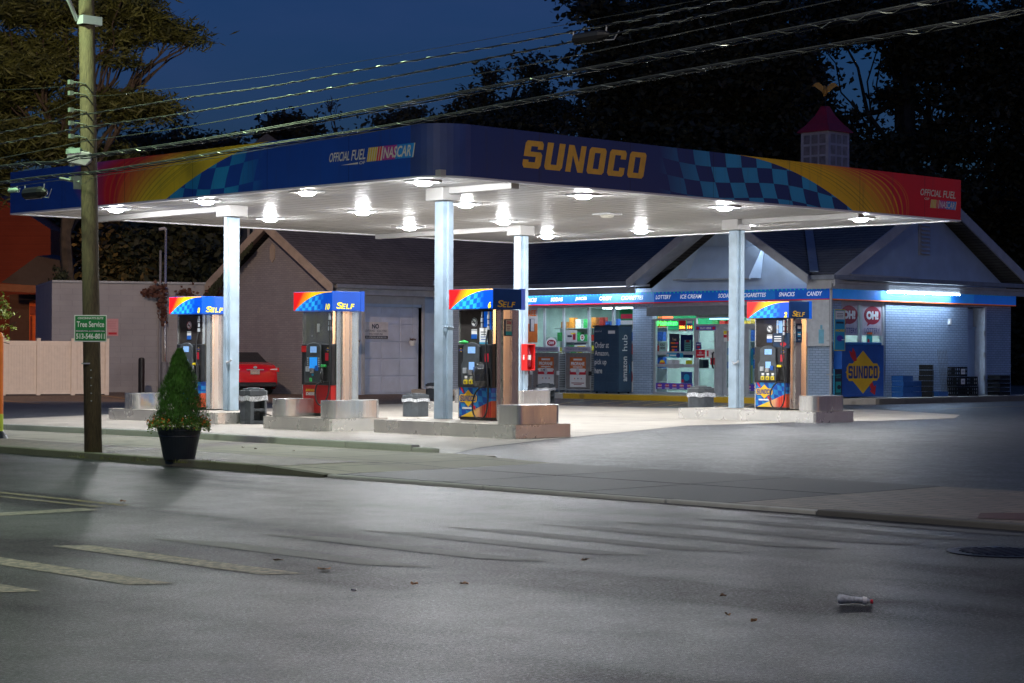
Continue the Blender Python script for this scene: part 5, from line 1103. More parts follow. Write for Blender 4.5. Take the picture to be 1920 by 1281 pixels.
# propane cages ---------------------------------------------------------------
CX = 24.15
def cage(px0, px1, label, price):
    a = GX(px0, 700, CX).y; d_ = GX(px1, 700, CX).y; yc_ = (a+d_)/2; w = a-d_; t = thing('propane_cage', (CX, yc_, .2), label, 'propane cage', 'propane cages by the shop window')
    h = 1.36; b = MB(); b.box((.0, -w/2, .08), (.55, w/2, .12)); b.box((.0, -w/2, h-.02), (.55, w/2, h))
    for sx in (.0, .52):
        for sy in (-w/2, w/2-.03): b.box((sx, sy, .0), (sx+.03, sy+.03, h-.021))
    b.build('cage_frame', M_ALU, t)
    b = MB(); b.box((-.02, -w/2+.035, .14), (-.001, w/2-.035, h-.05)); dr = b.build('door', mat('galvanised sheet', (.33, .31, .29), .45, .5, var=.15), t, bevel=.004)
    # perforated side walls
    b = MB(); n = 9
    for k in range(n+1): b.box((.03+k*.49/n-.006, -w/2+.004, .121), (.03+k*.49/n+.006, -w/2+.012, h-.021))
    for k in range(16): b.box((.03, -w/2+.013, .15+k*.075), (.52, -w/2+.019, .17+k*.075))
    b.build('side_mesh', M_ALU, t); b = MB(); b.box((.04, -w/2+.05, .13), (.5, w/2-.02, h-.06)); b.build('inside_shade', M_INK, t)  # solid dark block painted as the shade inside the cage
    b = MB(); b.box((-.05, -w/2-.01, h+.001), (.02, w/2+.01, h+.15)); sg = b.build('header_sign', mat('pale lilac sign', (.48, .45, .58), .5), t)
    lettering('We appreciate your business.', (-.05, 0, h+.075), UX, UP, .07, M_NAVY, sg, w=w*.85, shear=.2)
    def dc(nm, y, z, ww, hh, m, d=.022, par=dr): b = MB(); b.decal((-d, y, z), UX, UP, ww, hh); b.build(nm, m, par, fix=False)
    ph = h*.72; pc = h*.50; pw = w*.62
    dc('poster_sheet', -.01, pc, pw, ph, M_PAPER); dc('poster_orange', -.01, pc+ph*.30, pw, ph*.40, mat('poster orange', (.60, .15, .03), .5), .024); dc('poster_band', -.01, pc-ph*.02, pw, ph*.14, M_LITRED, .024); dc('poster_window', -.01, pc+ph*.06, pw*.9, ph*.12, M_PAPER, .026)
    lettering('PROPANE', (-.022, -.01, pc+ph*.28), UX, UP, .12, M_PAPER, dr, w=pw*.85, bold=.05, depth=.007); dc('caption', -.01, pc+ph*.42, pw*.55, .06, M_PAPER, .027); dc('caption_rule', -.01, pc+ph*.17, pw*.6, .03, M_PAPER, .027)
    b = MB(); b.face([(-.029, -.01+.08*cos(q)*1, pc+.02+.13*sin(q)) for q in [k*pi/8 for k in range(16)]]); b.build('tank_picture', mat('tank grey print', (.55, .55, .6), .5), dr, fix=False)
    for k, mm in enumerate((M_ORANGE, M_NAVY, M_LITRED)): dc('bullet', .14-.15*k-.01, pc-ph*.22, .04, .04, mm, .026)
    if price: lettering('15.99', (-.022, .12, pc+ph*.05), UX, UP, .09, M_INK, dr, w=.2, bold=.03, depth=.009)
    else: dc('small_print', -.01, pc-ph*.37, pw*.8, .025, M_CRIMSON, .026); dc('small_print', -.01, pc-ph*.42, pw*.5, .02, M_CRIMSON, .026)
    b = MB(); b.box((-.05, w/2-.10, h*.42), (-.0, w/2-.01, h*.50)) if False else b.box((-.05, -w/2-.03, h*.42), (-.0, -w/2+.07, h*.52)); b.build('latch', M_WHITE if price else M_BLACK, t, bevel=.006)
    return t
cage(964, 998, 'leftmost propane cage, mostly hidden by the column and red extinguisher box', True)
cage(1000, 1048, 'middle propane cage with a price on its orange poster', True)
cage(1060, 1108, 'right propane cage beside the dark blue parcel locker', False)
# parcel locker
a = GX(1113, 740, CX-.1).y; d_ = GX(1160, 740, CX-.1).y; w = a-d_; yc_ = (a+d_)/2; LH = GX(1135, 613, CX-.1).z-.2; XL = CX-.1
lk = thing('parcel_locker', (XL, yc_, .2), 'dark slate blue parcel locker with white lettering, left of the brick pier', 'parcel locker')
M_SLATE = mat('slate blue enamel', (.035, .075, .13), .42, var=.1, vs=3); dp = .62
b = MB(); b.box((0, -w/2, .05), (dp, w/2, LH)); bd = b.build('body', M_SLATE, lk, bevel=.01)
b = MB(); b.box((-.03, -w/2-.0, LH+.001), (dp, w/2+.03, LH+.05)); b.build('top_cap', mat('dark slate', (.02, .04, .07), .4), lk)
b = MB(); 
for x in (.05, dp-.1):
    for y in (-w/2+.05, w/2-.1): b.box((x, y, 0), (x+.05, y+.05, .05))
b.build('foot', M_BLACK, lk)
for r_ in range(7):
    for c_ in range(2):
        b = MB(); hh = (LH-.16)/7; y0_ = w/2-.04-c_*(w-.04)/2; b.box((-.012, y0_-(w-.1)/2, .10+r_*hh), (-.001, y0_, .10+r_*hh+hh-.02)); b.build('locker_door', M_SLATE, bd, bevel=.004)
def lt(s, dy, z, h_, ww=None, m=M_PAPER, **k): lettering(s, (-.012, dy, z), UX, UP, h_, m, lk, w=ww, align='L', depth=.004, **k)
zf = lambda py: GX(1135, py, XL).z-.2
for s_, py, ww in (('Order at', 647, .62), ('Amazon,', 663, .64), ('pick up', 680, .52), ('here', 695, .33)): lt(s_, w/2-.06, zf(py), .19 if s_ in ('Order at', 'here', 'Amazon,') else .22, ww, bold=.01)
lt('amazon hub', w/2-.06, zf(621), .06, .3); b = MB(); b.decal((-.014, -w*.22, zf(623)), UX, UP, .3, .10); b.build('label_plate', M_PAPER, lk, fix=False)
V = Vector((-1, 0, 0)) ; U2 = Vector((0, 0, 1))
b = MB(); text_md('amazon', (dp*.5, -w/2, LH*.37), U2, V, .17, .80, 0, .015, mb=b, depth=.004); text_md('hub', (dp*.45, -w/2, LH*.76), U2, V, .24, .52, 0, .0, mb=b, depth=.004); b.build('side_lettering', M_PAPER, lk, fix=False)
b = MB(); pts = [(-.18, .0), (-.1, .035), (.0, .05), (.1, .035), (.2, .0), (.1, .06), (.0, .078), (-.1, .06)]
b.face([(dp*.5+.15+q, -w/2-.005, LH*.37+p) for p, q in pts]); b.build('side_smile', M_CYAN, lk, fix=False)
# crates: individual stackable crates along the side wall
def crate_proto(h, w, d, m):
    b = MB(); t_ = .02
    b.box((-w/2, -d/2, 0), (w/2, d/2, .02)); 
    for z in (.02, h*.45, h-.05): b.box((-w/2, -d/2, z), (w/2, -d/2+t_, z+.045)); b.box((-w/2, d/2-t_, z), (w/2, d/2, z+.045)); b.box((-w/2, -d/2+t_, z), (-w/2+t_, d/2-t_, z+.045)); b.box((w/2-t_, -d/2+t_, z), (w/2, d/2-t_, z+.045))
    for k in range(6):
        x = -w/2+k*(w-.03)/5
        for y in (-d/2+.001, d/2-t_+.001): b.box((x, y, .021), (x+.03, y+t_-.004, h-.001))
    for k in range(1, 5):
        y = -d/2+k*(d-.03)/5
        for x in (-w/2+.001, w/2-t_+.001): b.box((x, y, .021), (x+t_-.004, y+.03, h-.001))
    return b
M_CRB = mat('blue crate plastic', (.012, .10, .34), .45, var=.2, vs=20); M_CRK = mat('black crate plastic', (.010, .012, .015), .6, var=.2, vs=20, spec=.2)
proto = {}
def crate(x, y, z, kind, label, group, rz=0, scale=1):
    h, w, d, m = {'b': (.155, .52, .42, M_CRB), 'k': (.155, .50, .40, M_CRK), 'K': (.30, .52, .40, M_CRK), 'g': (.12, .62, .45, M_CRK)}[kind]
    if kind not in proto:
        b = crate_proto(h, w, d, m); me = b.build('crate', m); proto[kind] = me; o = me
    else: o = proto[kind].copy(); COL.objects.link(o)
    o.location = (x, y, z); o.rotation_euler = (0, 0, rz); tag(o, label, 'crate', group); return h
YC = 9.75
X0 = GY(1700, 740, YC).x
orders = ['lowest', 'second', 'third', 'fourth', 'fifth', 'sixth', 'seventh', 'eighth', 'topmost']
def stack(px, kind, n, nm, group, y=YC, rz=0, lean=0):
    x = GY(px, 742, y).x; z = .2
    for k in range(n):
        o = orders[k] if k < n-1 else 'topmost'
        z += crate(x+lean*k, y+.01*(k % 2), z, kind, f'{o} {nm}', group, rz+.02*(k % 3-1))+.012
stack(1692, 'b', 4, 'blue crate of the leftmost blue stack by the side wall', 'blue crates by the side wall')
stack(1709, 'b', 3, 'blue crate of the blue stack against the tall black stack', 'blue crates by the side wall', 9.9)
stack(1737, 'k', 6, 'black crate in the tallest black stack by the side wall', 'black crates in the tallest stack', 9.7, .5)
stack(1758, 'b', 1, 'blue crate between the black crate stacks', 'blue crates by the side wall', 9.9)
stack(1757, 'k', 4, 'black crate in the low stack right of the tallest', 'black crates right of the tallest stack', 10.0) if False else None
stack(1795, 'K', 3, 'deep black crate with white labels near the side door', 'deep black crates near the side door', 9.8)
stack(1815, 'K', 2, 'deep black crate right at the side door', 'deep black crates at the side door', 9.75)
stack(1873, 'g', 5, 'black tote in the nested stack at the far right corner', 'nested black totes at the corner', 9.7)
for k in range(3):
    for (px, n) in ((1795, 3),):
        pass
for px, k, lab in ((1795, 2, 'upper'), (1795, 1, 'middle'), (1818, 1, 'right')):
    x = GY(px, 742, 9.8).x; O = Vector((x, 9.8-.205, .2+.15+k*.312)); t, add, patch, oval = wall_sign('paper_label', f'{lab} white paper label on the black crates near the side door', 'label', UY, O, .22, .17, M_PAPER, .003); patch(0, .0, .15, .06, M_TEXTG)
# wire rack against the wall
x = GY(1772, 742, 10.0).x; t = thing('wire_rack', (x, 10.02, .2), 'thin empty wire rack leaning on the side wall among the crates', 'wire rack')
b = MB(); 
for k in range(7): b.tube([(-.25+k*.083, -.08, 0), (-.25+k*.083, .1, 1.45)], .006, 5)
for k in range(9): b.tube([(-.25, -.08+k*.02, k*.17), (.25, -.08+k*.02, k*.17)], .006, 5)
b.build('rack_grid', M_GUTTER, t)
# interior goods -------------------------------------------------------------
rn = random.Random(11)
sh_n = 0
goods = {'red': (.5, .03, .02), 'orange': (.6, .2, .03), 'green': (.04, .3, .08), 'blue': (.03, .1, .4), 'white': (.6, .6, .6), 'yellow': (.65, .5, .05)}
gp_ = {}
for (xs, y0, y1, lab) in ((26.6, 18.4, 23.4, 'white shop shelf behind the left windows'), (26.4, 11.2, 13.2, 'white shop shelf behind the windows right of the door'), (27.6, 13.6, 17.2, 'white shop shelf behind the entrance')):
    t = thing('shop_shelf', (xs, (y0+y1)/2, .2), lab, 'shop shelf')
    ln = y1-y0; b = MB(); b.box((.22, -ln/2, 0), (.26, ln/2, 2.2)); b.build('shelf_back', M_TRIM, t)
    for z in (.35, .80, 1.25, 1.7, 2.15): b = MB(); b.box((-.05, -ln/2, z), (.219, ln/2, z+.02)); b.build('shelf_board', M_TRIM, t)
    for z in (1.02, 1.47, 1.92, 2.37):
        y = y0+.1
        while y < y1-.2:
            c_ = rn.choice(list(goods)); w_ = .24; h_ = rn.choice((.22, .30, .36))
            if (c_, h_) not in gp_:
                bb = MB(); bb.box((-.07, -w_/2, 0), (.1, w_/2, h_)); bb.box((-.075, -w_*.3, h_*.35), (-.0702, w_*.3, h_*.7)); o = bb.build('packaged_goods', mat('goods '+c_, goods[c_], .4, var=.5, vs=14), bevel=.004); gp_[(c_, h_)] = o
            else: o = gp_[(c_, h_)].copy(); COL.objects.link(o)
            o.location = (xs+.06, y, z+.001); tag(o, f'{c_} packaged goods on the {lab}', 'packaged goods', f'{c_} goods on the {lab}'); y += rn.uniform(.27, .40)
t = thing('drinks_cooler', (28.9, 16.2, .2), 'dark lit drinks cooler inside the shop behind the door', 'cooler')
b = MB(); b.box((0, -.9, 0), (.7, .9, 2.1)); b.build('cabinet', M_INK, t); b = MB(); b.box((-.012, -.82, .2), (-.002, .82, 1.75)); b.build('glass_front', mat('cooler glow', (.1, .2, .3), .2, var=.8, vs=9, emit=.6), t); b = MB(); b.box((-.012, -.85, 1.8), (-.002, .85, 2.05)); b.build('header_panel', M_BLUE, t)
# ------------------------------------------------------------------ left side: annex, fence, houses
def foot(px, py, z=LOT): return GZ(px, py, z)
# block annex running left from the garage gable
A = Vector((19.85, 34.2, 0)); B = GZ(150, 735.5, LOT); B.z = 0; dirv = (B-A).normalized(); B = A+dirv*((B-A).length+1); nrm = Vector((-dirv.y, dirv.x, 0))
if nrm.dot(CAM-A) < 0: nrm = -nrm
topz = 3.95
t = thing('block_annex', (A.x, A.y, LOT), 'flat topped grey painted block building left of the garage gable, ivy at its roof edge', 'building'); OA = (A.x, A.y, LOT)
b = MB(OA); b.prism([A+UP*0, B+UP*0, B-nrm*6, A-nrm*6], UP*topz); b.build('wall', M_BLOCK, t)
b = MB(OA); b.prism([A+nrm*.06+UP*(topz+.001), B+nrm*.06+UP*(topz+.001), B-nrm*6.1+UP*(topz+.001), A-nrm*6.1+UP*(topz+.001)], UP*.07); b.build('coping', mat('pale metal coping', (.35, .38, .42), .5, .2), t)
ldir = -dirv   # image right along the wall
def onA(px, py):
    d = ray(px, py); k = (A-CAM).dot(nrm)/d.dot(nrm); return CAM+d*k
b = MB(OA); rn = random.Random(9)
for (cx, cy, sp, n) in ((276, 548, 16, 40), (347, 550, 18, 50), (395, 550, 18, 60), (304, 560, 9, 90), (303, 585, 8, 60), (285, 545, 14, 30)):
    for k in range(n):
        p = onA(cx+rn.gauss(0, sp*.5), cy+rn.gauss(0, 6 if sp > 10 else 12))+nrm*rn.uniform(.12, .3); s = rn.uniform(.05, .10); a = Vector((rn.uniform(-1, 1), rn.uniform(-1, 1), rn.uniform(-1, 1))).normalized()*s; c = a.cross(nrm).normalized()*s*.8
        b.face([p-a, p+c, p+a, p-c])
b.build('ivy', mat('red brown ivy leaves', (.09, .035, .025), .6, var=.4, vs=3), t, fix=False)
p = onA(210, 614); tt, add, patch, oval = wall_sign('notice_sign', 'faded pink notice on the block annex behind the pole', 'sign', ldir, p+nrm*.01, 1.32*.3+.05, .62, M_PINK, .01); patch(.02, -.22, .3, .08, M_LITRED); 
for k in range(5): patch(0, .2-k*.06, .3, .012, mat('faint red print', (.5, .2, .24), .5))
# conduits and mast
for nm, x0, x1, ytop, ybot, r, m, lab in (('conduit', 300, 298, 470, 712, .045, M_GUTTER, 'plain grey service conduit climbing the annex wall'), ('conduit', 310, 308, 432, 655, .045, M_STEEL, 'bright steel service mast with a bent weatherhead, right of the plain conduit')):
    q0 = onA(x1, ybot)+nrm*.12; q1 = onA(x0, ytop)+nrm*.12; t2 = thing('service_'+('mast' if m is M_STEEL else 'conduit'), (q0.x, q0.y, LOT), lab, 'conduit')
    b = MB((q0.x, q0.y, LOT)); b.tube([(q0.x, q0.y, LOT+.02), q0, q1], r, 10); b.build('pipe', m, t2, smooth=True)
    if m is M_STEEL:
        b = MB((q0.x, q0.y, LOT)); b.tube([q1, q1+UP*.06+ldir*-.05, q1+UP*.02-ldir*.25], .06, 8); b.build('weatherhead', M_ALU, t2)
        b = MB((q0.x, q0.y, LOT)); m0 = onA(307, 705)+nrm*.12; b.tube([m0-UP*.45, m0+UP*.5], .12, 12); b.build('meter_housing', M_GUTTER, t2)
# bollard
p = foot(265, 737); t = thing('bollard', (p.x, p.y, LOT), 'black bollard standing before the block annex', 'bollard')
b = MB(); b.lathe([(.115, 0), (.115, 1.18), (.09, 1.24), (.001, 1.26)], n=16); b.build('post', M_DARK, t, smooth=False); b = MB(); b.lathe([(.16, 0), (.16, .02)], n=16); b.build('base_plate', M_DKGREY, t)
p = foot(352, 737); 
# vinyl fence
F0 = foot(-60, 742); F1 = foot(200, 741); fd = (F1-F0).normalized(); L = (F1-F0).length; ang = math.atan2(fd.y, fd.x)
t = thing('vinyl_fence', (F0.x, F0.y, LOT), 'cream panelled vinyl fence at the left, behind the utility pole', 'fence', rz=ang); fh = 1.80
pw_ = L/4
M_VINYL = mat('cream vinyl', (.72, .64, .57), .45, var=.06)
for k in range(5): b = MB(); x = k*pw_; b.box((x-.065, -.065, 0), (x+.065, .065, fh+.06)); b.prism([(x-.075, -.075, fh+.061), (x+.075, -.075, fh+.061), (x+.075, .075, fh+.061), (x-.075, .075, fh+.061)], (0, 0, .03)); b.build('post', M_VINYL, t, bevel=.006)
for k in range(4):
    b = MB(); x0 = k*pw_+.066; x1 = (k+1)*pw_-.066; b.box((x0, -.025, fh-.16), (x1, .025, fh)); b.box((x0, -.025, .04), (x1, .025, .16)); n = 11
    for q in range(n): b.box((x0+(x1-x0)*q/n+.002, -.012, .161), (x0+(x1-x0)*(q+1)/n-.002, .012, fh-.161))
    b.build('panel', M_VINYL, t)
# orange lit brick house with dark roof, far left
HD = 84.
def hp(px, py, d=HD): return GD(px, py, d)
def ground_at(v): return Vector((v.x, v.y, -.05))
o = ground_at(hp(40, 700)); t = thing('brick_house', o, 'orange lit brick house with arched entrance beyond the cream fence', 'house'); OO = tuple(o)
def polyD(pxs, d): return [hp(x, y, d) for x, y in pxs]
b = MB(OO); b.prism(polyD([(-200, 745), (95, 745), (95, 430), (-60, 330), (-200, 330)], 92), FWD*5); b.build('wall', M_REDBRICK, t)
b = MB(OO); P = polyD([(2, 530), (70, 480), (112, 488), (118, 542)], 85); b.prism(P, FWD*3+UP*.2); b.build('porch_roof', mat('dark porch shingles', (.02, .025, .04), .8, bump=.4, bs=8), t)
b = MB(OO); b.prism(polyD([(0, 532), (118, 538), (118, 552), (0, 546)], 84.6), FWD*.3); b.build('porch_fascia', mat('dark brown board', (.10, .045, .03), .7), t)
b = MB(OO); b.prism(polyD([(18, 552), (118, 552), (118, 745), (18, 745)], 87), FWD*.3); b.build('porch_wall', mat('dark timber wall', (.05, .03, .03), .7), t)
b = MB(OO); b.prism(polyD([(55, 745), (55, 566), (82, 557), (104, 568), (104, 745)], 86.7), FWD*.2); ar = b.build('arch', mat('orange plaster', (.55, .12, .03), .7, var=.15), t)
b = MB(OO); b.prism(polyD([(56, 590), (103, 592), (103, 578), (56, 574)], 86.6), FWD*.08); b.prism(polyD([(56, 745), (59, 745), (59, 593), (56, 593)], 86.6), FWD*.08); b.build('arch_moulding', mat('dark red moulding', (.20, .03, .015), .7), ar)
# dark blue house behind the annex
o = ground_at(hp(440, 650, 86)); t = thing('clapboard_house', o, 'dark blue house with white framed windows behind the garage gable', 'house'); OO = tuple(o)
b = MB(OO); b.prism(polyD([(395, 745), (620, 745), (620, 330), (500, 250), (395, 330)], 87), FWD*6); b.build('wall', mat('dark navy clapboard', (.035, .05, .085), .7, var=.2, bump=.3, bs=9), t)
for (a, c_) in ((402, 421), (464, 478)):
    b = MB(OO); P = polyD([(a, 424), (c_, 424), (c_, 473), (a, 473)], 86.9); b.prism(P, FWD*-.06); w_ = b.build('window', M_TRIM, t)
    b = MB(OO)
    for (y0, y1) in ((429, 446), (449, 468)): b.prism(polyD([(a+4, y0), (c_-4, y0), (c_-4, y1), (a+4, y1)], 86.82), FWD*-.02)
    b.build('pane', mat('dark window pane', (.02, .03, .05), .1), w_)
# ------------------------------------------------------------------ parked red saloon
p = GZ(478, 740.5, LOT); heading = math.atan2(FWD.y, FWD.x)+R(7.4)+R(19)
t = thing('parked_car', (p.x, p.y, LOT), 'red four door saloon car parked facing away by the garage gable wall', 'car', rz=heading)
M_CAR = mat('red car paint', (.75, .008, .015), .22, 0, var=.04, coat=1); M_CGL = mat('car window tint', (.012, .014, .018), .06, var=0, spec=.9)
# local: x forward from the rear bumper, y left
def ring(x, hw, z0, z1, cz, top_hw, zr):    # half section from sill to roof centre
    pts = [(hw*.90, z0), (hw*.985, z0+.12), (hw, cz-.18), (hw*.985, cz), (hw*.93, z1)]
    pts += [(top_hw+(hw*.93-top_hw)*.5, z1+(zr-z1)*.5), (top_hw, zr-.05), (top_hw*.82, zr-.008), (top_hw*.4, zr+.012), (0, zr+.02)]
    full = [(x, y, z) for y, z in pts]+[(x, -y, z) for y, z in pts[-2::-1]]
    return full
secs = [(.02, .80, .30, .84, .62, .60, .86), (.10, .865, .20, .98, .66, .68, 1.0), (.30, .885, .19, 1.03, .7, .72, 1.06), (.55, .89, .18, 1.05, .7, .70, 1.09), (.85, .89, .18, 1.04, .72, .60, 1.24), (1.25, .89, .18, 1.02, .72, .56, 1.40), (1.9, .89, .18, 1.0, .72, .58, 1.45), (2.5, .89, .18, .98, .72, .57, 1.44), (3.0, .89, .18, .97, .7, .58, 1.30), (3.5, .885, .18, .95, .7, .66, 1.02), (4.1, .87, .2, .86, .66, .62, .90), (4.5, .80, .24, .72, .56, .5, .76), (4.63, .66, .30, .60, .5, .4, .62)]
b = MB(); R0 = [ring(*s_) for s_ in secs]; n = len(R0[0])
for r_ in R0: b.v += [Vector(q) for q in r_]
for i in range(len(R0)-1):
    for j in range(n-1): b.f.append((i*n+j, i*n+j+1, (i+1)*n+j+1, (i+1)*n+j)); b.m.append(0)
b.f.append(tuple(range(n))); b.m.append(0); b.f.append(tuple((len(R0)-1)*n+j for j in reversed(range(n)))); b.m.append(0)
body = b.build('body', M_CAR, t, smooth=True); sub = body.modifiers.new('s', 'SUBSURF'); sub.levels = 1; sub.render_levels = 2
b = MB(); b.face([(.50, .60, 1.085), (.50, -.60, 1.085), (1.20, -.50, 1.425), (1.20, .50, 1.425)]); o = b.build('rear_window', M_CGL, t, fix=False)
for v in o.data.vertices: v.co.z += .028; v.co.x -= .015
b = MB(); b.prism([(.95, .765, 1.07), (3.15, .80, 1.02), (2.75, .62, 1.37), (1.35, .60, 1.38)], (0, .02, .0)); b.build('side_window', M_CGL, t); b = MB(); b.prism([(.95, -.765, 1.07), (3.15, -.80, 1.02), (2.75, -.62, 1.37), (1.35, -.60, 1.38)], (0, -.02, .0)); b.build('side_window', M_CGL, t)
for sy in (-1, 1):
    b = MB(); b.prism([(.035, sy*.87, .93), (.0, sy*.50, .90), (.0, sy*.52, .82), (.035, sy*.87, .78)], (.05, 0, 0)); b.prism([(.04, sy*.865, .93), (.30, sy*.895, .92), (.12, sy*.895, .80), (.04, sy*.87, .78)], (0, sy*.012, 0)); tl = b.build('tail_light', mat('tail lamp red', (.6, .02, .02), .12, var=0, emit=.15), t)
    b = MB(); b.face([(-.004, sy*.80, .90), (-.004, sy*.55, .88), (-.004, sy*.55, .855), (-.004, sy*.80, .855)]); b.build('reverse_lamp', M_PAPER, tl, fix=False)
b = MB(); b.box((-.02, -.16, .70), (.06, .16, .84)); pl_ = b.build('number_plate', mat('plate print', (.55, .45, .40), .4, var=.4, vs=30), t)
b = MB(); b.box((-.03, -.30, .845), (.05, .30, .875)); b.build('chrome_strip', M_ALU, t); b = MB(); b.face([(-.03+.012, .07*cos(q), .94+.045*sin(q)) for q in [k*pi/8 for k in range(16)]]); b.build('badge', M_ALU, t, fix=False)
b = MB(); b.box((-.04, -.78, .26), (.12, .78, .43)); b.build('bumper_skirt', M_DARK, t, bevel=.04)
for x in (.95, 3.65):
    for sy in (-1, 1):
        b = MB(); b.tube([(x, sy*.70, .33), (x, sy*.90, .33)], .33, 20); w_ = b.build('wheel', M_BLACK, t, bevel=.03); b = MB(); b.tube([(x, sy*.885, .33), (x, sy*.915, .33)], .2, 12); b.build('rim', M_ALU, w_)
# ------------------------------------------------------------------ utility pole, tree-service sign, wires
pz = .07; pb = GZ(175, 851, pz); pt = GD(162, 0, 28.9); lean = (Vector((pt.x, pt.y, pt.z))-pb)
ph = 11.; ptop = pb+lean*(ph/lean.z)
t = thing('utility_pole', pb, 'weathered wooden utility pole leaning slightly at the street edge', 'utility pole')
POL = t; b = MB(pb); b.tube([pb-UP*.05, pb+(ptop-pb)*.3, pb+(ptop-pb)*.6, ptop], [.122, .118, .112, .095], 20); b.build('pole', M_WOOD, t, smooth=True)
def onpole(py): 
    k = (py-852)/(0-852); return pb+(pt-pb)*k
axp = lambda py: onpole(py)
b = MB(pb)
c = axp(42); b.tube([c-RGT*.12-FWD*.1, c-RGT*.25+UP*.5-FWD*.6, c-RGT*.9+UP*1.5-FWD*1.9], .03, 8); b.tube([c-RGT*.13+UP*.05, c-RGT*.45+UP*.7-FWD*.5, c-RGT*.95+UP*1.53-FWD*1.9], .018, 6); b.box(c+Vector((-.16, -.16, -.06)), c+Vector((.16, .0, .06)))
arm = b.build('lamp_arm', M_ALU, t)
lc = c-RGT*1.2+UP*1.62-FWD*2.1
b = MB(pb); b.prism([lc+RGT*x+FWD*y for x, y in ((-.3, -.12), (.3, -.12), (.3, .12), (-.3, .12))], UP*.1); hd_ = b.build('lamp_head', M_GUTTER, t, bevel=.03)
b = MB(pb); b.prism([lc+RGT*x+FWD*y-UP*.03 for x, y in ((-.2, -.09), (.2, -.09), (.2, .09), (-.2, .09))], UP*.028); b.build('lamp_glass', mat('mercury lamp glass', (.8, 1, .8), .3, var=0, emit=30, ecol=(.65, 1, .62)), hd_)
LAMPG = lc-UP*.12
# bands, bolts, insulator brackets
for py in (162, 183, 215, 240, 265, 290, 318, 345):
    c = axp(py); b = MB(pb); b.tube([c-RGT*.11-FWD*.05, c-RGT*.20-FWD*.12], .016, 6); b.box(c-RGT*.22-FWD*.12-Vector((.03, .03, .03)), c-RGT*.22-FWD*.12+Vector((.03, .03, .03))); b.build('insulator_bracket', mat('greenish galvanised', (.30, .36, .30), .45, .4), t)
    if py < 330: b = MB(pb); b.tube([c-RGT*.12-FWD*.11, c-FWD*.15-UP*.03, c+RGT*.10-FWD*.12-UP*.16], .009, 6); b.build('tie_wire', M_BLACK, t)
c = axp(352)-RGT*.03-FWD*.16
c = axp(340)-RGT*.03; 
c = axp(300)-RGT*.10-FWD*.2; b = MB(pb); b.prism([c+RGT*x+UP*z for x, z in ((-.17, -.12), (.10, -.17), (.17, -.10), (.16, .03), (-.17, .06))], FWD*.12-RGT*.0); sp = b.build('splice_box', M_TRIM, t, bevel=.015)
b = MB(pb); b.prism([c+RGT*x+UP*z-FWD*.01 for x, z in ((-.18, .0), (.02, .02), (.02, .09), (-.18, .07))], FWD*.14); b.build('splice_lid', mat('mint cover', (.40, .60, .48), .5), sp)
c = axp(352); b = MB(pb); b.tube([c-RGT*.12-FWD*.1, c-RGT*.40-FWD*.12+UP*.06], .022, 8); b.box(c-RGT*.19-FWD*.16-UP*.1, c-RGT*.08-FWD*.06+UP*.1); b.build('side_bracket', _M['greenish galvanised'], t)
c = axp(688); b = MB(pb); b.box(c-FWD*.13-RGT*.12-UP*.01, c-FWD*.125+RGT*.0+UP*.01); b.build('number_tag', M_ALU, t); 
for q in range(5): c = axp(700+q*14); b = MB(pb); b.tube([c-FWD*.11+RGT*.01, c-FWD*.135+RGT*.01], .008, 6); b.build('nail_head', M_ALU, t)
# sign facing the camera
c = axp(624)-FWD*.15+RGT*.02; U = RGT.copy(); Uw = (RGT*cos(R(8))+FWD*sin(R(8)))
tt, add, patch, oval = wall_sign('tree_service_sign', 'green and white tree service sign nailed to the utility pole', 'sign', RGT, c, .455, .375, M_PAPER, .006)
G_ = mat('sign green', (.0, .20, .045), .45, var=.05)
patch(0, .075, .43, .20, G_); patch(0, -.108, .43, .125, G_); patch(0, -.0365, .43, .022, M_INK, d=.002)
add("CINCINNATI'S ELITE", 0, .145, .030, M_PAPER, w=.36, bold=.03, shear=.15, depth=.004); add('Tree Service', 0, .06, .082, M_PAPER, w=.385, bold=.02, depth=.004); add('RESIDENTIAL & COMMERCIAL', 0, -.0365, .016, M_PAPER, w=.41, bold=.03, depth=.005); add('513-546-8011', 0, -.108, .078, M_PAPER, w=.40, bold=.025, depth=.004)
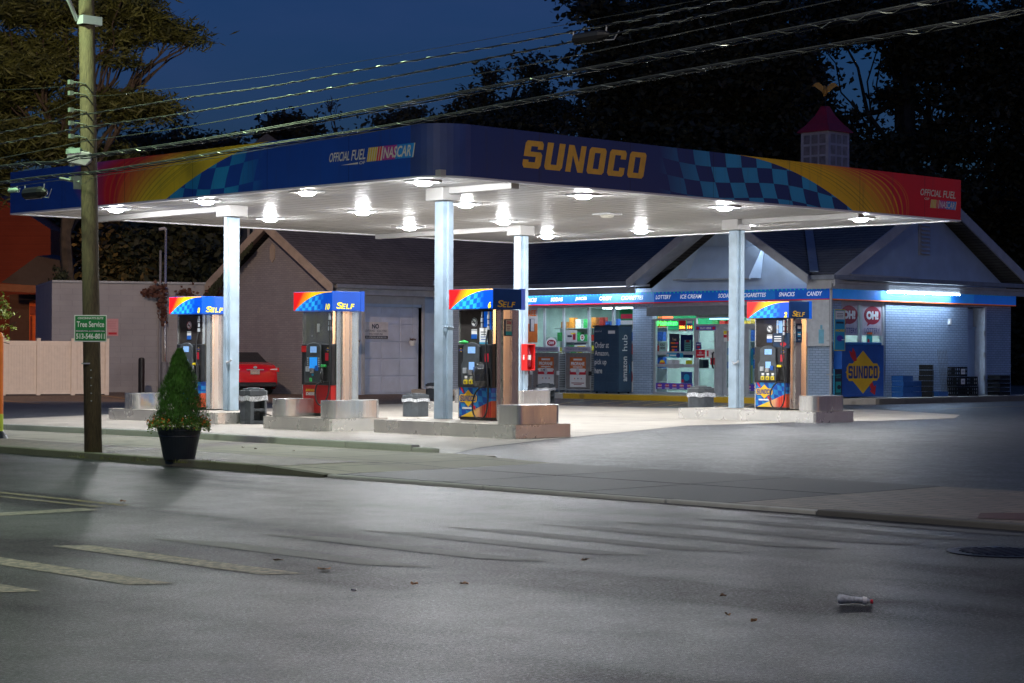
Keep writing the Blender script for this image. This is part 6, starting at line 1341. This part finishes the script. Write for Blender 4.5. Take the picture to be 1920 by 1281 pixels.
# wires: in the vertical plane of the pole line
M_CABLE = mat('black cable', (.014, .015, .014), .35, var=.3, vs=40, spec=.7); M_CABG = mat('weathered steel strand', (.09, .10, .085), .35, .5, var=.3)
XW = pb.x-.22
def wire(label, pts, r, strands=1, name='overhead_wire', lash=False, X=XW):
    P = []
    for x, y in pts: P.append(GX(x, y, X))
    P.insert(0, P[0]+(P[0]-P[1]).normalized()*45); (P.append(P[-1]+(P[-1]-P[-2]).normalized()*26) if pts[-1][0] > 600 else None)
    # gentle resampling (quadratic-ish smoothing by Catmull-Rom)
    Q = []
    for i in range(len(P)-1):
        p0, p1, p2, p3 = P[max(i-1, 0)], P[i], P[i+1], P[min(i+2, len(P)-1)]
        for k in range(5):
            u = k/5; Q.append(.5*((2*p1)+(p2-p0)*u+(2*p0-5*p1+4*p2-p3)*u*u+(3*p1-p0-3*p2+p3)*u**3))
    Q.append(P[-1])
    o0 = P[0]; r *= .75; t = thing(name, o0, label, 'overhead wire', 'overhead wires along the street'); rn = random.Random(len(pts)+int(pts[0][1]))
    for s_ in range(strands):
        dz = -s_*r*2.3; dx = .012*s_*(-1)**s_
        b = MB(o0); b.tube([q+Vector((dx, 0, dz)) for q in Q], r*(1 if s_ else 1.1), 6, cap=False); b.build('cable', M_CABLE if (s_ or strands == 1 and r > .006) else M_CABG, t, smooth=True)
    if lash:   # helical lashing wire
        b = MB(o0); H = []
        tot = 0
        for i in range(len(Q)-1):
            a, c_ = Q[i], Q[i+1]; n = max(1, int((c_-a).length/.055))
            for k in range(n):
                tot += .055; q = a+(c_-a)*k/n; ph_ = tot*2*pi/.38; rr = r*(1+.55*strands); H.append(q+Vector((cos(ph_)*rr, 0, -r*1.15*(strands-1)+sin(ph_)*rr)))
        b.tube(H, .0028, 4, cap=False); b.build('lashing', mat('bright lashing wire', (.45, .50, .42), .3, .6), t)
    return t
wire('topmost thin overhead wire, above the thicker cables', [(-400, 178), (0, 169), (146, 162), (177, 180), (295, 169), (500, 143), (700, 111), (900, 76), (1109, 37), (1300, 2), (1500, -38)], .0035)
wire('black overhead cable second from the top', [(-400, 320), (0, 249), (149, 215), (165, 214), (354, 183), (500, 163), (700, 127), (900, 92), (1081, 58), (1300, 14), (1500, -30)], .010, lash=True)
wire('twisted overhead cable third from the top', [(-400, 345), (0, 270), (149, 240), (165, 238), (330, 215), (500, 187), (700, 151), (1000, 93), (1300, 34), (1500, -8)], .012, lash=True)
wire('slim overhead cable fourth from the top', [(-400, 370), (0, 297), (154, 266), (180, 262), (340, 240), (500, 211), (700, 174), (1000, 120), (1300, 58), (1600, -6)], .007)
wire('thick lashed cable bundle fifth from the top, lit green', [(-400, 365), (0, 311), (100, 303), (145, 292), (170, 290), (330, 268), (500, 240), (700, 203), (1000, 146), (1300, 89), (1745, 0), (1900, -33)], .012, 3, lash=True)
wire('lowest lashed cable bundle, crossing the canopy fascia', [(-400, 402), (0, 341), (154, 323), (180, 321), (330, 298), (500, 270), (700, 239), (1000, 184), (1300, 128), (1600, 75), (1920, 16), (2100, -20)], .010, 3, lash=True)
wire('thin service wire just under the lowest bundle', [(-400, 415), (0, 354), (120, 338), (155, 345), (185, 331), (330, 309), (500, 279), (700, 247), (1000, 191), (1300, 135), (1920, 25), (2100, -10)], .004)
wire('thin wire at the far left, above the splice case', [(-400, 230), (0, 226), (149, 184), (170, 183), (500, 172)][0:4], .004)
# hanging splice cases
for px, py, w_, h_, lab, m in ((66, 362, .40, .17, 'dark ragged splice case hanging under the low wires left of the pole', M_BLACK), (25, 357, .17, .07, 'pale green splice case at the far left under the low wires', _M['mint cover']), (1108, 70, .36, .12, 'dark splice case hanging from the second cable near the tree', M_BLACK)):
    c = GX(px, py, XW); f_ = 1 if px < 500 else .85; t = thing('splice_case', c, lab, 'splice case'); b = MB(); rn = random.Random(px); dr = Vector((0, -1, 0))
    b.tube([dr*(-w_*.75)+UP*-.0, dr*(-w_*.6), dr*(w_*.4), dr*(w_*.62), dr*(w_*.75)], [.01, h_*.5, h_*.52, h_*.35, .01], 10); b.build('case', m, t, smooth=False)
    b = MB(); b.tube([dr*(-w_*.7)+UP*h_*.4, dr*(-w_*.7)+UP*(h_*.7)], .008, 5); b.tube([dr*(w_*.6)+UP*h_*.3, dr*(w_*.62)+UP*(h_*.7)], .008, 5); b.tube([dr*(w_*.4)-UP*h_*.4, dr*(w_*.9)-UP*h_*.5, dr*(w_*1.1)+UP*h_*.2], .006, 5); b.build('hanger', M_ALU, t)
# ------------------------------------------------------------------ planter
pp_ = GZ(336, 862.5, .075); t = thing('planter', pp_, 'dark plastic pot with a conical conifer and small orange flowers at the kerb', 'planter')
b = MB(); b.lathe([(.19, 0), (.205, .01), (.262, .30), (.268, .31), (.266, .33), (.275, .335), (.283, .38), (.29, .385), (.29, .43), (.27, .43), (.262, .39)], n=40); b.lathe([(.262, .389), (.262, .388)], n=24); b.build('pot', mat('black plastic pot', (.012, .018, .026), .42, var=.15), t, smooth=False, bevel=.003)
b = MB(); b.tube([(0, 0, .39), (0, 0, 1.0)], [.03, .012], 8); b.build('trunk', mat('dark bark', (.05, .035, .02), .8), t)
rn = random.Random(2); b = MB(); 
for k in range(19000):
    u = rn.random()**.8; z = .44+u*1.0; env = (.345*(1-u)**.78+.02)*(1+.10*sin(u*23+k%7)); a = rn.uniform(0, 2*pi); env *= 1+.13*sin(a*3+u*14)+.09*sin(a*9+u*29)+.05*sin(a*17-u*40)
    r_ = env*(1-abs(rn.gauss(0, .16))); r_ = min(r_, env*1.05); p = Vector((r_*cos(a), r_*sin(a), z)); up_ = Vector((cos(a)*.35+rn.uniform(-.35, .35), sin(a)*.35+rn.uniform(-.35, .35), 1)).normalized()*rn.uniform(.022, .045); sd = Vector((-sin(a)+rn.uniform(-.6, .6), cos(a)+rn.uniform(-.6, .6), 0)).normalized()*rn.uniform(.005, .010)
    b.face([p-sd, p+sd*.9, p+up_])
b.build('conifer', mat('conifer needles', (.075, .20, .03), .55, var=.5, vs=9), t, fix=False)
b = MB(); b2 = MB(); b3 = MB()
for k in range(2600):
    a = rn.uniform(0, 2*pi); r_ = .44*rn.uniform(.35, 1.0)**.7*(1+.12*sin(a*4+1)); z = .43+.12*(1-(r_/.46)**2)+rn.uniform(-.05, .05); p = Vector((r_*cos(a), r_*sin(a), z)); s_ = rn.uniform(.012, .024)
    v1 = Vector((rn.uniform(-1, 1), rn.uniform(-1, 1), rn.uniform(-.6, .8))).normalized()*s_; v2 = Vector((rn.uniform(-1, 1), rn.uniform(-1, 1), rn.uniform(-.3, .6))).normalized()*s_*.6
    b.face([p-v1, p+v2, p+v1, p-v2])
    if k % 17 == 0:
        q = p+Vector((cos(a)*.02, sin(a)*.02, .035))
        for w_ in range(4): u1 = Vector((rn.uniform(-1, 1), rn.uniform(-1, 1), rn.uniform(-1, 1))).normalized()*.014; u2 = Vector((rn.uniform(-1, 1), rn.uniform(-1, 1), rn.uniform(-1, 1))).normalized()*.012; (b2 if k % 3 else b3).face([q-u1, q+u2, q+u1, q-u2])
b.build('foliage', mat('yellow green leaves', (.15, .24, .03), .5, var=.5, vs=12), t, fix=False); tag(b2.build('flowers', mat('orange petals', (.70, .20, .02), .5, var=.2), t, fix=False), kind='stuff'); tag(b3.build('flowers', mat('rust petals', (.40, .08, .02), .5, var=.2), t, fix=False), kind='stuff')
# ------------------------------------------------------------------ foliage
def leaf_m(name, c, var=.5): return mat(name, c, .65, var=var, vs=1.2)
def crown(name, ells, n_cl, n_leaf, leaf, spread, m, parent, off, seed, flat=1.0, shell=.55, asp=.5):
    """leaf clumps spread through ellipsoids: ells = (centre, rx, rz)"""
    rn = random.Random(seed); b = MB(off); tot = sum(e[1]*e[1]*e[2] for e in ells)
    V, F = b.v, b.f
    for (c, rx, rz) in ells:
        k = max(2, int(n_cl*rx*rx*rz/tot))
        for _ in range(k):
            d = Vector((rn.gauss(0, 1), rn.gauss(0, 1), rn.gauss(0, 1))).normalized()*(rn.random()**shell)
            cc = c+Vector((d.x*rx, d.y*rx, d.z*rz)); sp_ = spread*rn.uniform(.6, 1.4)
            for _ in range(n_leaf):
                p = cc+Vector((rn.gauss(0, sp_), rn.gauss(0, sp_), rn.gauss(0, sp_*.55*flat))); s_ = leaf*rn.uniform(.6, 1.3)
                a = Vector((rn.uniform(-1, 1), rn.uniform(-1, 1), rn.uniform(-.7, .7))); a.normalize(); e = Vector((rn.uniform(-1, 1), rn.uniform(-1, 1), rn.uniform(-1, 1))); e = (e-a*e.dot(a)); e.normalize()
                b.face([p-a*s_, p+e*s_*asp, p+a*s_, p-e*s_*asp])
    return b.build(name, m, parent, fix=False)
M_BARK = mat('dark tree bark', (.05, .04, .03), .85, var=.4, vs=5, bump=.6, bs=12)
M_BARKL = mat('grey brown bark', (.075, .058, .042), .85, var=.4, vs=4, bump=.7, bs=10)
def branch(b, p, q, r0_, r1_, seed, kink=.12, n=5):
    rn = random.Random(seed); P = [p+(q-p)*k/n+Vector([rn.uniform(-1, 1)*(q-p).length*kink*(1 if 0 < k < n else 0)*.4 for _ in range(3)]) for k in range(n+1)]
    b.tube(P, [r0_+(r1_-r0_)*k/n for k in range(n+1)], 7, cap=False); return P
def tree(name, label, cat, base_px, dist, ells_px, seed, leafmat, n_cl, n_leaf, leaf, spread, trunk_r=.35, barkm=None, bare=0, group='trees behind the forecourt', trunk_top=None, flat=1., shell=.55, asp=.5):
    base = ground_at(GD(base_px[0], 700, dist)); t = thing(name, base, label, cat, group)
    ells = [(GD(x, y, dist+dd), rx/FP*dist, ry/FP*dist) for x, y, rx, ry, dd in ells_px]
    crown('crown', ells, n_cl, n_leaf, leaf, spread, leafmat, t, base, seed, flat, shell, asp)
    b = MB(base); top = GD(*(trunk_top or (base_px[0], base_px[1])), dist); rn = random.Random(seed)
    P = branch(b, base, top, trunk_r, trunk_r*.35, seed, .05, 7)
    for k, e in enumerate(ells):
        s_ = P[min(len(P)-1, 3+k % 4)]; branch(b, s_, e[0], trunk_r*.28, .03, seed+k)
        for q in range(3): branch(b, s_+(e[0]-s_)*.5, e[0]+Vector((rn.uniform(-1, 1)*e[1], rn.uniform(-1, 1)*e[1], rn.uniform(-.2, 1)*e[2]))*.9, .06, .015, seed*7+k*5+q)
    b.build('trunk', barkm or M_BARK, t)
    if bare:
        b = MB(base); 
        for k in range(bare):
            e = rn.choice(ells); s_ = e[0]-UP*e[2]*.3; q = e[0]+RGT*rn.uniform(-1.2, 1.2)*e[1]+UP*rn.uniform(.5, 1.5)*e[2]; P2 = branch(b, s_, q, .05, .012, seed*31+k, .2)
            for w_ in range(4): s2 = P2[rn.randint(1, 4)]; branch(b, s2, s2+RGT*rn.uniform(-.5, .5)*e[1]+UP*rn.uniform(.1, .6)*e[2], .022, .008, seed*91+k*7+w_, .2, 3)
        b.build('bare_twigs', M_BARK, t)
    return t
LG = leaf_m('pine needles olive', (.085, .10, .022)); LD = leaf_m('dark leaves', (.045, .050, .028)); LDB = leaf_m('dark brown green leaves', (.065, .056, .024)); LM = leaf_m('hedge leaves', (.045, .055, .025))
# big pine, upper left
tree('pine_tree', 'large olive green pine with spreading layered boughs behind the utility pole', 'tree', (122, 60), 74, [
 (60, 20, 95, 30, 0), (-40, 90, 90, 40, 1), (40, 130, 80, 34, -1), (95, 95, 55, 40, 0), (235, 25, 75, 34, 0), (320, 60, 55, 20, 1), (365, 80, 28, 9, 1), (225, 75, 50, 18, 0), (270, 118, 22, 12, 0), (205, 110, 35, 14, -1),
 (250, 205, 75, 26, 0), (310, 212, 26, 16, 0), (200, 190, 40, 22, 1), (60, 265, 90, 36, 0), (-20, 240, 80, 50, 1), (110, 280, 45, 26, -1), (200, 290, 60, 24, 2), (20, 180, 60, 22, 0), (130, 200, 40, 28, 0), (-60, 330, 80, 60, 0), (150, 30, 40, 30, 0)], 21, LG, 1250, 62, .20, .33, .30, M_BARKL, flat=.7, asp=.16)
_pt = [o for o in bpy.data.objects if o.name == 'pine_tree'][0]
crown('ivy', [(GD(112, 545, 73.4), .28, 1.2), (GD(122, 620, 73.4), .38, .9), (GD(120, 590, 73.4), .32, 1.3)], 90, 30, .09, .10, LM, _pt, _pt.location.copy(), 5)
# dark undergrowth behind the annex
tree('bushy_tree', 'dark bushy tree behind the flat topped block annex', 'tree', (240, 480), 84, [(215, 470, 50, 55, 0), (270, 500, 55, 45, 0), (235, 420, 60, 40, 3), (320, 450, 55, 60, 2), (370, 495, 50, 50, 0), (345, 520, 60, 25, -1), (190, 530, 30, 40, 0), (400, 430, 40, 45, 3)], 33, LM, 420, 45, .17, .4, .3)
tree('bushy_tree', 'low dark tree between the pine and the orange brick house', 'tree', (60, 430), 98, [(40, 420, 70, 40, 0), (150, 440, 60, 50, 0), (150, 540, 50, 60, 0), (-30, 470, 60, 60, 0), (20, 380, 60, 30, 0)], 34, LDB, 300, 40, .2, .5, .3)
# skyline trees
tree('distant_tree', 'scrubby distant trees top just above the left fascia, by the pine', 'tree', (280, 260), 120, [(255, 262, 30, 14, 0), (330, 250, 22, 14, 0), (370, 262, 22, 10, 0), (440, 262, 20, 9, 0), (300, 275, 80, 14, 0), (400, 275, 70, 12, 0)], 41, LD, 200, 20, .18, .5, .3, bare=8, group='distant skyline trees')
tree('distant_tree', 'small dark round tree standing alone above the left fascia', 'tree', (540, 240), 120, [(540, 232, 34, 18, 0), (560, 240, 32, 16, 0), (510, 244, 30, 14, 0), (590, 246, 14, 8, 0), (545, 255, 60, 18, 0)], 42, LD, 200, 26, .17, .42, .3, group='distant skyline trees')
tree('distant_tree', 'bare leaning sapling between the round tree and the fascia logo', 'tree', (628, 240), 118, [(618, 205, 18, 16, 0), (632, 246, 10, 8, 0)], 46, LD, 8, 8, .12, .4, .1, bare=7, group='distant skyline trees')
tree('distant_tree', 'sparse distant tree with bare twigs left of the canopy corner', 'tree', (770, 220), 112, [(755, 215, 26, 10, 0), (788, 208, 18, 10, 0), (730, 225, 24, 8, 0), (820, 235, 40, 14, 0), (760, 240, 70, 12, 0)], 43, LD, 150, 20, .16, .42, .2, bare=14, group='distant skyline trees')
tree('distant_tree', 'mid-sized half bare tree rising behind the canopy corner', 'tree', (905, 180), 108, [(900, 190, 36, 32, 0), (925, 145, 26, 20, 0), (870, 215, 40, 22, 0), (995, 140, 34, 34, 0), (1010, 185, 40, 30, 0), (960, 215, 60, 30, 0), (1050, 220, 50, 30, 0), (850, 240, 40, 20, 0), (950, 240, 120, 20, 0)], 44, LD, 420, 26, .16, .42, .3, bare=30, group='distant skyline trees')
for k, (px, y0, lab) in enumerate(((1839, 527, 'thin grey gate post just beyond the store corner'), (1854, 548, 'shorter thin gate post right of the taller one'))):
    p = GZ(px, 748, LOT); d_ = (p-CAM).dot(FWD); q = GD(px, y0, d_); t = thing('gate_post', (p.x, p.y, LOT), lab, 'post'); b = MB(); b.tube([(0, 0, 0), (0, 0, q.z-LOT)], .03, 8); b.build('post', M_GUTTER, t); b = MB(); b.lathe([(.034, 0), (.02, .03)], (0, 0, q.z-LOT), 8); b.build('cap', M_ALU, t)
q = GD(1886, 546, 150); t = thing('distant_lamps', q, 'cluster of tiny amber lamps far beyond the right end of the store', 'distant lamps')
for k, (px, py, r_) in enumerate(((1884, 550, .22), (1888, 545, .15), (1891, 538, .12))): c_ = GD(px, py, 150); b = MB(q); b.lathe([(.01, -r_), (r_*.8, -r_*.6), (r_, 0), (r_*.8, r_*.6), (.01, r_)], c_, 10); b.build('lamp', mat('amber far lamp', (1, .6, .1), .4, var=0, emit=7, ecol=(1, .50, .08)), t)
b = MB(q); b.tube([GD(1887, 556, 150), GD(1887, 700, 150)], .1, 6); b.build('lamp_post', M_BARK, t)
# great trees on the right
tree('tall_tree', 'huge dark broadleaf tree filling the sky right of the canopy corner', 'tree', (1290, 60), 92, [(1130, 20, 60, 30, 0), (1160, 70, 70, 34, 0), (1120, 120, 50, 24, 0), (1250, 30, 80, 45, 2), (1330, 60, 90, 60, 0), (1230, 120, 90, 50, 0), (1150, 180, 70, 34, 1), (1330, 150, 100, 60, 0), (1240, 215, 110, 50, 1), (1400, 20, 90, 60, 1), (1130, 240, 70, 34, 0), (1400, 220, 110, 60, 2), (1320, 280, 120, 50, 0), (1460, 110, 80, 60, 0), (1480, 290, 110, 60, 2)], 51, LDB, 1500, 40, .20, .52, .8, bare=26)
tree('tall_tree', 'second huge dark tree behind the cupola, sky showing through its leaves', 'tree', (1700, 100), 100, [(1560, 40, 90, 60, 0), (1500, 180, 70, 60, 0), (1660, 30, 90, 50, 0), (1720, 110, 80, 60, 0), (1600, 330, 100, 60, 0), (1780, 60, 90, 70, 0), (1830, 180, 80, 70, 0), (1770, 270, 80, 45, 0), (1900, 120, 80, 120, 0), (1690, 280, 60, 40, 0), (1700, 190, 55, 30, 0), (1570, 240, 70, 30, 0), (1720, 360, 110, 50, 0), (1930, 280, 80, 100, 0)], 52, LDB, 1350, 38, .20, .52, .8, bare=10)
tree('tall_tree', 'dark tree beyond the right end of the store', 'tree', (1900, 400), 104, [(1870, 380, 70, 60, 0), (1930, 450, 80, 90, 0), (1880, 520, 60, 60, 0), (1960, 600, 90, 90, 0), (1900, 610, 50, 60, 2), (1820, 420, 60, 40, 0), (1910, 690, 60, 50, 0)], 53, LDB, 600, 40, .21, .55, .5)
tree('tall_tree', 'dark tree past the right end of the lot, beside the tree beyond the store', 'tree', (2200, 300), 108, [(2060, 300, 110, 120, 0), (2180, 150, 130, 120, 0), (2280, 350, 130, 150, 0), (2150, 500, 120, 120, 0), (2080, 620, 90, 70, 0)], 54, LDB, 420, 34, .25, .65, .5)
# young tree branch, left edge
bp_ = GD(-60, 700, 40); t = thing('young_tree', ground_at(bp_), 'young tree with bright yellow green leaves beside the orange post', 'tree')
b = MB(t.location); bs_ = [GD(-50, 640, 40), GD(-20, 600, 40), GD(10, 575, 40)]; b.tube([t.location, *bs_], [.05, .04, .025, .01], 6); b.tube([bs_[0], GD(0, 615, 40), GD(30, 605, 40)], .008, 5); b.tube([bs_[0], GD(0, 640, 40), GD(18, 645, 40)], .008, 5); b.build('trunk', M_BARK, t)
crown('crown', [(GD(0, 560, 40), .22, .20), (GD(12, 590, 40), .26, .22), (GD(20, 612, 40), .2, .14), (GD(5, 635, 40), .2, .14), (GD(-40, 600, 40), .4, .5)], 60, 14, .045, .07, leaf_m('bright young leaves', (.20, .24, .03)), t, t.location, 8)
# orange post at the left edge
p = GZ(-3, 822, .07); t = thing('delineator_post', p, 'orange post with a yellow green lower band, cut by the left edge of the view', 'post')
b = MB(); b.lathe([(.075, .40), (.075, 1.66), (.05, 1.72), (.001, 1.74)], n=16); b.build('post', M_ORANGE, t); b = MB(); b.lathe([(.078, .12), (.078, .399)], n=16); b.build('yellow_band', mat('lime band', (.5, .6, .05), .4), t); b = MB(); b.lathe([(.16, 0), (.14, .05), (.08, .12)], n=16); b.build('base', M_DARK, t)
# ------------------------------------------------------------------ litter
c = GZ(1603, 1134, 0); t = thing('plastic_bottle', (c.x, c.y, .033), 'crushed clear plastic bottle with a red cap lying on the street', 'bottle', rz=math.atan2(RGT.y, RGT.x)-.12)
b = MB(); b.tube([(-.105, 0, 0), (-.10, 0, 0), (-.085, .0, 0), (-.03, 0, -.002), (.03, 0, -.006), (.07, 0, -.008), (.09, 0, -.01)], [.012, .026, .031, .026, .024, .020, .012], 14); b.v = [Vector((v.x, v.y, v.z*(.8 if v.x > -.05 else 1))) for v in b.v]
b.build('bottle_body', mat('clear crushed plastic', (.55, .58, .62), .12, var=.4, vs=40, bump=.8, bs=35, spec=.9), t, smooth=True); b = MB(); b.tube([(.090, 0, -.012), (.106, 0, -.012)], .013, 12); b.build('cap', M_LITRED, t); b = MB(); b.tube([(.045, 0, -.006), (.07, 0, -.008)], [.0235, .0225], 12); b.build('label_band', M_PAPER, t)
leaves = [(609, 1070, 'curled brown leaf between two crosswalk bars', .10), (523, 1053, 'thin brown twig-like leaf left of the curled leaf', .09), (777, 1098, 'small brown leaf in mid street, left of a pair', .05), (871, 1097, 'small pointed brown leaf in mid street, right of a pair', .06), (1098, 1053, 'dark star shaped leaf near the middle of the crosswalk', .07), (1364, 1156, 'tan leaf nearest the plastic bottle', .05), (1414, 1168, 'rust leaf below the tan leaf', .045), (1355, 1120, 'small curled leaf above the tan leaf', .05), (230, 942, 'dark leaf scrap near the stop line', .07), (663, 1111, 'pale scrap of paper on the street', .05), (480, 843, 'orange leaf on the footway by the kerb', .06), (455, 840, 'brown leaf on the footway left of the orange leaf', .05), (550, 847, 'brown leaf on the footway right of the orange leaf', .06)]
for i, (px, py, lab, s_) in enumerate(leaves):
    z = 0 if py > 880 else .075; c = GZ(px, py, z); rn = random.Random(i); b = MB(c); n = 10; ph = rn.uniform(0, 6)
    cr_ = [Vector((cos(2*pi*k/n+ph)*s_*.6*rn.uniform(.55, 1.1), sin(2*pi*k/n+ph)*s_*.45*rn.uniform(.5, 1.1), .006+rn.uniform(0, .022))) for k in range(n)]
    for k in range(n): b.face([c+Vector((0, 0, .008)), c+cr_[k], c+cr_[(k+1) % n]])
    o = b.build('fallen_leaf' if 'paper' not in lab else 'paper_scrap', M_PAPER if 'paper' in lab else mat('dead leaf %d' % (i % 3), ((.16, .07, .02), (.10, .05, .02), (.30, .11, .02))[2 if 'orange' in lab else i % 2], .7, var=.3), fix=False); tag(o, lab, 'leaf' if 'paper' not in lab else 'paper scrap', 'dead leaves on the ground' if 'paper' not in lab else None)
# grass tufts in the kerb joint
for i, (px, py, lab) in enumerate(((208, 862, 'grass tuft at the kerb just right of the utility pole'), (262, 864, 'grass tuft at the kerb left of the potted conifer'), (392, 868, 'grass tuft at the kerb right of the potted conifer'), (340, 868, 'grass tuft at the foot of the pot'), (150, 858, 'grass tuft at the foot of the utility pole'))):
    c = GZ(px, py, .075); b = MB(c); rn = random.Random(i+50)
    for k in range(70): p = c+Vector((rn.gauss(0, .03), rn.gauss(0, .11), 0)); q = p+Vector((rn.uniform(-.03, .03), rn.uniform(-.03, .03), rn.uniform(.02, .06))); w_ = Vector((rn.uniform(-1, 1), rn.uniform(-1, 1), 0))*.005; b.face([p-w_, p+w_, q])
    o = b.build('grass_tuft', mat('dry kerb grass', (.12, .13, .03), .7, var=.3), fix=False); tag(o, lab, 'grass tuft', 'grass tufts in the kerb joint')
SKYS = .21; EXPO = .32; CPL = 6000
LAMPS = [('house_lamp', GD(-110, 470, 78), GD(60, 560, 86), 900, (1, .42, .14), .2, 120),
 ('corner_lamp', (24, -22, 3.4), (4, 0, 1), 850, (1, .52, .20), .25, 100),
 ('green_street_lamp', LAMPG, LAMPG-UP*9, 1000, (.74, 1, .58), .2, 165),
 ('street_lamp_near', (-19, -13, 9.5), (-12, -6, 0), 1750, (1, .92, .80), .3, 165),
 ('street_lamp_right', (-13, -36, 9), (-8, -20, 0), 1650, (1, .82, .60), .3, 165)]
# ------------------------------------------------------------------ sky, lights, camera
W = bpy.data.worlds.new('World'); SC.world = W; W.use_nodes = True; nt = W.node_tree
bg = nt.nodes['Background']; sky = nt.nodes.new('ShaderNodeTexSky'); sky.sky_type = 'NISHITA'; sky.sun_disc = False
sky.sun_elevation = R(.0); sky.sun_rotation = R(150); sky.air_density = .9; sky.ozone_density = 5; sky.dust_density = .6
tc = nt.nodes.new('ShaderNodeTexCoord'); cn = noise(nt, 3.2, 5, tc.outputs['Generated'], .55, stretch=(1, 1, 3.5))
cc_ = mixc(nt, ramp01(cn, .42, .75)*.5, N(nt, sky.outputs[0]), (.12, .21, .60)); nt.links.new(cc_.k, bg.inputs[0]); bg.inputs[1].default_value = SKYS
def spot(name, loc, target, power, col, size=.25, ang=150, blend=.6):
    l = bpy.data.lights.new(name, 'SPOT'); l.energy = power; l.color = col; l.shadow_soft_size = size; l.spot_size = R(ang); l.spot_blend = blend
    o = bpy.data.objects.new(name, l); COL.objects.link(o); o.location = loc
    o.rotation_euler = (Vector(target)-Vector(loc)).to_track_quat('-Z', 'Y').to_euler(); return o
for a in LAMPS: spot(*a)
spot('car_park_lamp', GD(40, -260, 50), GD(170, 480, 66), CPL, (1, .70, .48), .3, 78, .5)
cam = bpy.data.cameras.new('camera'); co = bpy.data.objects.new('camera', cam); COL.objects.link(co)
cam.sensor_width = 36; cam.lens = FP/1920*36; cam.clip_end = 2000; cam.clip_start = .1
f = Vector((_a[1]*cos(PITCH), _b[1]*cos(PITCH), sin(PITCH)))
rgt = Vector((_a[0], _b[0], 0)); up = rgt.cross(f)
# roll: image rotated clockwise by ROLL -> camera rolled counter-clockwise
r2 = rgt*cos(ROLL)+up*sin(ROLL); u2 = -rgt*sin(ROLL)+up*cos(ROLL)
mx = Matrix(((r2.x, u2.x, -f.x, CAM.x), (r2.y, u2.y, -f.y, CAM.y), (r2.z, u2.z, -f.z, CAM.z), (0, 0, 0, 1)))
co.matrix_world = mx; SC.camera = co
SC.view_settings.view_transform = 'Standard'; SC.view_settings.look = 'None'; SC.view_settings.exposure = EXPO; SC.view_settings.gamma = 1
SC.cycles.use_denoising = True; SC.cycles.max_bounces = 6; SC.cycles.diffuse_bounces = 3; SC.cycles.glossy_bounces = 3; SC.cycles.transparent_max_bounces = 12
SC.cycles.sample_clamp_indirect = 6; SC.cycles.caustics_reflective = False; SC.cycles.caustics_refractive = False
SC.cycles.use_adaptive_sampling = True; SC.cycles.adaptive_threshold = .02
